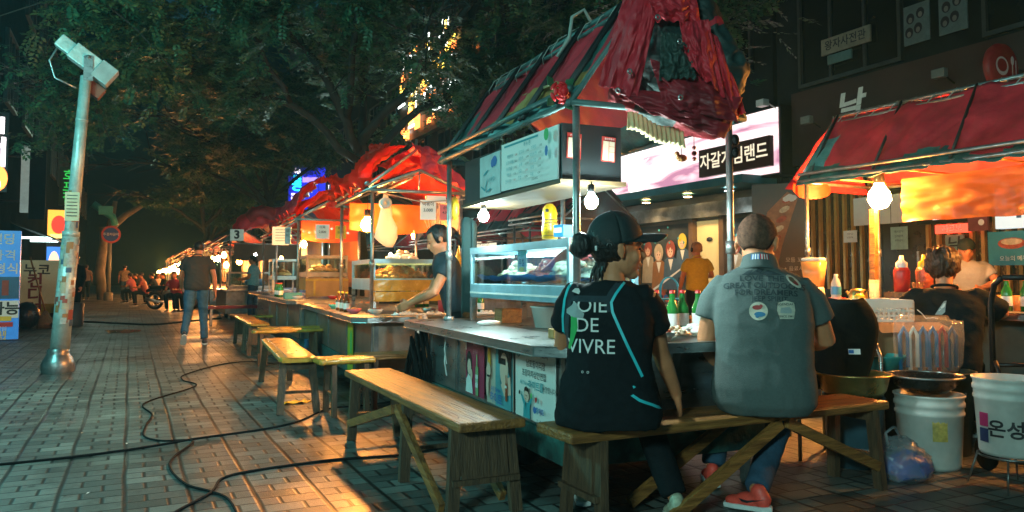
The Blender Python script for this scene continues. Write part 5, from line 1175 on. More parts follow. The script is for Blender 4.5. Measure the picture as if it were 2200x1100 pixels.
for k in range(1, 7): dup(fs_, (far[k][0], far[k][1], 0), 0, names[k] + ' food stall in the row of warm lights, counted from the near end')
bl = [(-.05, .6, 1.55, 0), (.9, .3, 1.6, 0), (.4, 1.6, 1.72, 1), (-.3, 2.2, 1.45, 0), (.5, .9, 1.82, 0)]
pos = {0: 'left', 1: 'right', 2: 'middle', 3: 'low outer', 4: 'high inner'}
for i, (x, y) in enumerate(far):
    for j, (dx, dy, z, wt) in enumerate(bl):
        bulb('%s bare bulb of the %s stall in the far row' % (pos[j], names[i]), (x + dx + .05 * ((i * 7) % 5 - 2), y + dy, z - .05 * (i % 3)), .2, bulb_farw if (wt and i % 2 == 0) else bulb_small, .085 + .009 * i)

# --- right hand row of stalls
LR = (5.75, 2.35, 0); RR = radians(1.0); wr, ir = WL(LR, RR)
sr = stall('right hand stall under a taut dark red awning lit orange from inside', LR, RR, 2.88, 1.0, .86, 2.0, 2.68, over=(.42, .2, .3, .25), nraf=5, lowz=.15, detail=False, body=mat('teal_grey_front', (.10, .14, .14), .4, .3, .3, 3), roof_over=.05)
g = MB()
def mrf(u, v):
    n = noise.noise(V((u * 6, v * 2, 9)))
    if v < .20 + .22 * n: return green_t
    if u < .12: return green_t
    if u > .93 and v < .7: return teal_t
    return red_t
cloth_slope(g, -.05, 2.93, -.09, 1.97, .48, 2.66, mrf, .035, 61, 90, 20); cloth_slope(g, -.05, 2.93, 1.07, 2.0, .5, 2.66, lambda u, v: red_t, .035, 65, 50, 12)
g.grid(lambda u, v: (-.09 + (.59 + .57 * (2 * u - 1 if u > .5 else 0)) * u * 1.0 + 0, 3.04 + .05 * sin(v * 5), 0), 1, 1) if False else None
for k in range(1):
    pass
g.build('canopy', None, sr, thick=.004)
g = MB(); g.use(red_t)
g.grid(lambda u, v: ((1 - v) * (-.12 + 1.2 * u) + v * .5, 2.95 + .08 * (1 - v) + .04 * noise.noise(V((u * 5, v * 4, 1))), 2.0 - .06 * (1 - v) + .68 * v), 24, 20); g.build('gable_tarp', None, sr, thick=.004)
g = MB(); g.grid(lambda u, v: (-.10 + .5 * u, 2.95 + .04 * sin(u * 6), 2.0 - (.08 + .07 * sin(u * 3.1)) * v), 14, 5); g.build('gable_valance', vinyl_r, sr)
g = MB()
for k in range(16):
    y = .05 + k * .185; g.tube([(.5, y, 2.70), (.44, y + .04, 2.62), (.46, y + .10, 2.57), (.5, y + .15, 2.69)], .0045, 5)
g.build('lashings', MATS['old_rope'], sr)
g = MB(); g.grid(lambda u, v: (.18 + .02 * sin(u * 4) + .035 * noise.fractal(V((u * 5, v * 2, 4)), 1, 2, 3) * (.3 + v) + .012 * (1 - abs(noise.noise(V((u * 6 + v, v * 4, 8)))) * 3), -.1 + 2.12 * u, 1.94 - (.37 + .02 * noise.noise(V((u * 6, 1, 1)))) * v), 80, 22); g.build('inner_valance', vinyl_o, sr)
g = MB()
for y in (.5, 1.2, 1.9, 2.6):
    g.tube([(0, y, 2.0), (.98, y, 2.0)], .01, 6)
    g.tube([(0, y, 2.0), (.25, y + .3, 2.03), (.5, y, 2.3)], .008, 6)
g.build('inner_bars', mat('warm_bar', (.5, .28, .1), .5, .3), sr)
bulb('large warm bulb against the orange valance of the right hand stall', wr(.10, 2.18, 1.80), .1, glow('bulb_warm_big', (1, .37, .07), 900), .095)
q = thing('lamp_post', 'wooden post carrying the large warm bulb on the right hand stall', 'post', wr(.12, 2.27, 0))
g = MB(); g.beam((0, 0, .861), (.02, 0, 1.70), .05); g.build('post', wood, q)

# ------------------------------------------------------------ crowded counters
grn_g = MATS['green_glass']; brn_g = mat('brown_glass', (.16, .05, .012), .1, spec=.8)
for k in range(7): bottle(w2(.72 + .07 * (k % 4), 1.35 + .09 * (k // 4), .751), 'green bottle in the cluster at the far end of the second counter', 'green bottles at the far end of the second counter', grn_g)
for k in range(5): bottle(w2(-.2 + .02 * (k % 2), .25 + .12 * k, .751), 'brown bottle in the line along the outer edge of the second counter', 'brown bottles along the second counter', brn_g, .9, plastic_y)
for k in range(6): bottle(w3(-.12 + .03 * (k % 2), .9 + .12 * k, .791), 'green bottle in the line along the third counter', 'green bottles along the third counter', grn_g)
for k in range(5): bottle(wr(-.1, 1.02 - .13 * k, .861), 'green bottle standing behind the amber cups at the right hand stall', 'green bottles at the right hand stall', grn_g, 1.05)
def bowl(loc, label, m_, grp=None, r=.07, food=None):
    q = thing('bowl', label, 'bowl', loc, 0, grp)
    g = MB(); g.lathe([(0, 0), (r * .5, 0), (r * .85, r * .35), (r, r * .62), (r * .94, r * .62), (r * .8, r * .36), (r * .45, .006), (0, .006)], n=20); g.build('dish', m_, q)
    if food:
        g = MB(); rn = random.Random(int(loc[1] * 97))
        for k in range(9): a = rn.uniform(0, 6.3); b = rn.uniform(0, r * .6); g.ball((b * cos(a), b * sin(a), r * .5 + rn.uniform(0, .012)), (.018, .012, .010), 7)
        g.build('food', food, q)
for k, (x, y, m_, f_, lb) in enumerate(((.0, -.2, plastic_w, food_r, 'white bowl of red food on the near left of the second counter'), (-.18, -.05, plastic_pk, food_o, 'pink bowl on the outer edge of the second counter'), (.52, -.22, steel, food_w, 'steel bowl before the taped display case'), (-.15, 1.3, plastic_t, food_r, 'teal bowl farther along the second counter'))):
    bowl(w2(x, y, .751), lb, m_, None, .075, f_)
for k, (x, y, m_, f_, lb) in enumerate(((-.08, -.55, plastic_w, food_o, 'white bowl at the near corner of the third counter'), (.4, -.6, plastic_r, food_w, 'red bowl on the near edge of the third counter'), (.62, -.45, steel, food_r, 'steel bowl by the board wrapped case'))):
    bowl(w3(x, y, .791), lb, m_, None, .08, f_)
for k, (x, y, m_, f_, lb) in enumerate(((-.28, 2.38 - .08, steel, food_r, 'steel bowl of red sauce left of the kettle'), (-.05, 2.35, plastic_w, food_w, 'white bowl behind the kettle'), (.25, 2.0, steel, food_o, 'steel bowl of fried food behind the tray stack'), (.1, 2.65, plastic_r, food_r, 'red bowl beside the juice blender'))):
    bowl(wr(x, y, .861), lb, m_, None, .085, f_)
for k, (x, y, m_, f_, lb) in enumerate(((.42, -.12, plastic_w, food_r, 'white bowl of red food on the near counter beside the white snacks'), (.95, -.12, steel, food_w, 'steel bowl on the near counter at the man\'s elbow'), (1.05, .15, plastic_t, food_r, 'teal bowl at the right corner of the near counter'))):
    bowl(w1(x, y, .781), lb, m_, None, .075, f_)
for k in range(5): bottle(w1(.62 + .09 * k, .34 + .03 * (k % 2), .781), 'green bottle in the row behind the snacks on the near counter', 'green bottles on the near counter', grn_g, 1.1)
# hanging cards and skewer price tags over the counters
def hang_card(loc, n, w, h, txt, label, m_=paper, tm=ink):
    a = Art(loc, n); a.sheet(w, h, m_, .003)
    for i, s_ in enumerate(txt): a.text(s_, 0, h * .28 - i * h * .3, h * .22, tm, .01)
    tag(a.build('price_card'), label, 'price card')
hang_card(w2(.55, -.07, 1.78), (-.2, -1, 0), .16, .20, ('떡볶이', '3,000'), 'white price card hanging on the near bar of the second stall')
hang_card(w2(.74, -.07, 1.76), (-.2, -1, 0), .13, .16, ('순대', '4,000'), 'pink price card right of the white one at the second stall', plastic_pk)
hang_card(w3(.35, .0, 1.78), (-.2, -1, 0), .2, .22, ('어묵', '2,000'), 'white price card hanging on the near bar of the third stall')
hang_card(w3(.62, .0, 1.78), (-.2, -1, 0), .16, .2, ('튀김', '3,000'), 'yellow price card hanging on the near bar of the third stall', plastic_y)
hang_card(w3(-.05, .7, 1.75), (-1, -.3, 0), .2, .26, ('김밥', '만두'), 'pale blue price card on the outer side of the third stall', MATS['menu_pale'])
# string of little bulbs under the third roof edge and a white lamp beyond
q = thing('light_string', 'string of small white bulbs along the inner edge of the third stall', 'string lights', w3(0, 0, 0), R3)
g = MB(); g.tube([(.12 + .75 * i / 10, .5, 1.86 - .04 * sin(i)) for i in range(11)], .004, 5); g.build('wire', black_m, q)
for k in range(9): g = MB(); g.ball((.16 + .085 * k, .5, 1.83 - .04 * sin(k + .5)), .018, 8); g.build('small_bulb', glow('string_bulb', (1, .85, .6), 30), q)
bulb('cool white lamp glaring behind the third stall', (4.15, 15.3, 2.02), .1, bulb_white, .06)
bulb('warm bulb behind the second stall\'s display case', (3.9, 11.2, 1.75), .1, bulb_small, .06)
# gas canister and crates beside the benches and stalls
q = thing('gas_cylinder', 'grey gas cylinder standing between the first two stalls', 'gas cylinder', (2.75, 6.22, 0)); g = MB(); g.lathe([(0, 0), (.15, 0), (.16, .05), (.16, .5), (.12, .58), (.05, .6), (0, .6)], n=20); g.build('cylinder', mat('cylinder_grey', (.14, .15, .14), .45, .3, .3, 8), q); g = MB(); g.lathe([(.10, .58), (.10, .70)], n=18); g.build('collar', steel_d, q)
for k, (x, y, m_, lb) in enumerate(((2.35, 10.95 - .3, plastic_b, 'blue crate tucked under the near end of the third stall'), (3.0, 6.75, plastic_r, 'red crate between the first two stalls'))):
    g = MB(); g.box(-.2, .2, -.15, .15, 0, .26)
    for j in range(4): g.box(-.205, .205, -.155, .155, .03 + .065 * j, .05 + .065 * j)
    o = g.build('crate', m_, bevel=.004); o.location = (x, y, 0); tag(o, lb, 'crate')

# ------------------------------------------------------------ goods and clutter at the right stall
def put(o, loc, label, cat, rz=0, group=None):
    o.location = loc; o.rotation_euler = (0, 0, rz); return tag(o, label, cat, group)
zc = .861
q = thing('juice_blender', 'clear juice blender jug with a handle on the right hand counter', 'blender', wr(-.22, 2.62, zc), .4); q.scale = (1.2, 1.2, 1.12)
g = MB(); g.rings([(0, 0, 0, .075, .07), (0, 0, .12, .065, .06), (0, 0, .14, .055, .055)], 16, 6); g.build('base', plastic_w, q)
g = MB(); g.rings([(0, 0, .142, .06, .06), (0, 0, .34, .082, .08)], 16, 5); g.build('jug', film_mat('amber_jug', (.85, .45, .15), .8), q)
g = MB(); g.box(-.07, .07, -.07, .07, .342, .37); g.build('lid', plastic_w, q, bevel=.01)
g = MB(); g.tube([(.08, 0, .32), (.14, 0, .31), (.16, 0, .25), (.14, 0, .19), (.07, 0, .17)], .011, 8); g.build('handle', plastic_w, q)
q = thing('water_bottle', 'clear water bottle with a blue band right of the juice blender', 'bottle', wr(-.18, 2.42, zc))
g = MB(); g.lathe([(0, 0), (.04, 0), (.043, .05), (.04, .1), (.043, .14), (.04, .19), (.018, .24), (.016, .27), (0, .27)], n=18); g.build('bottle', film_mat('bottle_film', (.6, .7, .8), .5), q); g = MB(); g.lathe([(.0445, .09), (.0445, .16)], n=18); g.build('label', plastic_b, q)
q = thing('kettle', 'squat brass coloured kettle on the right hand counter', 'kettle', wr(-.2, 2.18, zc))
g = MB(); g.lathe([(0, 0), (.075, 0), (.08, .03), (.07, .12), (.055, .14), (0, .15)], n=22); g.build('body', brass, q)
g = MB(); g.tube([(.0, -.07, .12), (.0, -.12, .15), (0, -.15, .09), (0, -.09, .03)], .008, 7); g.build('handle', black_m, q); g = MB(); g.tube([(0, .06, .06), (0, .12, .12)], [.016, .009], 8); g.build('spout', brass, q)
q = thing('lemon_bag', 'yellow fruit in a clear bag in front of the tray stack', 'fruit', wr(-.36, 2.02, zc))
g = MB()
for x, y, z in ((0, 0, .03), (.03, .06, .03), (-.02, -.06, .03), (.0, .02, .075)): g.ball((x, y, z), (.045, .045, .035), 10)
g.build('fruit', plastic_y, q)
q = thing('tray_stack', 'stack of white foam trays beside the sauce bottles', 'trays', wr(-.2, 1.82, zc))
for k in range(6):
    g = MB(); g.rings([(0, 0, .012 * k, .085, .13), (0, 0, .012 * k + .010, .10, .15)], 16, 5); g.build('tray', plastic_w, q)
for k, (y, m_, cp, lb) in enumerate(((1.90, plastic_r, ink_w, 'red squeeze bottle with a white cap'), (1.70, food_r, plastic_y, 'amber squeeze bottle with an orange cap'))):
    q = thing('sauce_bottle', lb + ' behind the tray stack', 'bottle', wr(-.02, y, zc + .12))
    g = MB(); g.lathe([(0, 0), (.06, 0), (.065, .17), (.05, .2), (0, .2)], n=18); g.build('bottle', m_, q); g = MB(); g.lathe([(.045, .2), (.045, .24), (.02, .26), (.015, .3), (0, .3)], n=14); g.build('cap', cp, q)
g = MB(); g.box(-.12, .12, -.25, .2, 0, .118); put(g.build('wooden_box', wood_d), wr(.0, 1.8, zc), 'dark wooden riser under the two squeeze bottles', 'box', RR)
q = thing('cup_stack', 'tall stack of clear plastic cups in front of the squeeze bottles', 'cups', wr(-.22, 2.01, zc)); 
for k in range(5):
    g = MB(); g.lathe([(.032, .03 * k), (.040, .03 * k + .10), (.043, .03 * k + .10)], n=16); g.build('cup', film, q)
q = thing('skewer_cup', 'pink plastic cup of wrapped skewers by the seated customer', 'cup', wr(-.25, 1.60, zc)); g = MB(); g.lathe([(0, 0), (.04, 0), (.065, .15), (.06, .15), (.036, .006), (0, .006)], n=18); g.build('cup', plastic_pk, q)
g = MB()
for k in range(6): g.tube([(0, 0, .03), (.04 * cos(k), .04 * sin(k), .2)], .006, 5)
g.build('skewers', wood, q)
# fried food behind, to the right of the customer
for k, (x, y, m_, lb) in enumerate(((.35, .65, food_o, 'orange fried heap on the right counter just right of the customer'), (.35, .25, food_o, 'golden heap of rolls at the right edge of the right counter'), (.55, .95, food_r, 'reddish heap behind the customer on the right counter'))):
    heap(wr(x, y, zc + .10), .15, .16, .14, m_, lb, seed=60 + k, n=22)
q = thing('food_tray', 'long metal tray carrying the fried heaps on the right counter', 'tray', wr(.42, .58, zc), RR); g = MB(); g.box(-.28, .28, -.58, .55, 0, .09); g.build('tray', steel, q, bevel=.01)
for k in range(5):
    q = thing('plastic_cup', 'amber drink cup number-less in the row before the fried heaps', 'cup', wr(-.05, 1.25 - .14 * k, zc), 0, 'amber drink cups in a row')
    q['label'] = 'amber plastic drink cup in the row before the fried heaps'
    g = MB(); g.lathe([(0, 0), (.028, 0), (.038, .11), (.034, .11), (.025, .005), (0, .005)], n=14); g.build('cup', MATS['amber_jug'], q)
# chairs, cartons, basins
blackpad = mat('black_upholstery', (.006, .010, .011), .75, 0, .3, 6, .3, spec=.12)
def padchair(label, loc, rz):
    t = thing('padded_chair', label, 'chair', loc, rz, 'black padded chairs')
    g = MB(); g.rings([(0, 0, .42, .2, .2), (0, 0, .44, .24, .24), (0, 0, .48, .24, .24), (0, 0, .50, .2, .2)], 24, 4); g.build('seat', blackpad, t)
    g = MB()
    vs = []
    def f(u, v):
        w = .205 * (1 - .55 * max(0, (v - .55) / .45) ** 2.2) * (1 - .25 * (1 - v) ** 3); a = (u - .5) * 2
        return (a * w, -.24 - .10 * v + .05 * a * a, .50 + .47 * v)
    g.grid(f, 16, 20); g.build('backrest', blackpad, t, thick=.05)
    for s in (-1, 1):
        g = MB(); g.tube([(s * .25, .18, .0), (s * .25, .18, .64), (s * .25, .12, .67), (s * .25, -.16, .67), (s * .25, -.2, .62), (s * .25, -.22, 0)], .012, 8); g.build('leg_frame', steel, t)
        g = MB(); g.tube([(s * .25, .14, .682), (s * .25, -.14, .682)], .018, 8); g.build('armrest', steel, t)
    return t
padchair('black padded chair with a chrome arm behind the man, its back to the camera', (3.96, 3.50, 0), radians(-28))
c2 = padchair('second black padded chair nested behind the man, mostly hidden by his arm', (3.84, 3.86, 0), radians(-14))
_mc = Matrix.Translation((3.96, 3.50, 0)) @ Matrix.Rotation(radians(-28), 4, 'Z'); a = Art(_mc @ V((.05, -.308, .66)), _mc.to_3x3() @ V((0, -1, .19))); a.sheet(.07, .032, paper, .001); a.rect(-.02, 0, .03, .02, ink_b); tag(a.build('sticker'), 'small white sticker on the back of the black padded chair', 'sticker')
q = thing('carton', 'brown cardboard carton beside the black padded chair', 'carton', (4.70, 3.60, 0), radians(-25))
g = MB(); g.box(-.22, .22, -.2, .2, .0, .80); g.build('box', card_m, q, bevel=.004); g = MB(); g.add([(-.22, -.2, .801), (.22, -.2, .801), (.23, -.34, .76), (-.23, -.33, .74)], [(0, 1, 2, 3)]); g.build('flap', card_m, q, thick=.004)
q = thing('plastic_basket', 'white perforated plastic basket standing on the brown carton', 'basket', (4.60, 3.66, .81), radians(-25))
g = MB()
def wallp(p0, p1, nx, nz, z0, z1):
    p0, p1 = V(p0), V(p1); d = (p1 - p0)
    for k in range(nz + 1): z = z0 + (z1 - z0) * k / nz; g.beam(p0 + V((0, 0, z)), p1 + V((0, 0, z)), .006, .018 if k in (0, nz) else .012)
    for k in range(nx + 1): p = p0 + d * (k / nx); g.beam(p + V((0, 0, z0)), p + V((0, 0, z1)), .012, .005)
for a_, b_ in (((-.2, -.15, 0), (.2, -.15, 0)), ((.2, -.15, 0), (.2, .15, 0)), ((.2, .15, 0), (-.2, .15, 0)), ((-.2, .15, 0), (-.2, -.15, 0))): wallp(a_, b_, 12, 4, 0, .13)
g.box(-.2, .2, -.15, .15, -.004, .0); g.box(-.19, .19, -.155, -.158, .085, .13); g.build('basket', plastic_w, q)
def basin(name, label, loc, prof, m, grp=None, cat='basin'):
    g = MB(); g.lathe(prof, n=44); o = g.build(name, m); o.location = loc; return tag(o, label, cat)
basin('brass_basin', 'wide brass coloured basin at the end of the couple\'s bench', (3.86, 3.22, .40), [(0, 0), (.15, 0), (.18, .04), (.2, .12), (.22, .128), (.222, .134), (.205, .136), (.185, .115), (.165, .03), (0, .012)], brass)
basin('grey_tub', 'grey blue tub standing under the brass basin', (3.86, 3.22, 0), [(0, 0), (.15, 0), (.165, .38), (.175, .395), (.16, .395), (.14, .01), (0, .01)], mat('tub_blue', (.06, .13, .17), .4), cat='tub')
q = thing('white_bucket', 'large white bucket with a yellow label, the black sieve on its rim', 'bucket', (4.23, 3.0, 0))
bprof = [(0, .0), (.155, 0), (.162, .02), (.178, .30), (.185, .305), (.185, .32), (.18, .325), (.181, .35), (.188, .355), (.188, .375), (.182, .38), (.184, .405), (.192, .41), (.192, .42), (.175, .42), (.15, .02), (0, .015)]
g = MB(); g.lathe(bprof, n=40); g.build('tub', mat('bucket_white', (.62, .60, .56), .42, 0, .25, 5), q)
g = MB(); 
vs = [(.1765 * cos(a), .1765 * sin(a), z) for z in (.17, .29) for a in [radians(-140 + 26 * i / 5) for i in range(6)]]; g.add(vs, [(i, i + 1, i + 7, i + 6) for i in range(5)], True); g.build('label', mat('yellow_label', (.65, .48, .12), .5, 0, .5, 25), q)
g = MB(); g.tube([(.19 * cos(a), .19 * sin(a), .36 - .10 * sin((a + .3) * 1.1)) for a in [radians(-60 + 80 * i / 10) for i in range(11)]], .004, 6); g.build('bail', steel_d, q)
q = thing('sieve', 'black perforated metal sieve bowl on the white bucket', 'sieve', (4.2, 3.0, .425))
g = MB(); g.lathe([(0, .0), (.10, .002), (.16, .04), (.19, .09), (.205, .095), (.206, .1), (.188, .1), (.155, .048), (.098, .008), (0, .006)], n=44); g.build('bowl', mat('black_enamel', (.03, .035, .035), .25, .6, .3, 60), q)
g = MB(); g.lathe([(.207, .094), (.211, .1), (.207, .106), (.203, .1), (.207, .094)], n=44); g.build('rim', steel, q)
q = thing('white_bucket', 'white bucket with black handwriting on a wire stand at the right edge', 'bucket', (4.17, 2.50, .175))
g = MB(); g.lathe([(r * .9, z * .95) for r, z in bprof], n=40); g.build('tub', MATS['bucket_white'], q)
a = Art((0, 0, 0), V((-.9, -.42, 0))); 
dv = V((-.86, -.5, 0)).normalized(); rv, uv, _ = frame(dv)
def wrap(art_items, R, z0, parent, name):
    g = MB()
    for (s_, x, z, sz, m_, b_) in art_items:
        g.use(m_)
        if s_ is None: vs = [V((x - sz / 2 + sz * i / 6, zz, 0)) for zz in (z, z + b_) for i in range(7)]; fs = [(i, i + 1, i + 8, i + 7) for i in range(6)]
        else: vs, fs = text_geo(s_, sz, b_); vs = [V((v.x + x, v.y + z, 0)) for v in vs]
        th0 = math.atan2(dv.y, dv.x)
        g.add([((R + .003) * cos(th0 + v.x / R), (R + .003) * sin(th0 + v.x / R), z0 + v.y) for v in vs], fs, False)
    return g.build(name, None, parent)
wrap([('온성종', .03, .14, .095, ink, .025), (None, -.125, .15, .055, mat('magenta_label', (.45, .02, .12), .5), .07), (None, -.125, .07, .055, mat('dark_blue_label', (.02, .04, .12), .5), .07)], .158, .0, q, 'handwriting')
q = thing('wire_stand', 'thin wire stand holding up the handwritten bucket', 'stand', (4.17, 2.50, 0))
for a_ in (.4, 2.0, 3.6, 5.2):
    g = MB(); g.tube([(.2 * cos(a_), .2 * sin(a_), 0), (.15 * cos(a_), .15 * sin(a_), .172)], .005, 6); g.build('leg', steel_d, q)
g = MB(); g.tube([(.15 * cos(a_), .15 * sin(a_), .166) for a_ in [2 * pi * i / 24 for i in range(25)]], .006, 6); g.build('ring', steel_d, q)
# bag with blue inside on the ground
q = thing('plastic_bag', 'clear plastic bag with a dark blue bag inside, slumped on the paving', 'bag', (3.82, 2.90, 0))
def blob(c, r, amp, sd, n=26, sc=7):
    g = MB(); g.ball((0, 0, 0), 1, n)
    for i, v in enumerate(g.v):
        v = V(v); w = 1 + amp * noise.fractal(v * 1.6 + V((sd, 0, 0)), 1, 2, 4) + amp * .6 * (1 - 2 * abs(noise.noise(v * 2.5 + V((0, sd, 0)))))
        p = V((v.x * r[0] * w, v.y * r[1] * w, v.z * r[2] * w)) + V(c); g.v[i] = (p.x, p.y, max(p.z, .003))
    return g
blob((0, 0, .08), (.165, .14, .115), .35, 3).build('outer_bag', film_mat('bag_film', (.62, .68, .72), .34), q)
blob((.03, -.03, .06), (.12, .09, .07), .35, 7).build('inner_bag', mat('blue_bag', (.015, .05, .42), .35, 0, .3, 9, .8), q)
g = MB(); g.tube([(-.08, 0, .18), (-.10, .0, .25), (-.03, 0, .28), (.02, 0, .22)], .012, 6, flat=.3); g.build('handle', MATS['bag_film'], q)
# bag of blue clogs on a bin
basin('green_bin', 'dark bin under the bag of blue handles', (4.62, 3.22, 0), [(0, 0), (.18, 0), (.22, .50), (.23, .51), (.21, .51), (.17, .01), (0, .01)], dgreen_t, cat='bin')
q = thing('handle_bundle', 'clear bag packed with blue, white and red plastic handles', 'bag', (4.52, 3.20, .515), radians(-28))
for k in range(6):
    x = -.15 + .06 * k
    g = MB(); g.tube([(x - .022, .0, .0), (x - .025, 0, .22), (x, 0, .27), (x + .025, 0, .22), (x + .022, 0, .02)], .013, 8); g.build('handle', (plastic_b, ink_w, plastic_b, plastic_b, plastic_r, mb_)[k], q)
g = MB(); g.rings([(0, 0, 0, .16, .1), (0, 0, .05, .18, .12), (0, 0, .2, .2, .12), (0, 0, .3, .2, .10), (0, 0, .33, .17, .03)], 30, 3)
for i, v in enumerate(g.v): g.v[i] = tuple(V(v) * (1 + .12 * noise.fractal(V(v) * 14, 1, 2, 3)))
g.build('clear_bag', mat_f := film_mat('crinkle_film', (.72, .75, .75), .16, .12), q)
basin('teal_bowl', 'teal plastic bowl tilted between the brass basin and the sieve', (4.36, 3.42, .50), [(0, 0), (.10, 0), (.15, .09), (.16, .1), (.145, .1), (.095, .01), (0, .01)], plastic_t, cat='bowl')
basin('green_stool', 'dark round stool under the teal bowl', (4.34, 3.42, 0), [(.13, 0), (.12, .47), (.13, .495), (0, .495)], black_m, cat='stool')
q = thing('hand_cart', 'black tubular hand cart cut by the right edge', 'hand cart', (4.43, 2.74, 0), radians(-30))
g = MB()
for x in (0, .36): g.tube([(x, 0, .1), (x, 0, .95), (x, -.04, 1.06), (x, -.12, 1.10)], .016, 8)
g.tube([(0, -.12, 1.10), (.36, -.12, 1.10)], .016, 8); g.tube([(0, 0, .6), (.36, 0, .6)], .012, 8); g.tube([(0, 0, .35), (.36, 0, .35)], .012, 8); g.tube([(0, -.03, .62), (-.03, -.1, .60), (-.02, -.13, .5)], .012, 8); g.build('frame', black_m, q)
g = MB(); g.box(0, .36, -.22, 0, .09, .1); g.build('toe_plate', steel_d, q)
for x in (-.04, .40): g = MB(); g.lathe([(0, -.02), (.09, -.02), (.1, 0), (.09, .02), (0, .02)], n=18, M=Matrix.Translation((x, .02, .1)) @ Matrix.Rotation(pi / 2, 4, 'Y')); g.build('wheel', rubber, q)
basin('cloth_tub', 'yellow topped box at the very right edge by the handwritten bucket', (4.32, 2.26, 0), [(0, 0), (.12, 0), (.13, .48), (.1, .54), (0, .55)], mat('tub_green', (.05, .10, .04), .5, 0, .5, 7), cat='tub')

# ------------------------------------------------------------ benches
def plank_bench(label, loc, rz, L, Wd, h, legs, top=wood, th=.045, panel=True, braces=(), soft=False, group='wooden benches', leg_m=wood_d, y0=0.0):
    """length along local +y, top from y=0..L"""
    t = thing('bench', label, 'bench', loc, rz, group)
    g = MB()
    if soft:
        n = 20
        vs = []
        def f(u, v):
            a = v * 2 * pi; e = 3.5
            ca, sa = cos(a), sin(a); x = math.copysign(abs(ca) ** (2 / e), ca) * Wd / 2; z = math.copysign(abs(sa) ** (2 / e), sa) * th / 2
            s = min(1, .75 + .25 * min(u, 1 - u) / .03); y = L * u
            w = .006 * noise.noise(V((x * 20, y * 12, z * 20))) + .004 * noise.noise(V((y * 60, x * 9, 2)))
            return (Wd / 2 + x * s + w, y + w, h - th / 2 + z * s + w)
        g.grid(f, 60, 28)
        for u in (0, 1): pass
        g.box(.02, Wd - .02, .003, L - .003, h - th + .012, h - .012)
    else:
        g.box(0, Wd, 0, L, h - th, h)
    tp = g.build('top', top, t, bevel=0 if soft else .011)
    if not soft:
        g = MB()
        for (y, dy, pn) in legs:
            for x in (.05, Wd / 2 + .01, Wd - .05):
                g.ball((x, y + .006 * ((x * 50) % 2), h), (.0055, .0055, .0015), 8)
        g.build('nail_heads', black_m, tp)
        g = MB()
        for k in range(5):
            x = Wd * (.15 + .17 * k); y = L * ((k * .37 + .11) % .8); g.box(x, x + .0022, y, y + .18 + .12 * (k % 3), h + .0003, h + .0009)
        g.build('cracks', black_m, tp)
    if soft:
        g = MB()
        for k in range(int(L / .06)): g.ball((-.001, .05 + k * .06, h - .012), .004, 6)
        for k in range(int(L / .045)): g.ball((Wd * .18, .04 + k * .045, h + .001), .0035, 6)
        g.build('tacks', steel, tp)
    for (y, dy, pn) in legs:
        for s in (0, 1):
            x = .035 if s == 0 else Wd - .035
            g = MB(); g.beam((x, y, h - th - .001), (x + (-.03 if s == 0 else .03), y + dy, 0), .055, .038); g.build('leg', leg_m, t)
        g = MB(); g.box(.02, Wd - .02, y - .018, y + .018, h - th - .055, h - th - .001); g.build('cross_bar', leg_m, t)
        if pn:
            g = MB(); sg = -1 if dy < 0 else 1
            g.add([(.06, y + sg * .023, h - th - .002), (Wd - .06, y + sg * .023, h - th - .002), (Wd - .05, y + sg * .023 + dy * .6, .16), (.05, y + sg * .023 + dy * .6, .16)], [(0, 1, 2, 3)]); g.build('end_panel', leg_m, t, thick=.012)
            g = MB(); g.beam((.0, y + sg * .03 + dy * .6, .165), (Wd, y + sg * .03 + dy * .6, .165), .03, .025); g.build('stretcher', leg_m, t)
        elif panel:
            g = MB(); g.beam((.01, y + dy * .55, .17), (Wd - .01, y + dy * .55, .17), .025, .02); g.build('stretcher', leg_m, t)
    for a_, b_ in braces:
        g = MB(); g.beam(a_, b_, .03, .05); g.build('brace', wood if top is wood_x or top is wood else leg_m, t)
    return t
plank_bench('long orange brown plank bench in the foreground with slanted braces', (1.325, 3.2, 0), radians(-1.0), 2.2, .335, .45,
    [(.13, -.03, True), (.86, -.04, False), (2.03, -.04, False)], braces=[((.0, .93, .38), (.0, .22, .02)), ((.0, 1.0, .36), (.0, 2.05, .10)), ((.33, .95, .38), (.33, .25, .03))])
cb = plank_bench('dark wooden bench carrying the seated woman and man', (3.60, 2.775, 0), radians(90), 1.95, .31, .45,
    [(.10, -.02, False), (1.78, .02, True)], top=wood, braces=[((.0, .78, .40), (.0, 1.45, .03)), ((.0, .74, .40), (.0, .10, .12)), ((.30, .78, .40), (.30, 1.45, .03))], group='wooden benches')
plank_bench('brown plank bench between the near stall and the second stall', (2.95, 6.32, 0), radians(90), 1.2, .30, .45, [(.12, -.02, False), (1.08, .02, True)])
soft = wood_y
plank_bench('long bench with a yellow taped padded top and splayed legs', (1.09, 6.38, 0), radians(-4.5), 2.15, .30, .46, [(.10, -.10, False), (2.02, .10, False)], top=soft, th=.06, soft=True, group='yellow taped benches')
plank_bench('short yellow taped bench end beside the long orange brown bench', (1.80, 6.08, 0), radians(90), .46, .30, .46, [(.08, 0, False), (.34, .0, False)], top=soft, th=.055, soft=True, group='yellow taped benches')
plank_bench('yellow taped bench with dark side boards near the third stall', (1.50, 11.25, 0), radians(-2), 2.5, .29, .46, [(.12, -.03, True), (.9, -.03, True), (2.3, .03, True)], top=soft, th=.05, soft=True, group='yellow taped benches')
plank_bench('front one of two taped benches set across before the second stall', (2.2, 9.75, 0), radians(90), .85, .22, .46, [(.1, 0, True), (.75, 0, True)], top=soft, th=.05, soft=True, group='yellow taped benches')
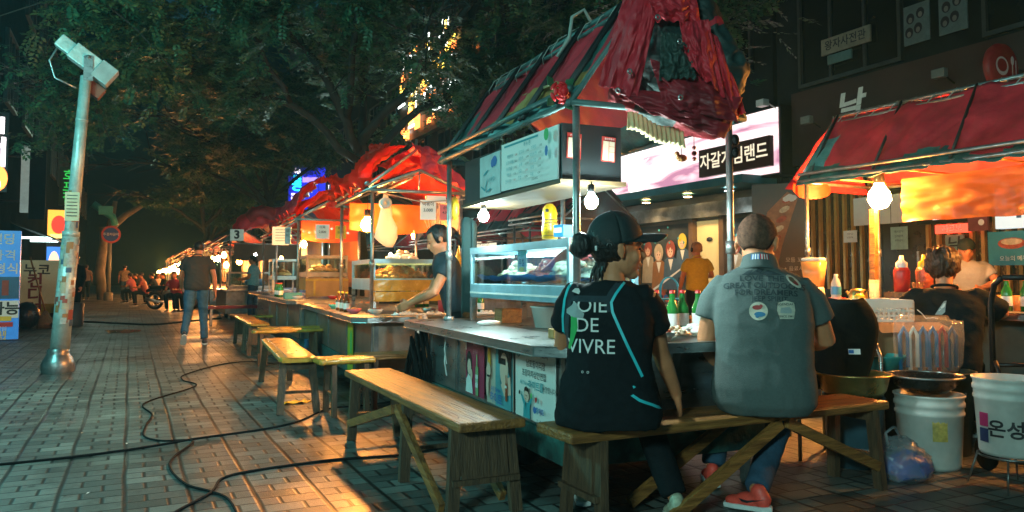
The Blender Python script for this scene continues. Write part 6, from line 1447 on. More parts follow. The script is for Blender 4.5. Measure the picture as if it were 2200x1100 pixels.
plank_bench('rear one of two taped benches set across before the second stall', (2.25, 10.10, 0), radians(90), .78, .22, .47, [(.1, 0, True), (.7, 0, True)], top=soft, th=.05, soft=True, group='yellow taped benches')
plank_bench('narrow yellow bench just behind the bench with dark side boards', (2.45, 13.6, 0), radians(90), .62, .22, .46, [(.1, 0, False), (.5, 0, False)], top=soft, th=.05, soft=True, group='yellow taped benches')
plank_bench('long red bench in front of the fifth stall', (2.75, 18.5, 0), radians(90), 1.25, .26, .46, [(.1, 0, False), (1.1, 0, False)], top=mat('red_bench', (.45, .02, .04), .35, 0, .2, 4), th=.07, group='red benches', leg_m=steel_d)

# ------------------------------------------------------------ cables on the paving
def cable(label, pts, r=.0075, m=rubber, name='cable'):
    P_ = [V((x, y, r)) for x, y in pts]; q = []
    L = len(P_) - 1
    for i in range(L):
        p0 = P_[max(i - 1, 0)]; p1 = P_[i]; p2 = P_[i + 1]; p3 = P_[min(i + 2, L)]
        for k in range(8):
            u = k / 8; q.append(.5 * ((2 * p1) + (p2 - p0) * u + (2 * p0 - 5 * p1 + 4 * p2 - p3) * u * u + (3 * p1 - p0 - 3 * p2 + p3) * u ** 3))
    q.append(P_[-1]); g = MB(); g.tube(q, r, 8); return tag(g.build(name, m), label, 'cable', 'cables on the paving')
cable('long black cable running across the foreground paving from the left edge', [(-1.2, 5.40), (-.79, 5.41), (-.3, 5.44), (.08, 5.53), (.42, 5.68), (.87, 5.81), (1.16, 6.0), (1.43, 6.39), (1.58, 6.50), (1.8, 6.5), (2.1, 6.6)])
cable('thin black cable winding in loops down the middle of the paving', [(1.76, 9.67), (1.49, 10.5), (1.08, 10.39), (.59, 9.49), (.53, 8.95), (.62, 8.44), (.21, 7.66), (.12, 7.32), (.18, 6.84), (.13, 6.37), (.11, 5.95), (.21, 5.72), (.4, 5.62), (.26, 5.16), (.23, 4.86), (.29, 4.47), (.39, 4.27), (.46, 4.07), (.47, 3.6)], .0065)
cable('black cable curving from the bottom edge under the foreground bench', [(.1, 3.6), (.2, 3.93), (.39, 4.23), (.48, 4.51), (.69, 4.61), (1.07, 4.66), (1.32, 4.63), (1.55, 4.61), (1.9, 4.75), (2.0, 5.2), (2.0, 5.5)])
cable('far black cable lying across the street beyond the mast', [(-2.2, 21.3), (-1.77, 21.5), (-.99, 21.5), (-.27, 20.5), (.5, 19.6), (1.29, 20.6), (2.2, 21.8)], .02)
g = MB(); g.grid(lambda u, v: (-.13 + .26 * u, -.06 + .12 * v + .02 * sin(u * 7), .012 + .008 * sin(u * 14) * cos(v * 6)), 16, 8); put(g.build('wrapper', plastic_y, thick=.002), (1.32, 6.93, 0), 'flattened yellow wrapper on the paving below the padded bench', 'wrapper', .3)

# ------------------------------------------------------------ people
def hand(mb, w, d, n, side, curl=.35, s=1.0):
    d = V(d).normalized(); n = V(n); n = (n - d * n.dot(d)).normalized(); u = d.cross(n) * side
    w = V(w)
    def pal(a, b): return w + d * a * s + u * b * s
    for b in (-.026, -.009, .009, .026): mb.tube([pal(-.01, b * .6), pal(.03, b), pal(.085, b)], [.017 * s, .0165 * s, .012 * s], 8)
    for i, (b, L) in enumerate(((.030, .070), (.010, .080), (-.010, .075), (-.029, .058))):
        p = pal(.083, b); dd = d.copy(); pts = [p]; ang = curl * (1 + .12 * i)
        for k, f in enumerate((.42, .32, .26)):
            dd = (Matrix.Rotation(-ang * side * (1 if k else .7), 3, u * side) @ dd) if False else (dd * cos(ang) - n * sin(ang)).normalized()
            n2 = n; pts.append(pts[-1] + dd * L * f * s)
            ang = curl * .5
            dd = (dd - n * sin(curl * .6)).normalized()
        mb.tube(pts, [.0088 * s, .0084 * s, .0078 * s, .006 * s], 8)
    p = pal(.015, .026); q = p + (d * .55 + u * .75 - n * .25).normalized() * .038 * s; r = q + (d * .9 + u * .25 - n * .35).normalized() * .032 * s
    mb.tube([p, q, r], [.0125 * s, .0105 * s, .0075 * s], 8)
def lerp(a, b, t): return V(a).lerp(V(b), t)
def spine(J, t):
    a, b, c = V(J['pel']), V(J['che']), V(J['nb'])
    if t < .62: return a.lerp(b, t / .62)
    return b.lerp(c, (t - .62) / .38)
TS = [(-.14, .150, .100), (-.06, .178, .122), (.06, .182, .125), (.22, .172, .120), (.38, .168, .116), (.55, .174, .118), (.70, .184, .118), (.84, .178, .106), (.93, .140, .086), (1.0, .068, .064), (1.05, .055, .058)]
def torso(mb, J, bw, bd, t0, t1, inf=0.0, extra=None):
    r = []
    for t, rx, ry in TS:
        if t < t0 - .001 or t > t1 + .001: continue
        c = spine(J, max(-.2, t)) if t >= 0 else V(J['pel']) + V((0, 0, 1)) * t * (V(J['nb']) - V(J['pel'])).length
        k = (extra(t) if extra else 1)
        r.append((c.x, c.y, c.z, (rx * bw + inf) * k, (ry * bd + inf) * k))
    mb.rings(r, 28, 2.5)
def head_parts(mb, Hc, R, s=1.0, female=False):
    def b(c, r, n=14): mb.ball(V(Hc) + R @ (V(c) * s), tuple(x * s for x in r), n, R)
    b((0, -.012, .028), (.077, .096, .088), 18); b((0, .022, -.030), (.060, .072, .082), 16); b((0, .060, -.092), (.030, .028, .024))
    b((0, .080, .022), (.050, .016, .012), 10); b((0, .091, -.056), (.022, .011, .006), 8); b((0, .089, -.066), (.020, .011, .006), 8); b((.038, .058, -.028), (.024, .024, .026), 10); b((-.038, .058, -.028), (.024, .024, .026), 10)
    mb.tube([V(Hc) + R @ (V((0, .088, .014)) * s), V(Hc) + R @ (V((0, .102, -.008)) * s), V(Hc) + R @ (V((0, .111, -.024)) * s), V(Hc) + R @ (V((0, .096, -.034)) * s)], [.007 * s, .009 * s, .0125 * s, .012 * s], 8)
    for sg in (-1, 1):
        b((sg * .080, -.010, -.004), (.007, .018, .030), 10); b((sg * .083, -.014, .012), (.006, .014, .014), 8); b((sg * .079, -.006, -.028), (.006, .010, .012), 8)
def hair_shell(Hc, R, s, m, parent, keep, sc=(.083, .102, .094), c0=(0, -.014, .034), amp=.004, name='hair', n=36, thick=.004):
    g = MB(); m_ = n // 2; vs = []; loc_ = []
    for i in range(m_ + 1):
        t = pi * i / m_
        for j in range(n):
            a = 2 * pi * j / n; d = V((sin(t) * cos(a), sin(t) * sin(a), cos(t)))
            k = 1 + (amp / .09) * noise.fractal(d * 6, 1, 2, 3)
            p = V((c0[0] + d.x * sc[0] * k, c0[1] + d.y * sc[1] * k, c0[2] + d.z * sc[2] * k)); loc_.append(p); vs.append(V(Hc) + R @ (p * s))
    fs = []
    for i in range(m_):
        for j in range(n):
            f = (i * n + j, (i + 1) * n + j, (i + 1) * n + (j + 1) % n, i * n + (j + 1) % n)
            cc = (loc_[f[0]] + loc_[f[2]]) / 2
            if keep(cc): fs.append(f)
    g.add(vs, fs, True); return g.build(name, m, parent, thick=thick)
short_hair = lambda p: p.z > (.045 if p.y > .03 else (.0 if p.y > -.02 else -.055)) or (p.y < -.05 and p.z > -.07)
def Rhead(yaw, pitch, roll=0): return (Matrix.Rotation(radians(yaw), 3, 'Z') @ Matrix.Rotation(radians(pitch), 3, 'X') @ Matrix.Rotation(radians(roll), 3, 'Y'))
def stand_pose(h=1.7, stride=.0, lean=0.0, arm=.06):
    k = h / 1.72
    J = dict(pel=(0, 0, .97), che=(0, .01 + lean, 1.28), nb=(0, .0 + lean * 1.4, 1.47), hd=(0, .03 + lean * 1.7, 1.605), hrot=(0, 0, 0),
             sh=[(-.185, .0 + lean, 1.40), (.185, lean, 1.40)], el=[(-.25, -.03 + arm + lean, 1.13), (.25, -.03 - arm + lean, 1.13)], wr=[(-.26, .04 + arm * 2 + lean, .89), (.26, .04 - arm * 1.5 + lean, .89)],
             hip=[(-.09, 0, .93), (.09, 0, .93)], kn=[(-.10, .03 + stride * .45, .50), (.10, .03 - stride * .2, .50)], an=[(-.10, stride * .55, .08), (.10, -stride * .45, .08)], foot=[0, 0])
    return {a: ([tuple(x * k for x in p) for p in b] if a in ('sh', 'el', 'wr', 'hip', 'kn', 'an') else (tuple(x * k for x in b) if a in ('pel', 'che', 'nb', 'hd') else b)) for a, b in J.items()}
def sit_pose(seat=.45, lean=.08, k=1.0):
    z = seat + .07
    J = dict(pel=(0, 0, z), che=(0, lean * .9, z + .32), nb=(0, lean * 1.5, z + .51), hd=(0, lean * 1.5 + .04, z + .645), hrot=(0, 0, 0),
             sh=[(-.185, lean * 1.3, z + .44), (.185, lean * 1.3, z + .44)], el=[(-.25, lean * 1.3 + .08, z + .18), (.25, lean * 1.3 + .08, z + .18)], wr=[(-.15, .32 + lean, z + .18), (.15, .32 + lean, z + .18)],
             hip=[(-.10, .02, z - .01), (.10, .02, z - .01)], kn=[(-.14, .42, z), (.14, .42, z)], an=[(-.12, .36, .08), (.12, .36, .08)], foot=[0, 0])
    return J
def fig(label, loc, yaw, J, topm, legm, vox=.014, bw=1.0, bd=1.0, sleeve=.62, hairm=hair_b, hair=short_hair, shoem=None, hs=1.0, skinm=skin, folds=None, fine=None, grp=None, collar=True, soles=None, hdir=None, hnorm=None, curl=.35, t_hem=-.14, armr=1.0, cat='person', eyes=True, top_extra=None, pant=True):
    t = thing('person', label, cat, loc, yaw, grp)
    R = Rhead(*J['hrot']); fv = fine or vox
    g = MB(); torso(g, J, bw * .93, bd * .93, -.14, 1.05, -.006)
    nb, hd = V(J['nb']), V(J['hd'])
    g.tube([nb + V((0, -.01, -.05)), nb + V((0, 0, .02)), hd + R @ V((0, -.015, -.05)), hd + R @ V((0, -.01, 0))], [.062, .054, .052, .05], 14)
    head_parts(g, hd, R, hs)
    for i, sg in ((0, -1), (1, 1)):
        sh, el, wr = V(J['sh'][i]), V(J['el'][i]), V(J['wr'][i]); a = armr
        g.tube([sh - V((sg * .06, 0, .02)), sh, sh.lerp(el, .3), sh.lerp(el, .75), el, el.lerp(wr, .25), el.lerp(wr, .75), wr], [.034 * a, .042 * a, .046 * a, .043 * a, .040 * a, .041 * a, .031 * a, .026 * a], 12)
        d = (hdir[i] if hdir and hdir[i] else (wr - el)); n = (hnorm[i] if hnorm and hnorm[i] else V((sg * 1.0, .2, 0.1)))
        hand(g, wr, d, n, -sg if not (hnorm and hnorm[i]) else (1 if sg < 0 else -1), curl)
        hp, kn, an = V(J['hip'][i]), V(J['kn'][i]), V(J['an'][i])
        g.tube([hp, hp.lerp(kn, .5), kn, kn.lerp(an, .3), an], [.075, .065, .05, .048, .032], 10)
    body = remesh(g, 'body', fv, 3, m=skinm, parent=t)
    # top
    g = MB(); torso(g, J, bw, bd, t_hem, 1.0, .008, top_extra)
    for i, sg in ((0, -1), (1, 1)):
        sh, el, wr = V(J['sh'][i]), V(J['el'][i]), V(J['wr'][i])
        if sleeve <= 1: e = sh.lerp(el, sleeve); pts = [sh - V((sg * .10, 0, .015)), sh - V((sg * .02, 0, -.004)), sh.lerp(el, .2), sh.lerp(el, sleeve * .6), e]; rr = [.054, .062, .064, .067, .068]
        else: pts = [sh - V((sg * .10, 0, .015)), sh, sh.lerp(el, .5), el, el.lerp(wr, .5), wr]; rr = [.05, .066, .062, .056, .048, .042]
        g.tube(pts, [x * armr * 1.02 for x in rr], 16)
    shirt = remesh(g, 'shirt', vox, 4, folds, topm, t)
    if collar:
        g = MB(); 
        for k, r_ in enumerate((.064, .066)): pass
        g.tube([nb + V((.064 * bw * cos(a), -.004 + .064 * sin(a), .012 - .018 * sin(a))) for a in [2 * pi * i / 20 for i in range(21)]], .010, 6); g.build('collar', topm, shirt)
    if pant:
        g = MB(); torso(g, J, bw, bd, -.14, .06, .004)
        for i in (0, 1):
            hp, kn, an = V(J['hip'][i]), V(J['kn'][i]), V(J['an'][i])
            g.tube([hp, hp.lerp(kn, .3), hp.lerp(kn, .8), kn, kn.lerp(an, .4), an + (kn - an).normalized() * .02], [.098, .094, .076, .072, .066, .060], 14)
        remesh(g, 'trousers', max(vox, .012), 3, folds, legm, t)
    sm = shoem or black_m
    for i in (0, 1):
        an = V(J['an'][i]); a = radians(J['foot'][i]) if not isinstance(J['foot'][i], tuple) else 0
        Rf = Matrix.Rotation(a, 3, 'Z')
        if isinstance(J['foot'][i], tuple): Rf = Matrix.Rotation(radians(J['foot'][i][0]), 3, 'Z') @ Matrix.Rotation(radians(J['foot'][i][1]), 3, 'X')
        g = MB()
        for c, r in (((0, -.03, -.03), (.038, .05, .045)), ((0, .04, -.04), (.044, .08, .036)), ((0, .12, -.052), (.046, .06, .026)), ((0, -.02, .0), (.035, .042, .04))):
            g.ball(an + Rf @ V(c), r, 12, Rf)
        sh_ = remesh(g, 'shoe', max(.008, fv), 3, None, sm, t)
        g = MB(); pts = [(.0, -.085), (.036, -.06), (.04, 0), (.05, .1), (.042, .165), (0, .19), (-.042, .165), (-.048, .1), (-.04, 0), (-.036, -.06)]
        g.add([an + Rf @ V((x, y, z)) for z in (-.082, -.060) for x, y in pts], [tuple(range(9, -1, -1)), tuple(range(10, 20))] + [(i_, (i_ + 1) % 10, 10 + (i_ + 1) % 10, 10 + i_) for i_ in range(10)]); g.build('sole', soles or ink_w, sh_, bevel=.004)
    if hair: hair_shell(hd, R, hs, hairm, t, hair)
    if eyes:
        for sg in (-1, 1):
            g = MB(); g.ball(hd + R @ (V((sg * .030, .083, .002)) * hs), (.012, .006, .005), 8, R); g.build('eye', ink, t)
            g = MB(); g.tube([hd + R @ (V((sg * .018, .095, .020)) * hs), hd + R @ (V((sg * .032, .092, .024)) * hs), hd + R @ (V((sg * .046, .080, .019)) * hs)], .0028, 5); g.build('eyebrow', hairm, t)
    return t, shirt, body
def shirt_folds(amp, seed, hem=None):
    def f(co, no):
        q = V((co.x * 5.5 + seed, co.y * 5.5, co.z * 2.2)); w = noise.fractal(q, 1, 2, 3)
        r = .8 * noise.noise(V((co.x * 4 + co.z * 3 + seed, co.y * 4, co.z * 9 - co.x * 3)))
        k = 1.0
        c1 = 1 - 3.0 * abs(noise.noise(V((co.x * 5 + co.z * 2.5 + seed, co.y * 5, co.z * 6 - co.x * 2.5)))); c1 = max(0, c1) ** 2
        c2 = 1 - 3.5 * abs(noise.noise(V((co.x * 3 - co.z * 5 + seed * 2, co.y * 4, co.z * 9 + co.x * 6)))); c2 = max(0, c2) ** 2
        return amp * (w * .8 + r * .6 + .55 * c1 + .45 * c2 - .3) * k
    return f
def decal(shirt, items, name, back=True, direction=(0, 1, 0), org=-.9):
    me = shirt.data; bv = BVHTree.FromPolygons([v.co for v in me.vertices], [tuple(p.vertices) for p in me.polygons])
    g = MB(); D_ = V(direction).normalized(); up = V((0, 0, 1)); rgt = D_.cross(up).normalized(); cz = sum((v.co for v in me.vertices), V()) / len(me.vertices)
    for layer, (vs, fs, m, cx, cz_) in enumerate(items):
        b = bmesh.new(); bvv = [b.verts.new((v[0] + cx, v[1] + cz_, 0)) for v in vs]
        for f in fs:
            try: b.faces.new([bvv[i] for i in f])
            except ValueError: pass
        bmesh.ops.triangulate(b, faces=b.faces[:])
        for _ in range(5):
            E_ = [e for e in b.edges if e.calc_length() > .016]
            if not E_: break
            bmesh.ops.subdivide_edges(b, edges=E_, cuts=1); bmesh.ops.triangulate(b, faces=[f for f in b.faces if len(f.verts) > 3])
        b.verts.index_update(); b.verts.ensure_lookup_table(); g.use(m); out = []; ok = []
        for v in b.verts:
            o = V((cz.x, cz.y, 0)) + rgt * v.co.x + up * v.co.y - D_ * .8
            h = bv.ray_cast(o, D_)
            if h[0] is None: out.append(V((0, 0, 0))); ok.append(False)
            else: out.append(h[0] - D_ * (.0026 + .0005 * layer)); ok.append(True)
        fs2 = [tuple(v.index for v in f.verts) for f in b.faces if all(ok[v.index] for v in f.verts)]
        g.add(out, fs2, False); b.free()
    return g.build(name, None, shirt)
def T(s, size, b=0.0, arc=0.0, slant=0.0, sx=1.0):
    vs, fs = text_geo(s, size, b); return [(v.x * sx, v.y + arc * v.x * v.x + slant * v.x) for v in vs], fs
def PO(pts): return pts, [tuple(range(len(pts)))]
def OV(a, b, n=20, rot=0): return PO([(a * cos(t) * cos(rot) - b * sin(t) * sin(rot), a * cos(t) * sin(rot) + b * sin(t) * cos(rot)) for t in [2 * pi * i / n for i in range(n)]])
def ribbon(pts, w):
    vs = []; n = len(pts)
    for i, p in enumerate(pts):
        a = V((*pts[max(i - 1, 0)], 0)); b = V((*pts[min(i + 1, n - 1)], 0)); d = (b - a).normalized(); nx = V((-d.y, d.x, 0)) * w / 2
        vs += [(p[0] + nx.x, p[1] + nx.y), (p[0] - nx.x, p[1] - nx.y)]
    return vs, [(2 * i, 2 * i + 2, 2 * i + 3, 2 * i + 1) for i in range(n - 1)]

# -- the seated woman in the cap
blackcloth = mat('black_cotton', (.010, .014, .017), .9, 0, .3, 30, .15, 90, spec=.12)
navycloth = mat('navy_apron', (.014, .030, .042), .8, 0, .3, 30, .15, 90)
jeans = mat('blue_denim', (.03, .08, .14), .85, 0, .5, 9, .2, 60)
piping = mat('teal_piping', (.03, .55, .62), .5, 0, .1, 20)
WP = V((1.885, 2.85, 0)); wy = radians(-40); Wi = (Matrix.Translation(WP) @ Matrix.Rotation(wy, 4, 'Z')).inverted()
def wl(x, y, z): return tuple(Wi @ V((x, y, z)))
J = sit_pose(.45, .02)
J.update(pel=(0, -.005, .53), che=(.0, .03, .88), nb=(.015, .045, 1.085), hd=(.035, .075, 1.225), hrot=(-66, 0, 0),
         sh=[(-.17, .02, 1.015), (.175, .02, 1.015)], el=[(-.23, .15, .78), wl(2.16, 2.84, .765)], wr=[(-.12, .34, .72), wl(2.30, 2.90, .545)],
         hip=[(-.10, .02, .53), (.10, .02, .53)], kn=[wl(1.98, 3.22, .50), wl(2.25, 3.12, .50)], an=[wl(2.0, 3.25, .09), wl(2.24, 2.84, .09)], foot=[10, (10, -10)])
sneak_w = mat('pale_sneaker', (.60, .62, .45), .5, 0, .5, 20)
wt, wshirt, wbody = fig(
    'woman in a black cap and teal edged apron sitting on the dark bench', WP, wy, J, blackcloth, blackcloth, vox=.009, bw=1.06, bd=1.08, sleeve=.58, hair=None, fine=.006,
    folds=shirt_folds(.008, 3), shoem=sneak_w, hdir=[None, Wi.to_3x3() @ V((.35, .25, -.75))], hnorm=[None, Wi.to_3x3() @ V((.75, -.6, .3))], curl=.45, collar=False, hs=1.16,
    top_extra=lambda t: 1.10 if t < .1 else (1.06 if t < .3 else 1.0))
R = Rhead(*J['hrot']); H = V(J['hd'])
# hair: shell under the cap, nape, bun
R = R @ Matrix.Scale(1.16, 3); hair_shell(H, R, 1.0, hair_b, wt, lambda p: (p.y < -.005 and p.z > -.085) or (p.y < .04 and p.z > .0 and abs(p.x) > .05 and p.y > .0 and p.z > .01) or p.z > .05, sc=(.085, .106, .098), amp=.006)
g = MB(); g.ball(H + R @ V((0, -.145, .015)), (.052, .045, .050), 20, R); g.tube([H + R @ V((0, -.09, .01)), H + R @ V((0, -.12, .014))], .03, 12)
for i, v in enumerate(g.v): v = V(v); g.v[i] = tuple(v + V((noise.noise(v * 30), noise.noise(v * 30 + V((9, 0, 0))), noise.noise(v * 34))) * .008)
g.build('hair_bun', hair_b, wt)
g = MB()
for k in range(26):
    x = rnd.uniform(-.055, .055); p = H + R @ V((x, -.085 + abs(x) * .5, -.05)); e = p + R @ V((rnd.uniform(-.02, .02), -.01 + rnd.uniform(-.015, .02), rnd.uniform(-.10, -.05)))
    g.tube([p, p.lerp(e, .5) + R @ V((0, -.008, 0)), e], [.008, .006, .001], 5)
g.build('nape_hair', hair_b, wt)
capm = mat('cap_cotton', (.010, .022, .024), .75, 0, .2, 40, .15, 120)
Rc = R @ Matrix.Rotation(radians(7), 3, 'X')
g = MB()
def dome(u, v):
    a = 2 * pi * u; t = v * pi / 2 * 1.12; d = V((sin(t) * cos(a), sin(t) * sin(a), cos(t)))
    k = 1 + .012 * abs(sin(a * 3)) ** .3
    return H + R @ V((0, -.008, .025)) + Rc @ V((d.x * .087 * k, d.y * .109 * k, .016 + d.z * .108 * (1.0 if v < .6 else 1)))
g.grid(dome, 48, 18)
cap = g.build('cap', capm, wt, thick=.003)
g = MB(); g.ball(H + R @ V((0, -.008, .025)) + Rc @ V((0, 0, .125)), .007, 8); g.build('cap_button', capm, cap)
g = MB()
def brim(u, v):
    a = (u - .5) * 2.1; r0 = V((sin(a) * .088, cos(a) * .105, .0)); ext = .108 * cos(a * .72) ** .8
    return H + R @ V((0, -.008, .025)) + Rc @ V((r0.x * (1 + v * .12), r0.y + ext * v, .018 - .035 * (sin(a) ** 2) + .004 - .012 * v * v - .0))
g.grid(brim, 28, 10); g.build('brim', capm, cap, thick=.006)
g = MB(); g.tube([H + R @ V((0, -.008, .025)) + Rc @ V((sin(a) * .094, cos(a) * .115, -.012)) for a in [radians(118 + 124 * i / 16) for i in range(17)]], .007, 8, flat=.4); g.build('strap', capm, cap)
g = MB(); c_ = H + R @ V((0, -.008, .025)) + Rc @ V((.062, -.094, -.012)); g.box(-.012, .012, -.004, .004, -.009, .009, Matrix.Translation(c_) @ (R @ Matrix.Rotation(radians(-35 + 180), 3, 'Z')).to_4x4()); g.build('buckle', steel, cap)
g = MB(); c_ = H + R @ V((0, -.008, .025)) + Rc @ V((.088, -.052, -.008)); g.tube([c_ + R @ V((0, .010 * cos(a), .010 * sin(a))) for a in [pi * i / 8 for i in range(9)]], .002, 6); g.build('ring', steel, cap)
# apron worn over the shirt: back panel edges, print
pk = .00205
def wb(px, py, o=(1297, 596)): return ((px - o[0]) * pk, (o[1] - py) * pk + 1.1)
lw = mat('print_white', (.72, .76, .74), .7, 0, .15, 60)
rp = [wb(*p) for p in ((1352, 588), (1334, 606), (1318, 630), (1309, 648), (1312, 668), (1326, 700), (1342, 735), (1358, 770), (1372, 800))]
lp = [wb(*p) for p in ((1226, 596), (1214, 618), (1205, 645), (1200, 680), (1198, 720), (1200, 750))]
its = [(*ribbon([(x - .016, z) for x, z in rp[:5]], .036), navycloth, 0, 0), (*ribbon([(x + .018, z) for x, z in lp], .034), navycloth, 0, 0),
       (*T('JOIE', .088, 0.0, sx=1.0), lw, wb(1262, 0)[0], wb(0, 656)[1]), (*T('DE', .086, 0.0), lw, wb(1258, 0)[0], wb(0, 697)[1]), (*T('VIVRE', .086, 0.0, sx=.98), lw, wb(1266, 0)[0], wb(0, 741)[1]),
       (*PO([wb(1222, 634), wb(1306, 635), wb(1305, 649), wb(1219, 647)]), navycloth, 0, 0),
       (*PO([wb(1222, 678), wb(1236, 680), wb(1238, 702), wb(1228, 730), wb(1220, 748), wb(1214, 746), wb(1220, 722), wb(1222, 700)]), mat('print_green', (.03, .42, .10), .7), 0, 0),
       (*PO([wb(1210, 664), wb(1222, 656), wb(1242, 664), wb(1252, 672), wb(1250, 682), wb(1228, 680), wb(1210, 672)]), mat('print_grey', (.32, .38, .38), .7), 0, 0),
       (*PO([wb(1228, 648), wb(1234, 650), wb(1240, 664), wb(1218, 662)]), mat('print_grey', (.32, .38, .38), .7), 0, 0),
       (*PO([wb(1222, 626), wb(1228, 619), wb(1236, 619), wb(1240, 626), (wb(1238, 632))]), lw, 0, 0),
       (*T('o  o', .022), lw, wb(1256, 0)[0], wb(0, 791)[1]),
       (*ribbon(rp, .0115), piping, 0, 0), (*ribbon(lp, .0115), piping, 0, 0)]
decal(wshirt, its, 'apron_print')
# apron skirt over the hips with its piping
g = MB(); g.rings([(0, .01, .455, .225, .17), (0, .01, .50, .235, .175), (0, .01, .58, .225, .16), (0, .02, .66, .20, .145), (0, .02, .70, .185, .135)], 30, 2.6)
ap = remesh(g, 'apron_skirt', .010, 3, shirt_folds(.012, 9), blackcloth, wt)
decal(ap, [(*ribbon([wb(*p) for p in ((1369, 812), (1352, 822), (1350, 834), (1368, 846), (1392, 856), (1412, 868), (1418, 884))], .011), piping, 0, 0), (*ribbon([wb(*p) for p in ((1290, 806), (1275, 840), (1252, 872))], .02), navycloth, 0, 0)], 'apron_piping')

# -- the seated man in the grey polo shirt
polo = mat('grey_polo', (.095, .120, .118), .95, 0, .14, 90, .2, 260, spec=.15)
MP = V((2.80, 2.86, 0)); my = radians(-44); Mi = (Matrix.Translation(MP) @ Matrix.Rotation(my, 4, 'Z')).inverted()
def ml(x, y, z): return tuple(Mi @ V((x, y, z)))
J = sit_pose(.45, .05)
J.update(pel=(0, -.07, .54), che=(.005, .02, .92), nb=(-.01, .10, 1.155), hd=(-.02, .155, 1.275), hrot=(-14, -24, 3),
         sh=[(-.215, .06, 1.04), (.215, .06, 1.03)], el=[(-.275, .06, .79), (.30, .14, .79)], wr=[(-.235, .26, .615), (.20, .36, .74)],
         hip=[(-.11, -.02, .54), (.11, -.02, .54)], kn=[(-.20, .42, .53), (.16, .44, .53)], an=[ml(2.78, 3.22, .09), ml(2.64, 2.76, .10)], foot=[10, (52, -6)])
sneak_r = mat('coral_sneaker', (.95, .09, .06), .5, 0, .25, 30, emit=(.5, .03, .02), estr=.0)
mt_, mshirt, mbody = fig('man with cropped hair in a printed grey polo shirt sitting on the dark bench', MP, my, J, polo, jeans, vox=.010, bw=1.22, bd=1.28, sleeve=.60, hair=None, fine=.007,
    folds=shirt_folds(.0055, 17), shoem=sneak_r, curl=.5, hs=1.26, collar=False, armr=1.18, t_hem=-.14, top_extra=lambda t: 1.08 if t < .6 else 1.02)
R = Rhead(*J['hrot']); H = V(J['hd'])
hair_shell(H, R, 1.26, buzz, mt_, lambda p: p.z > -.045 if p.y < -.03 else (p.z > .005 if p.y < .03 else p.z > .055), sc=(.0785, .0975, .0895), amp=.0004, c0=(0, -.012, .0285), thick=.001)
# polo collar, stand-up with a striped tape
g = MB(); nb = V(J['nb'])
def col(u, v):
    a = 2 * pi * (u * .86 + .32); return nb + V((cos(a) * (.080 + .022 * (1 - v)), -.012 + sin(a) * (.078 + .022 * (1 - v)) + .02 * v, -.035 + .075 * v - .030 * sin(a) * (1) - .0))
g.grid(col, 40, 6); co = g.build('collar', polo, mshirt, thick=.006)
g = MB()
for k in range(14):
    u0 = .40 + .0125 * k + .02; g.use((ink_b, ink_w, ink_b, ink_w, ink_b, ink_w, ink_b, ink_r, ink_w, ink_r, ink_w, ink_r, ink_w, ink_r)[k])
    f = lambda u, v, u0=u0: col(u0 + u * .0118, .55 + v * .35) + (col(u0, .7) - nb - V((0, 0, (col(u0, .7) - nb).z))).normalized() * .006
    g.grid(f, 1, 2)
g.build('collar_tape', None, co)
km = .00222
def mb2(px, py): return ((px - 1648) * km, (596 - py) * km + 1.095)
dk = mat('print_dark', (.012, .03, .036), .8, 0, .2, 60); crm = mat('print_cream', (.55, .52, .42), .8, 0, .2, 60)
its = [(*PO([mb2(*p) for p in ((1604, 588), (1618, 578), (1628, 576), (1622, 586), (1640, 573), (1652, 575), (1643, 586), (1660, 577), (1690, 588))]), dk, 0, 0)]
def tx(s, x, y, sz, b, arc, sl, sx=1.0): c = mb2(x, y); return (*T(s, sz, b, arc, sl, sx), dk, c[0], c[1])
its += [tx('LOVE THE', 1646, 596, .037, .02, -.35, -.02, 1.25), tx('GREAT OUTDOORS', 1650, 611, .038, .02, -.35, -.02, 1.12), tx('FOR DREAMERS', 1654, 626, .037, .02, -.35, -.02, 1.12), tx('JEEP SPIRIT', 1662, 640, .033, .014, -.3, -.02, 1.05)]
c1 = mb2(1638, 666); c2 = mb2(1694, 664); c3 = mb2(1712, 602)
its += [(*OV(.043, .043, 28), crm, *c1), (*OV(.022, .011), mat('print_red', (.32, .04, .04), .8), c1[0] - .006, c1[1] + .017), (*OV(.026, .012), mat('print_blue', (.02, .16, .32), .8), c1[0] + .006, c1[1] - .015), (*OV(.008, .008), MATS['print_red'], c1[0] + .012, c1[1] + .024), (*OV(.009, .008), MATS['print_blue'], c1[0] - .006, c1[1] - .024),
        (*PO([(-.036, .035), (0, .046), (.038, .035), (.042, .0), (.034, -.04), (-.028, -.04), (-.04, .0)]), crm, *c2), (*T('LEGENDARY', .016, .01), dk, c2[0], c2[1] + .028), (*PO([(-.026, -.012), (-.022, .012), (.016, .016), (.026, .004), (.026, -.014)]), MATS['print_grey'], *c2), (*T('SINCE 1941', .014, .01), dk, c2[0], c2[1] - .028),
        (*OV(.044, .017, 24, -.75), crm, *c3), (*OV(.030, .008, 16, -.75), MATS['print_red'], c3[0], c3[1]), (*OV(.016, .010, 16, -.75), mat('print_brown', (.15, .10, .06), .8), c3[0] - .008, c3[1] + .008)]
decal(mshirt, its, 'back_print')
# swoosh-like mark on the coral shoe
for o in [c for c in mt_.children if c.name.startswith('shoe')][1:2]:
    me = o.data; mn = sum((v.co for v in me.vertices), V()) / len(me.vertices)
    D_ = (Mi.to_3x3() @ V((.55, .83, -.1))).normalized()
    decal(o, [(*PO([(-.05, .0), (-.042, -.012), (-.02, -.016), (.05, .012), (-.02, -.004), (-.036, -.002)]), ink, 0.0, mn.z + .0)], 'side_mark', direction=tuple(D_))

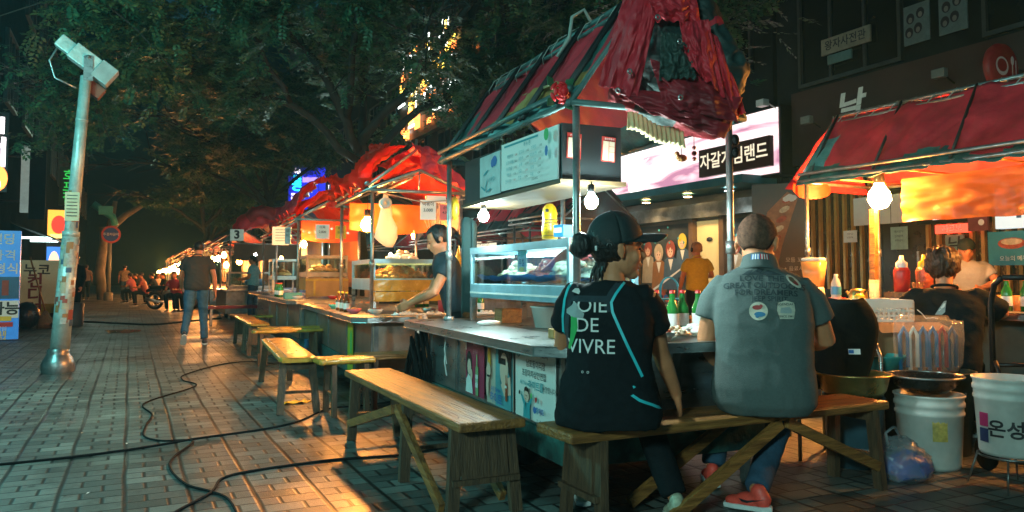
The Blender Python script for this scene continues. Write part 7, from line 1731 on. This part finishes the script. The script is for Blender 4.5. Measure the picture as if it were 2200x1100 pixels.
# -- customer in a black top at the right hand stall, seen from behind
CP = V((4.90, 3.36, 0)); cy = radians(-62)
J = sit_pose(.42, .12); J.update(hrot=(-20, -10, 0), nb=(0, .17, 1.02), hd=(.0, .20, 1.17), che=(.02, .10, .86), el=[(-.30, .30, .84), (.33, .22, .86)], wr=[(-.12, .48, .90), (.16, .50, .90)], sh=[(-.20, .14, .96), (.21, .14, .96)])
ct_, cshirt, _ = fig('customer with wavy brown hair in a black shirt seated at the right hand stall', CP, cy, J, blackcloth, blackcloth, vox=.014, bw=1.22, bd=1.2, sleeve=.95, hair=None, folds=shirt_folds(.010, 5), armr=1.1)
R = Rhead(*J['hrot']); H = V(J['hd'])
hair_shell(H, R, 1.08, hair_r, ct_, lambda p: p.y < .03 or p.z > .04, sc=(.098, .115, .104), amp=.022, c0=(0, -.02, .025))
g = MB(); 
for k in range(40):
    a = rnd.uniform(pi, 2 * pi); p = H + R @ V((.088 * cos(a), -.03 + .09 * sin(a), rnd.uniform(-.03, .11))); g.ball(p, (.022, .022, .026), 7)
g.build('curls', hair_r, ct_)
J2 = [(*ribbon([(-.13, .02), (-.10, -.005), (-.075, -.035), (-.03, -.03), (.0, -.035)], .006), lw, -.02, .86), (*PO([(-.02, -.02), (.03, .07), (.045, .075), (.04, -.0), (.02, -.02)]), MATS['print_grey'], -.02, .87), (*PO([(.0, .0), (.03, .055), (.04, .055), (.035, .03)]), lw, -.02, .872)]
decal(cshirt, J2, 'boat_print')
q = thing('stool', 'low dark stool under the customer of the right hand stall', 'stool', CP, cy)
g = MB(); g.lathe([(0, .38), (.17, .38), (.18, .40), (.17, .425), (0, .43)], n=20); g.build('seat', blackpad, q)
for k in range(4): g = MB(); a = k * pi / 2 + .78; g.tube([(.12 * cos(a), .12 * sin(a), .38), (.17 * cos(a), .17 * sin(a), 0)], .012, 7); g.build('leg', steel_d, q)
# -- server behind the right stall
shirtw = mat('white_shirt', (.38, .38, .36), .85, 0, .15, 20, .2, 40)
J = stand_pose(1.50, 0, .12); J.update(hrot=(10, -18, 0), wr=[(-.12, .42, .98), (.12, .42, .98)], el=[(-.27, .16, 1.05), (.27, .16, 1.05)])
fig('server in a black cap and white shirt behind the right hand stall', (8.35, 5.40, 0), radians(120), J, shirtw, navycloth, vox=.016, hair=lambda p: p.z > .02 or (p.y < -.02 and p.z > -.05), hairm=capm)
# -- vendor woman at the second stall, bending over the counter
J = stand_pose(1.52, 0, .10); J.update(hrot=(5, -25, 0), el=[(-.25, .22, .98), (.25, .22, .98)], wr=[(-.10, .42, .88), (.10, .44, .87)])
vt, vs_, _ = fig('vendor woman in a dark shirt bending over the second counter, black hair tied back', (2.50, 6.05, 0), radians(72), J, navycloth, blackcloth, vox=.012, sleeve=.5, hair=lambda p: p.z > .075 or (p.y < .03 and p.z > -.03) or (p.y < -.03 and p.z > -.07), fine=.010, hdir=None)
R = Rhead(*J['hrot']); H = V(J['hd']); g = MB(); g.ball(H + R @ V((0, -.13, .01)), (.035, .045, .05), 12, R); g.tube([H + R @ V((0, -.15, 0)), H + R @ V((0, -.17, -.08)), H + R @ V((0, -.15, -.15))], [.03, .025, .008], 8); g.build('ponytail', hair_b, vt)
# -- customers beyond the second stall
J = sit_pose(.50, .10)
fig('seated customer in dark green seen between the taped case and the vendor', (3.55, 9.6, 0), radians(10), J, dgreen_t, blackcloth, vox=.02, bw=1.1, eyes=False, grp='customers on stools beyond the second stall')
J = sit_pose(.48, .06)
fig('smaller dark customer at the left of the one in dark green', (3.20, 10.1, 0), radians(40), J, blackcloth, blackcloth, vox=.02, eyes=False, grp='customers on stools beyond the second stall')
# -- man in yellow outside the arcade
J = stand_pose(1.66, .1); J['hrot'] = (15, -8, 0); J['wr'][1] = (.22, .30, 1.12); J['el'][1] = (.27, .05, 1.12)
yt, _, _ = fig('man in a yellow shirt with black headphones standing outside the arcade', (8.25, 9.85, 0), radians(-20), J, mat('yellow_shirt', (.62, .42, .03), .85, 0, .15, 20), blackcloth, vox=.018, eyes=False, hairm=mat('bald_skin', (.45, .22, .10), .5))
g = MB(); H = V(J['hd']); R = Rhead(*J['hrot']); g.tube([H + R @ V((.085 * cos(a), 0, .02 + .105 * sin(a))) for a in [pi * i / 10 for i in range(11)]], .008, 6)
for s in (-1, 1): g.ball(H + R @ V((s * .09, 0, 0)), (.02, .035, .038), 10, R)
g.build('headphones', black_m, yt)
# -- the walking man
J = stand_pose(1.70, .0)
J.update(hip=[(-.09, 0, .91), (.09, 0, .91)], kn=[(-.13, .04, .50), (.10, .14, .51)], an=[(-.17, -.30, .20), (.13, .10, .08)], foot=[(8, -42), (0, 0)], el=[(-.25, .06, 1.13), (.26, -.08, 1.12)], wr=[(-.24, .24, .96), (.28, -.06, .86)], hrot=(0, -22, 0), hd=(.02, .07, 1.57), nb=(0, .03, 1.45))
fig('man in a dark T-shirt and blue jeans walking away down the street', (.98, 13.55, 0), radians(-6), J, mat('charcoal_tee', (.035, .04, .04), .85, 0, .2, 20), mat('walk_denim', (.05, .15, .26), .85, 0, .4, 9), vox=.012, bw=1.12, bd=1.1, folds=shirt_folds(.010, 11), shoem=mat('walk_shoe', (.05, .06, .07), .6), fine=.010)
# -- far pedestrians
peach = mat('peach_shirt', (.45, .30, .22), .85); plaid = mat('plaid_shirt', (.40, .28, .16), .85, 0, .6, 26, col2=(.10, .06, .05))
J = stand_pose(1.72, .15); fig('far pedestrian in a pale shirt walking away left of the round sign post', (-1.95, 43.4, 0), 0, J, peach, blackcloth, vox=.03, eyes=False)
J = stand_pose(1.70, .2); fig('far pedestrian in a plaid shirt walking away, right of the round sign post', (-.25, 42.2, 0), 0, J, plaid, jeans, vox=.03, eyes=False)
J = stand_pose(1.66, .05); J['hrot'] = (0, -15, 0); fig('dark figure in a long black coat standing behind the lamp mast', (-1.22, 22.0, 0), radians(150), J, blackcloth, blackcloth, vox=.02, eyes=False, sleeve=1.5, bw=1.15, bd=1.2)
J = stand_pose(1.66, .05); J['wr'] = [(-.1, .3, 1.05), (.1, .3, 1.05)]; fig('vendor in a teal checked shirt at the right end of the fifth stall', (2.85, 20.75, 0), radians(60), J, mat('teal_check', (.08, .38, .42), .8, 0, .5, 30, col2=(.35, .5, .5)), jeans, vox=.02, eyes=False)
# seated crowd in the distance
cr = [(1.35, 27.0, plastic_r, 'person in a red jacket seated behind the motorcycle', 150), (1.75, 26.6, mat('striped_top', (.25, .3, .25), .8, 0, .7, 30, col2=(.03, .03, .04)), 'person in a striped top seated behind the motorcycle', 120), (.55, 33.0, mr_, 'person in dull red seated in the distance left of the motorcycle', 80), (.95, 34.2, blackcloth, 'person in black seated in the far crowd, behind the one in dull red', 70),
      (.15, 37.0, mat('pink_top', (.45, .10, .10), .8), 'person in pink seated in the far crowd beside the plaid pedestrian', 60), (1.25, 31.2, blackcloth, 'person in black seated just beyond the motorcycle seat', 100), (1.0, 36.0, peach, 'person in a pale top seated deep in the far crowd', 200), (1.75, 29.6, shirtw, 'person in white seated under the far warm bulbs', 190), (.4, 40.0, blackcloth, 'farthest dark seated person by the far bulbs', 90)]
for k, (x, y, m_, lb, a) in enumerate(cr):
    J = sit_pose(.46, .10); fig(lb, (x, y, 0), radians(a), J, m_, blackcloth, vox=.028, eyes=False, grp='people seated along the far stalls')

# ------------------------------------------------------------ motorcycle
q = thing('motorcycle', 'black motorcycle parked side on before the far crowd', 'motorcycle', (.78, 29.2, 0), radians(-24))
def wheel(x):
    g = MB(); M_ = Matrix.Translation((x, 0, .30)) @ Matrix.Rotation(pi / 2, 4, 'X')
    g.lathe([(.22, -.045), (.28, -.05), (.30, 0), (.28, .05), (.22, .045), (.22, -.045)], n=26, M=M_); w = g.build('wheel', rubber, q)
    g = MB(); g.lathe([(.19, -.02), (.218, -.03), (.218, .03), (.19, .02), (.19, -.02)], n=26, M=M_)
    for k in range(6): a = k * pi / 3; g.beam((x, 0, .3), (x + .2 * cos(a), 0, .3 + .2 * sin(a)), .02, .02)
    g.ball((x, 0, .3), .05, 10); g.build('rim', steel_d, w)
wheel(0); wheel(1.25)
g = MB(); g.rings([(.45, 0, .32, .22, .10), (.5, 0, .5, .28, .12), (.55, 0, .66, .26, .11)], 16, 3); g.build('engine_block', steel_d, q)
g = MB(); g.ball((.68, 0, .78), (.25, .14, .12), 16); g.build('fuel_tank', mat('gloss_black', (.01, .01, .012), .12, 0, .1, 3, coat=.5), q)
g = MB(); g.rings([(.18, 0, .70, .32, .12), (.15, 0, .78, .36, .13), (.12, 0, .82, .32, .10)], 18, 4); g.build('seat', blackpad, q)
g = MB(); g.tube([(-.30, 0, .62), (-.05, 0, .72), (.2, 0, .68)], [.05, .09, .10], 10); g.build('tail', MATS['gloss_black'], q)
g = MB(); g.box(-.34, -.30, -.06, .06, .60, .66); g.build('tail_light', plastic_r, q)
g = MB(); g.tube([(.5, -.14, .25), (.1, -.17, .28), (-.25, -.18, .38)], [.03, .05, .055], 10); g.build('exhaust', steel, q)
g = MB(); g.tube([(1.25, .08, .3), (1.0, .08, .85)], .025); g.tube([(1.25, -.08, .3), (1.0, -.08, .85)], .025); g.build('fork', steel, q)
g = MB(); g.tube([(.85, -.35, 1.02), (.98, -.12, .98), (.98, .12, .98), (.85, .35, 1.02)], .015); g.build('handlebar', black_m, q)
g = MB(); g.ball((1.12, 0, .88), (.09, .09, .09), 12); g.build('headlight', steel, q)
g = MB(); g.tube([(-.2, 0, .45), (.0, 0, .68), (.3, 0, .6)], .02); g.tube([(0, 0, .3), (.45, 0, .4)], .03); g.build('frame', black_m, q)

# ------------------------------------------------------------ plastic chair and low tables outside the arcade
q = thing('plastic_chair', 'light blue plastic garden chair on the pavement outside the arcade', 'chair', (9.75, 12.45, .25), radians(150))
sc_ = 1.0
g = MB(); g.box(-.2, .2, -.2, .2, .40, .43); g.build('seat', mat('chair_blue', (.04, .42, .62), .4), q, bevel=.012)
g = MB()
for k in range(15):
    a0, a1 = pi * k / 14, pi * (k + 1) / 14
    if k < 14: g.beam((-.19 * cos(a0), -.2 - .06 * sin(a0), .58 + .27 * sin(a0)), (-.19 * cos(a1), -.2 - .06 * sin(a1), .58 + .27 * sin(a1)), .05, .03)
g.beam((-.19, -.2, .43), (-.19, -.2, .6), .05, .03); g.beam((.19, -.2, .43), (.19, -.2, .6), .05, .03); g.build('backrest', MATS['chair_blue'], q)
for x in (-.18, .18):
    for y in (-.18, .18): g = MB(); g.beam((x, y, .40), (x * 1.2, y * 1.2, 0), .04, .03); g.build('leg', MATS['chair_blue'], q)
def low_table(label, loc, w, d, h, m):
    t = thing('table', label, 'table', loc, 0)
    g = MB(); g.box(-w / 2, w / 2, -d / 2, d / 2, h - .04, h); g.build('top', m, t, bevel=.005)
    for x in (-w / 2 + .05, w / 2 - .05):
        for y in (-d / 2 + .05, d / 2 - .05): g = MB(); g.box(x - .025, x + .025, y - .025, y + .025, 0, h - .041); g.build('leg', wood_d, t)
low_table('long wooden side table seen between the woman and the man', (4.9, 7.3, 0), .9, 1.8, .70, wood)
low_table('low dark table by the foot of the arcade pillar', (8.1, 11.3, 0), .8, 1.2, .62, wood_d)
q = thing('potted_plant', 'small potted plant beside the arcade chair', 'plant', (9.35, 13.2, .25)); g = MB(); g.lathe([(0, 0), (.1, 0), (.14, .25), (0, .25)], n=14); g.build('pot', mr_, q)
vs, fs = [], []; rn = random.Random(4)
for k in range(22): spray(vs, fs, V((0, 0, .25)), V((rn.gauss(0, .5), rn.gauss(0, .5), 1)), rn.uniform(.3, .6), rn, .09)
g = MB(); g.add(vs, fs, False); g.build('leaves', leafm, q)

# ------------------------------------------------------------ second row of stalls behind
def back_stall(label, y, L, x=6.1, rg=2.55, m=dred_t, ev=1.9):
    s = stall(label, (x, y, 0), 0, L, 1.1, .85, ev, rg, over=(.3, .3, .3, .3), nraf=5, detail=False, lowz=.15, body=steel_d, group='food stalls in the row behind')
    g = MB(); cloth_slope(g, 0, L, -.05, ev + .03, .55, rg, lambda u, v: m if v > .3 + .15 * noise.noise(V((u * 6, v, y))) else dgreen_t, .05, y, 40, 12); cloth_slope(g, 0, L, 1.15, ev + .03, .55, rg, lambda u, v: m, .05, y + 2, 30, 12)
    g.build('canopy', None, s); return s
b_ = back_stall('stall with a dark hooded tarp behind the cap, before the pink sign', 9.0, 1.5, 5.25, 2.36, m=dred_t)
g = MB(); g.grid(lambda u, v: (-.05 + 1.2 * u, -.06 + .05 * sin(u * 9) * (1 - v), 1.90 - .25 * (1 - v) + v * .62 * (1 - abs(2 * u - 1)) + .02 * noise.noise(V((u * 6, v * 5, 0)))), 24, 12); g.build('gable_tarp', mat('hood_tarp', (.05, .03, .03), .6, 0, .5, 3, .4, 6, col2=(.02, .045, .04)), b_, thick=.004)
back_stall('stall with a slanted red and green roof seen below the near shelf', 11.6, 2.4, 6.1, 2.65, m=red_t)
b_ = back_stall('dark stall of the back row seen left of the yellow toy', 15.2, 2.8, 6.2, 2.4)
back_stall('farthest dark stall of the back row', 19.4, 3.0, 6.2, 2.4)
bulb('warm bulb in the back row left of the yellow toy', (6.3, 16.5, 1.7), .1, bulb_small, .045); bulb('cool bulb in the back row behind the second stall', (6.4, 20.4, 1.7), .1, glow('bulb_cool_mid', (.95, 1, .9), 260), .06)
for k, (x, y, z, lb) in enumerate(((6.15, 11.75, .852, 'white cup and cloth heap on the back stall below the slanted roof'), (6.3, 12.6, .852, 'pale food heap on the back stall below the slanted roof'))): heap((x, y, z), .2, .2, .16, cr_m if k else paper, lb, seed=90 + k, n=14)

# ------------------------------------------------------------ litter, nail heads
g = MB(); rn = random.Random(77)
for k in range(150):
    x, y = rn.uniform(-2.2, 1.9), rn.uniform(3.8, 22); a = rn.uniform(0, 3.1); L_ = rn.uniform(.006, .022); w_ = rn.uniform(.003, .012)
    g.use((ink_w, cr_m, ochre, mat('grey_scrap', (.12, .12, .11), .7))[k % 4])
    g.add([(x + L_ * cos(a), y + L_ * sin(a), .004), (x - w_ * sin(a), y + w_ * cos(a), .007), (x - L_ * cos(a), y - L_ * sin(a), .004), (x + w_ * sin(a), y - w_ * cos(a), .005)], [(0, 1, 2, 3)])
o = g.build('litter'); o['kind'] = 'stuff'; o['label'] = 'small scraps of litter scattered over the paving'; o['category'] = 'litter'
for o in [c for b in list(C.objects) if b.name.startswith('bench') for c in b.children if c.name.startswith('top')]:
    pass
bulb('added warm bulb in the unseen right part of the right hand stall', wr(.15, .35, 1.78), .1, glow('bulb_warm_fill', (1, .37, .07), 520), .085)  # bulb added out of view to warm the seated people's right sides
# ------------------------------------------------------------ thin teal haze added to lift the blacks and halo the bulbs
g = MB(); g.box(-70, 80, -20, 270, -1.3, 45); hz = g.build('haze'); hz['kind'] = 'stuff'; hz['label'] = 'thin teal haze added over the whole street to lift its darks'; hz['category'] = 'haze'
hm = bpy.data.materials.new('lift_haze'); hm.use_nodes = True; t = hm.node_tree; t.nodes.remove(t.nodes['Principled BSDF'])
pv = t.nodes.new('ShaderNodeVolumePrincipled'); pv.inputs['Density'].default_value = .0017; pv.inputs['Color'].default_value = (.32, .85, 1.0, 1); pv.inputs['Anisotropy'].default_value = .5
t.links.new(pv.outputs[0], t.nodes['Material Output'].inputs['Volume']); hz.data.materials.append(hm)
bpy.data.objects.remove(_to); bpy.data.curves.remove(_cu); bpy.data.scenes.remove(_ts)
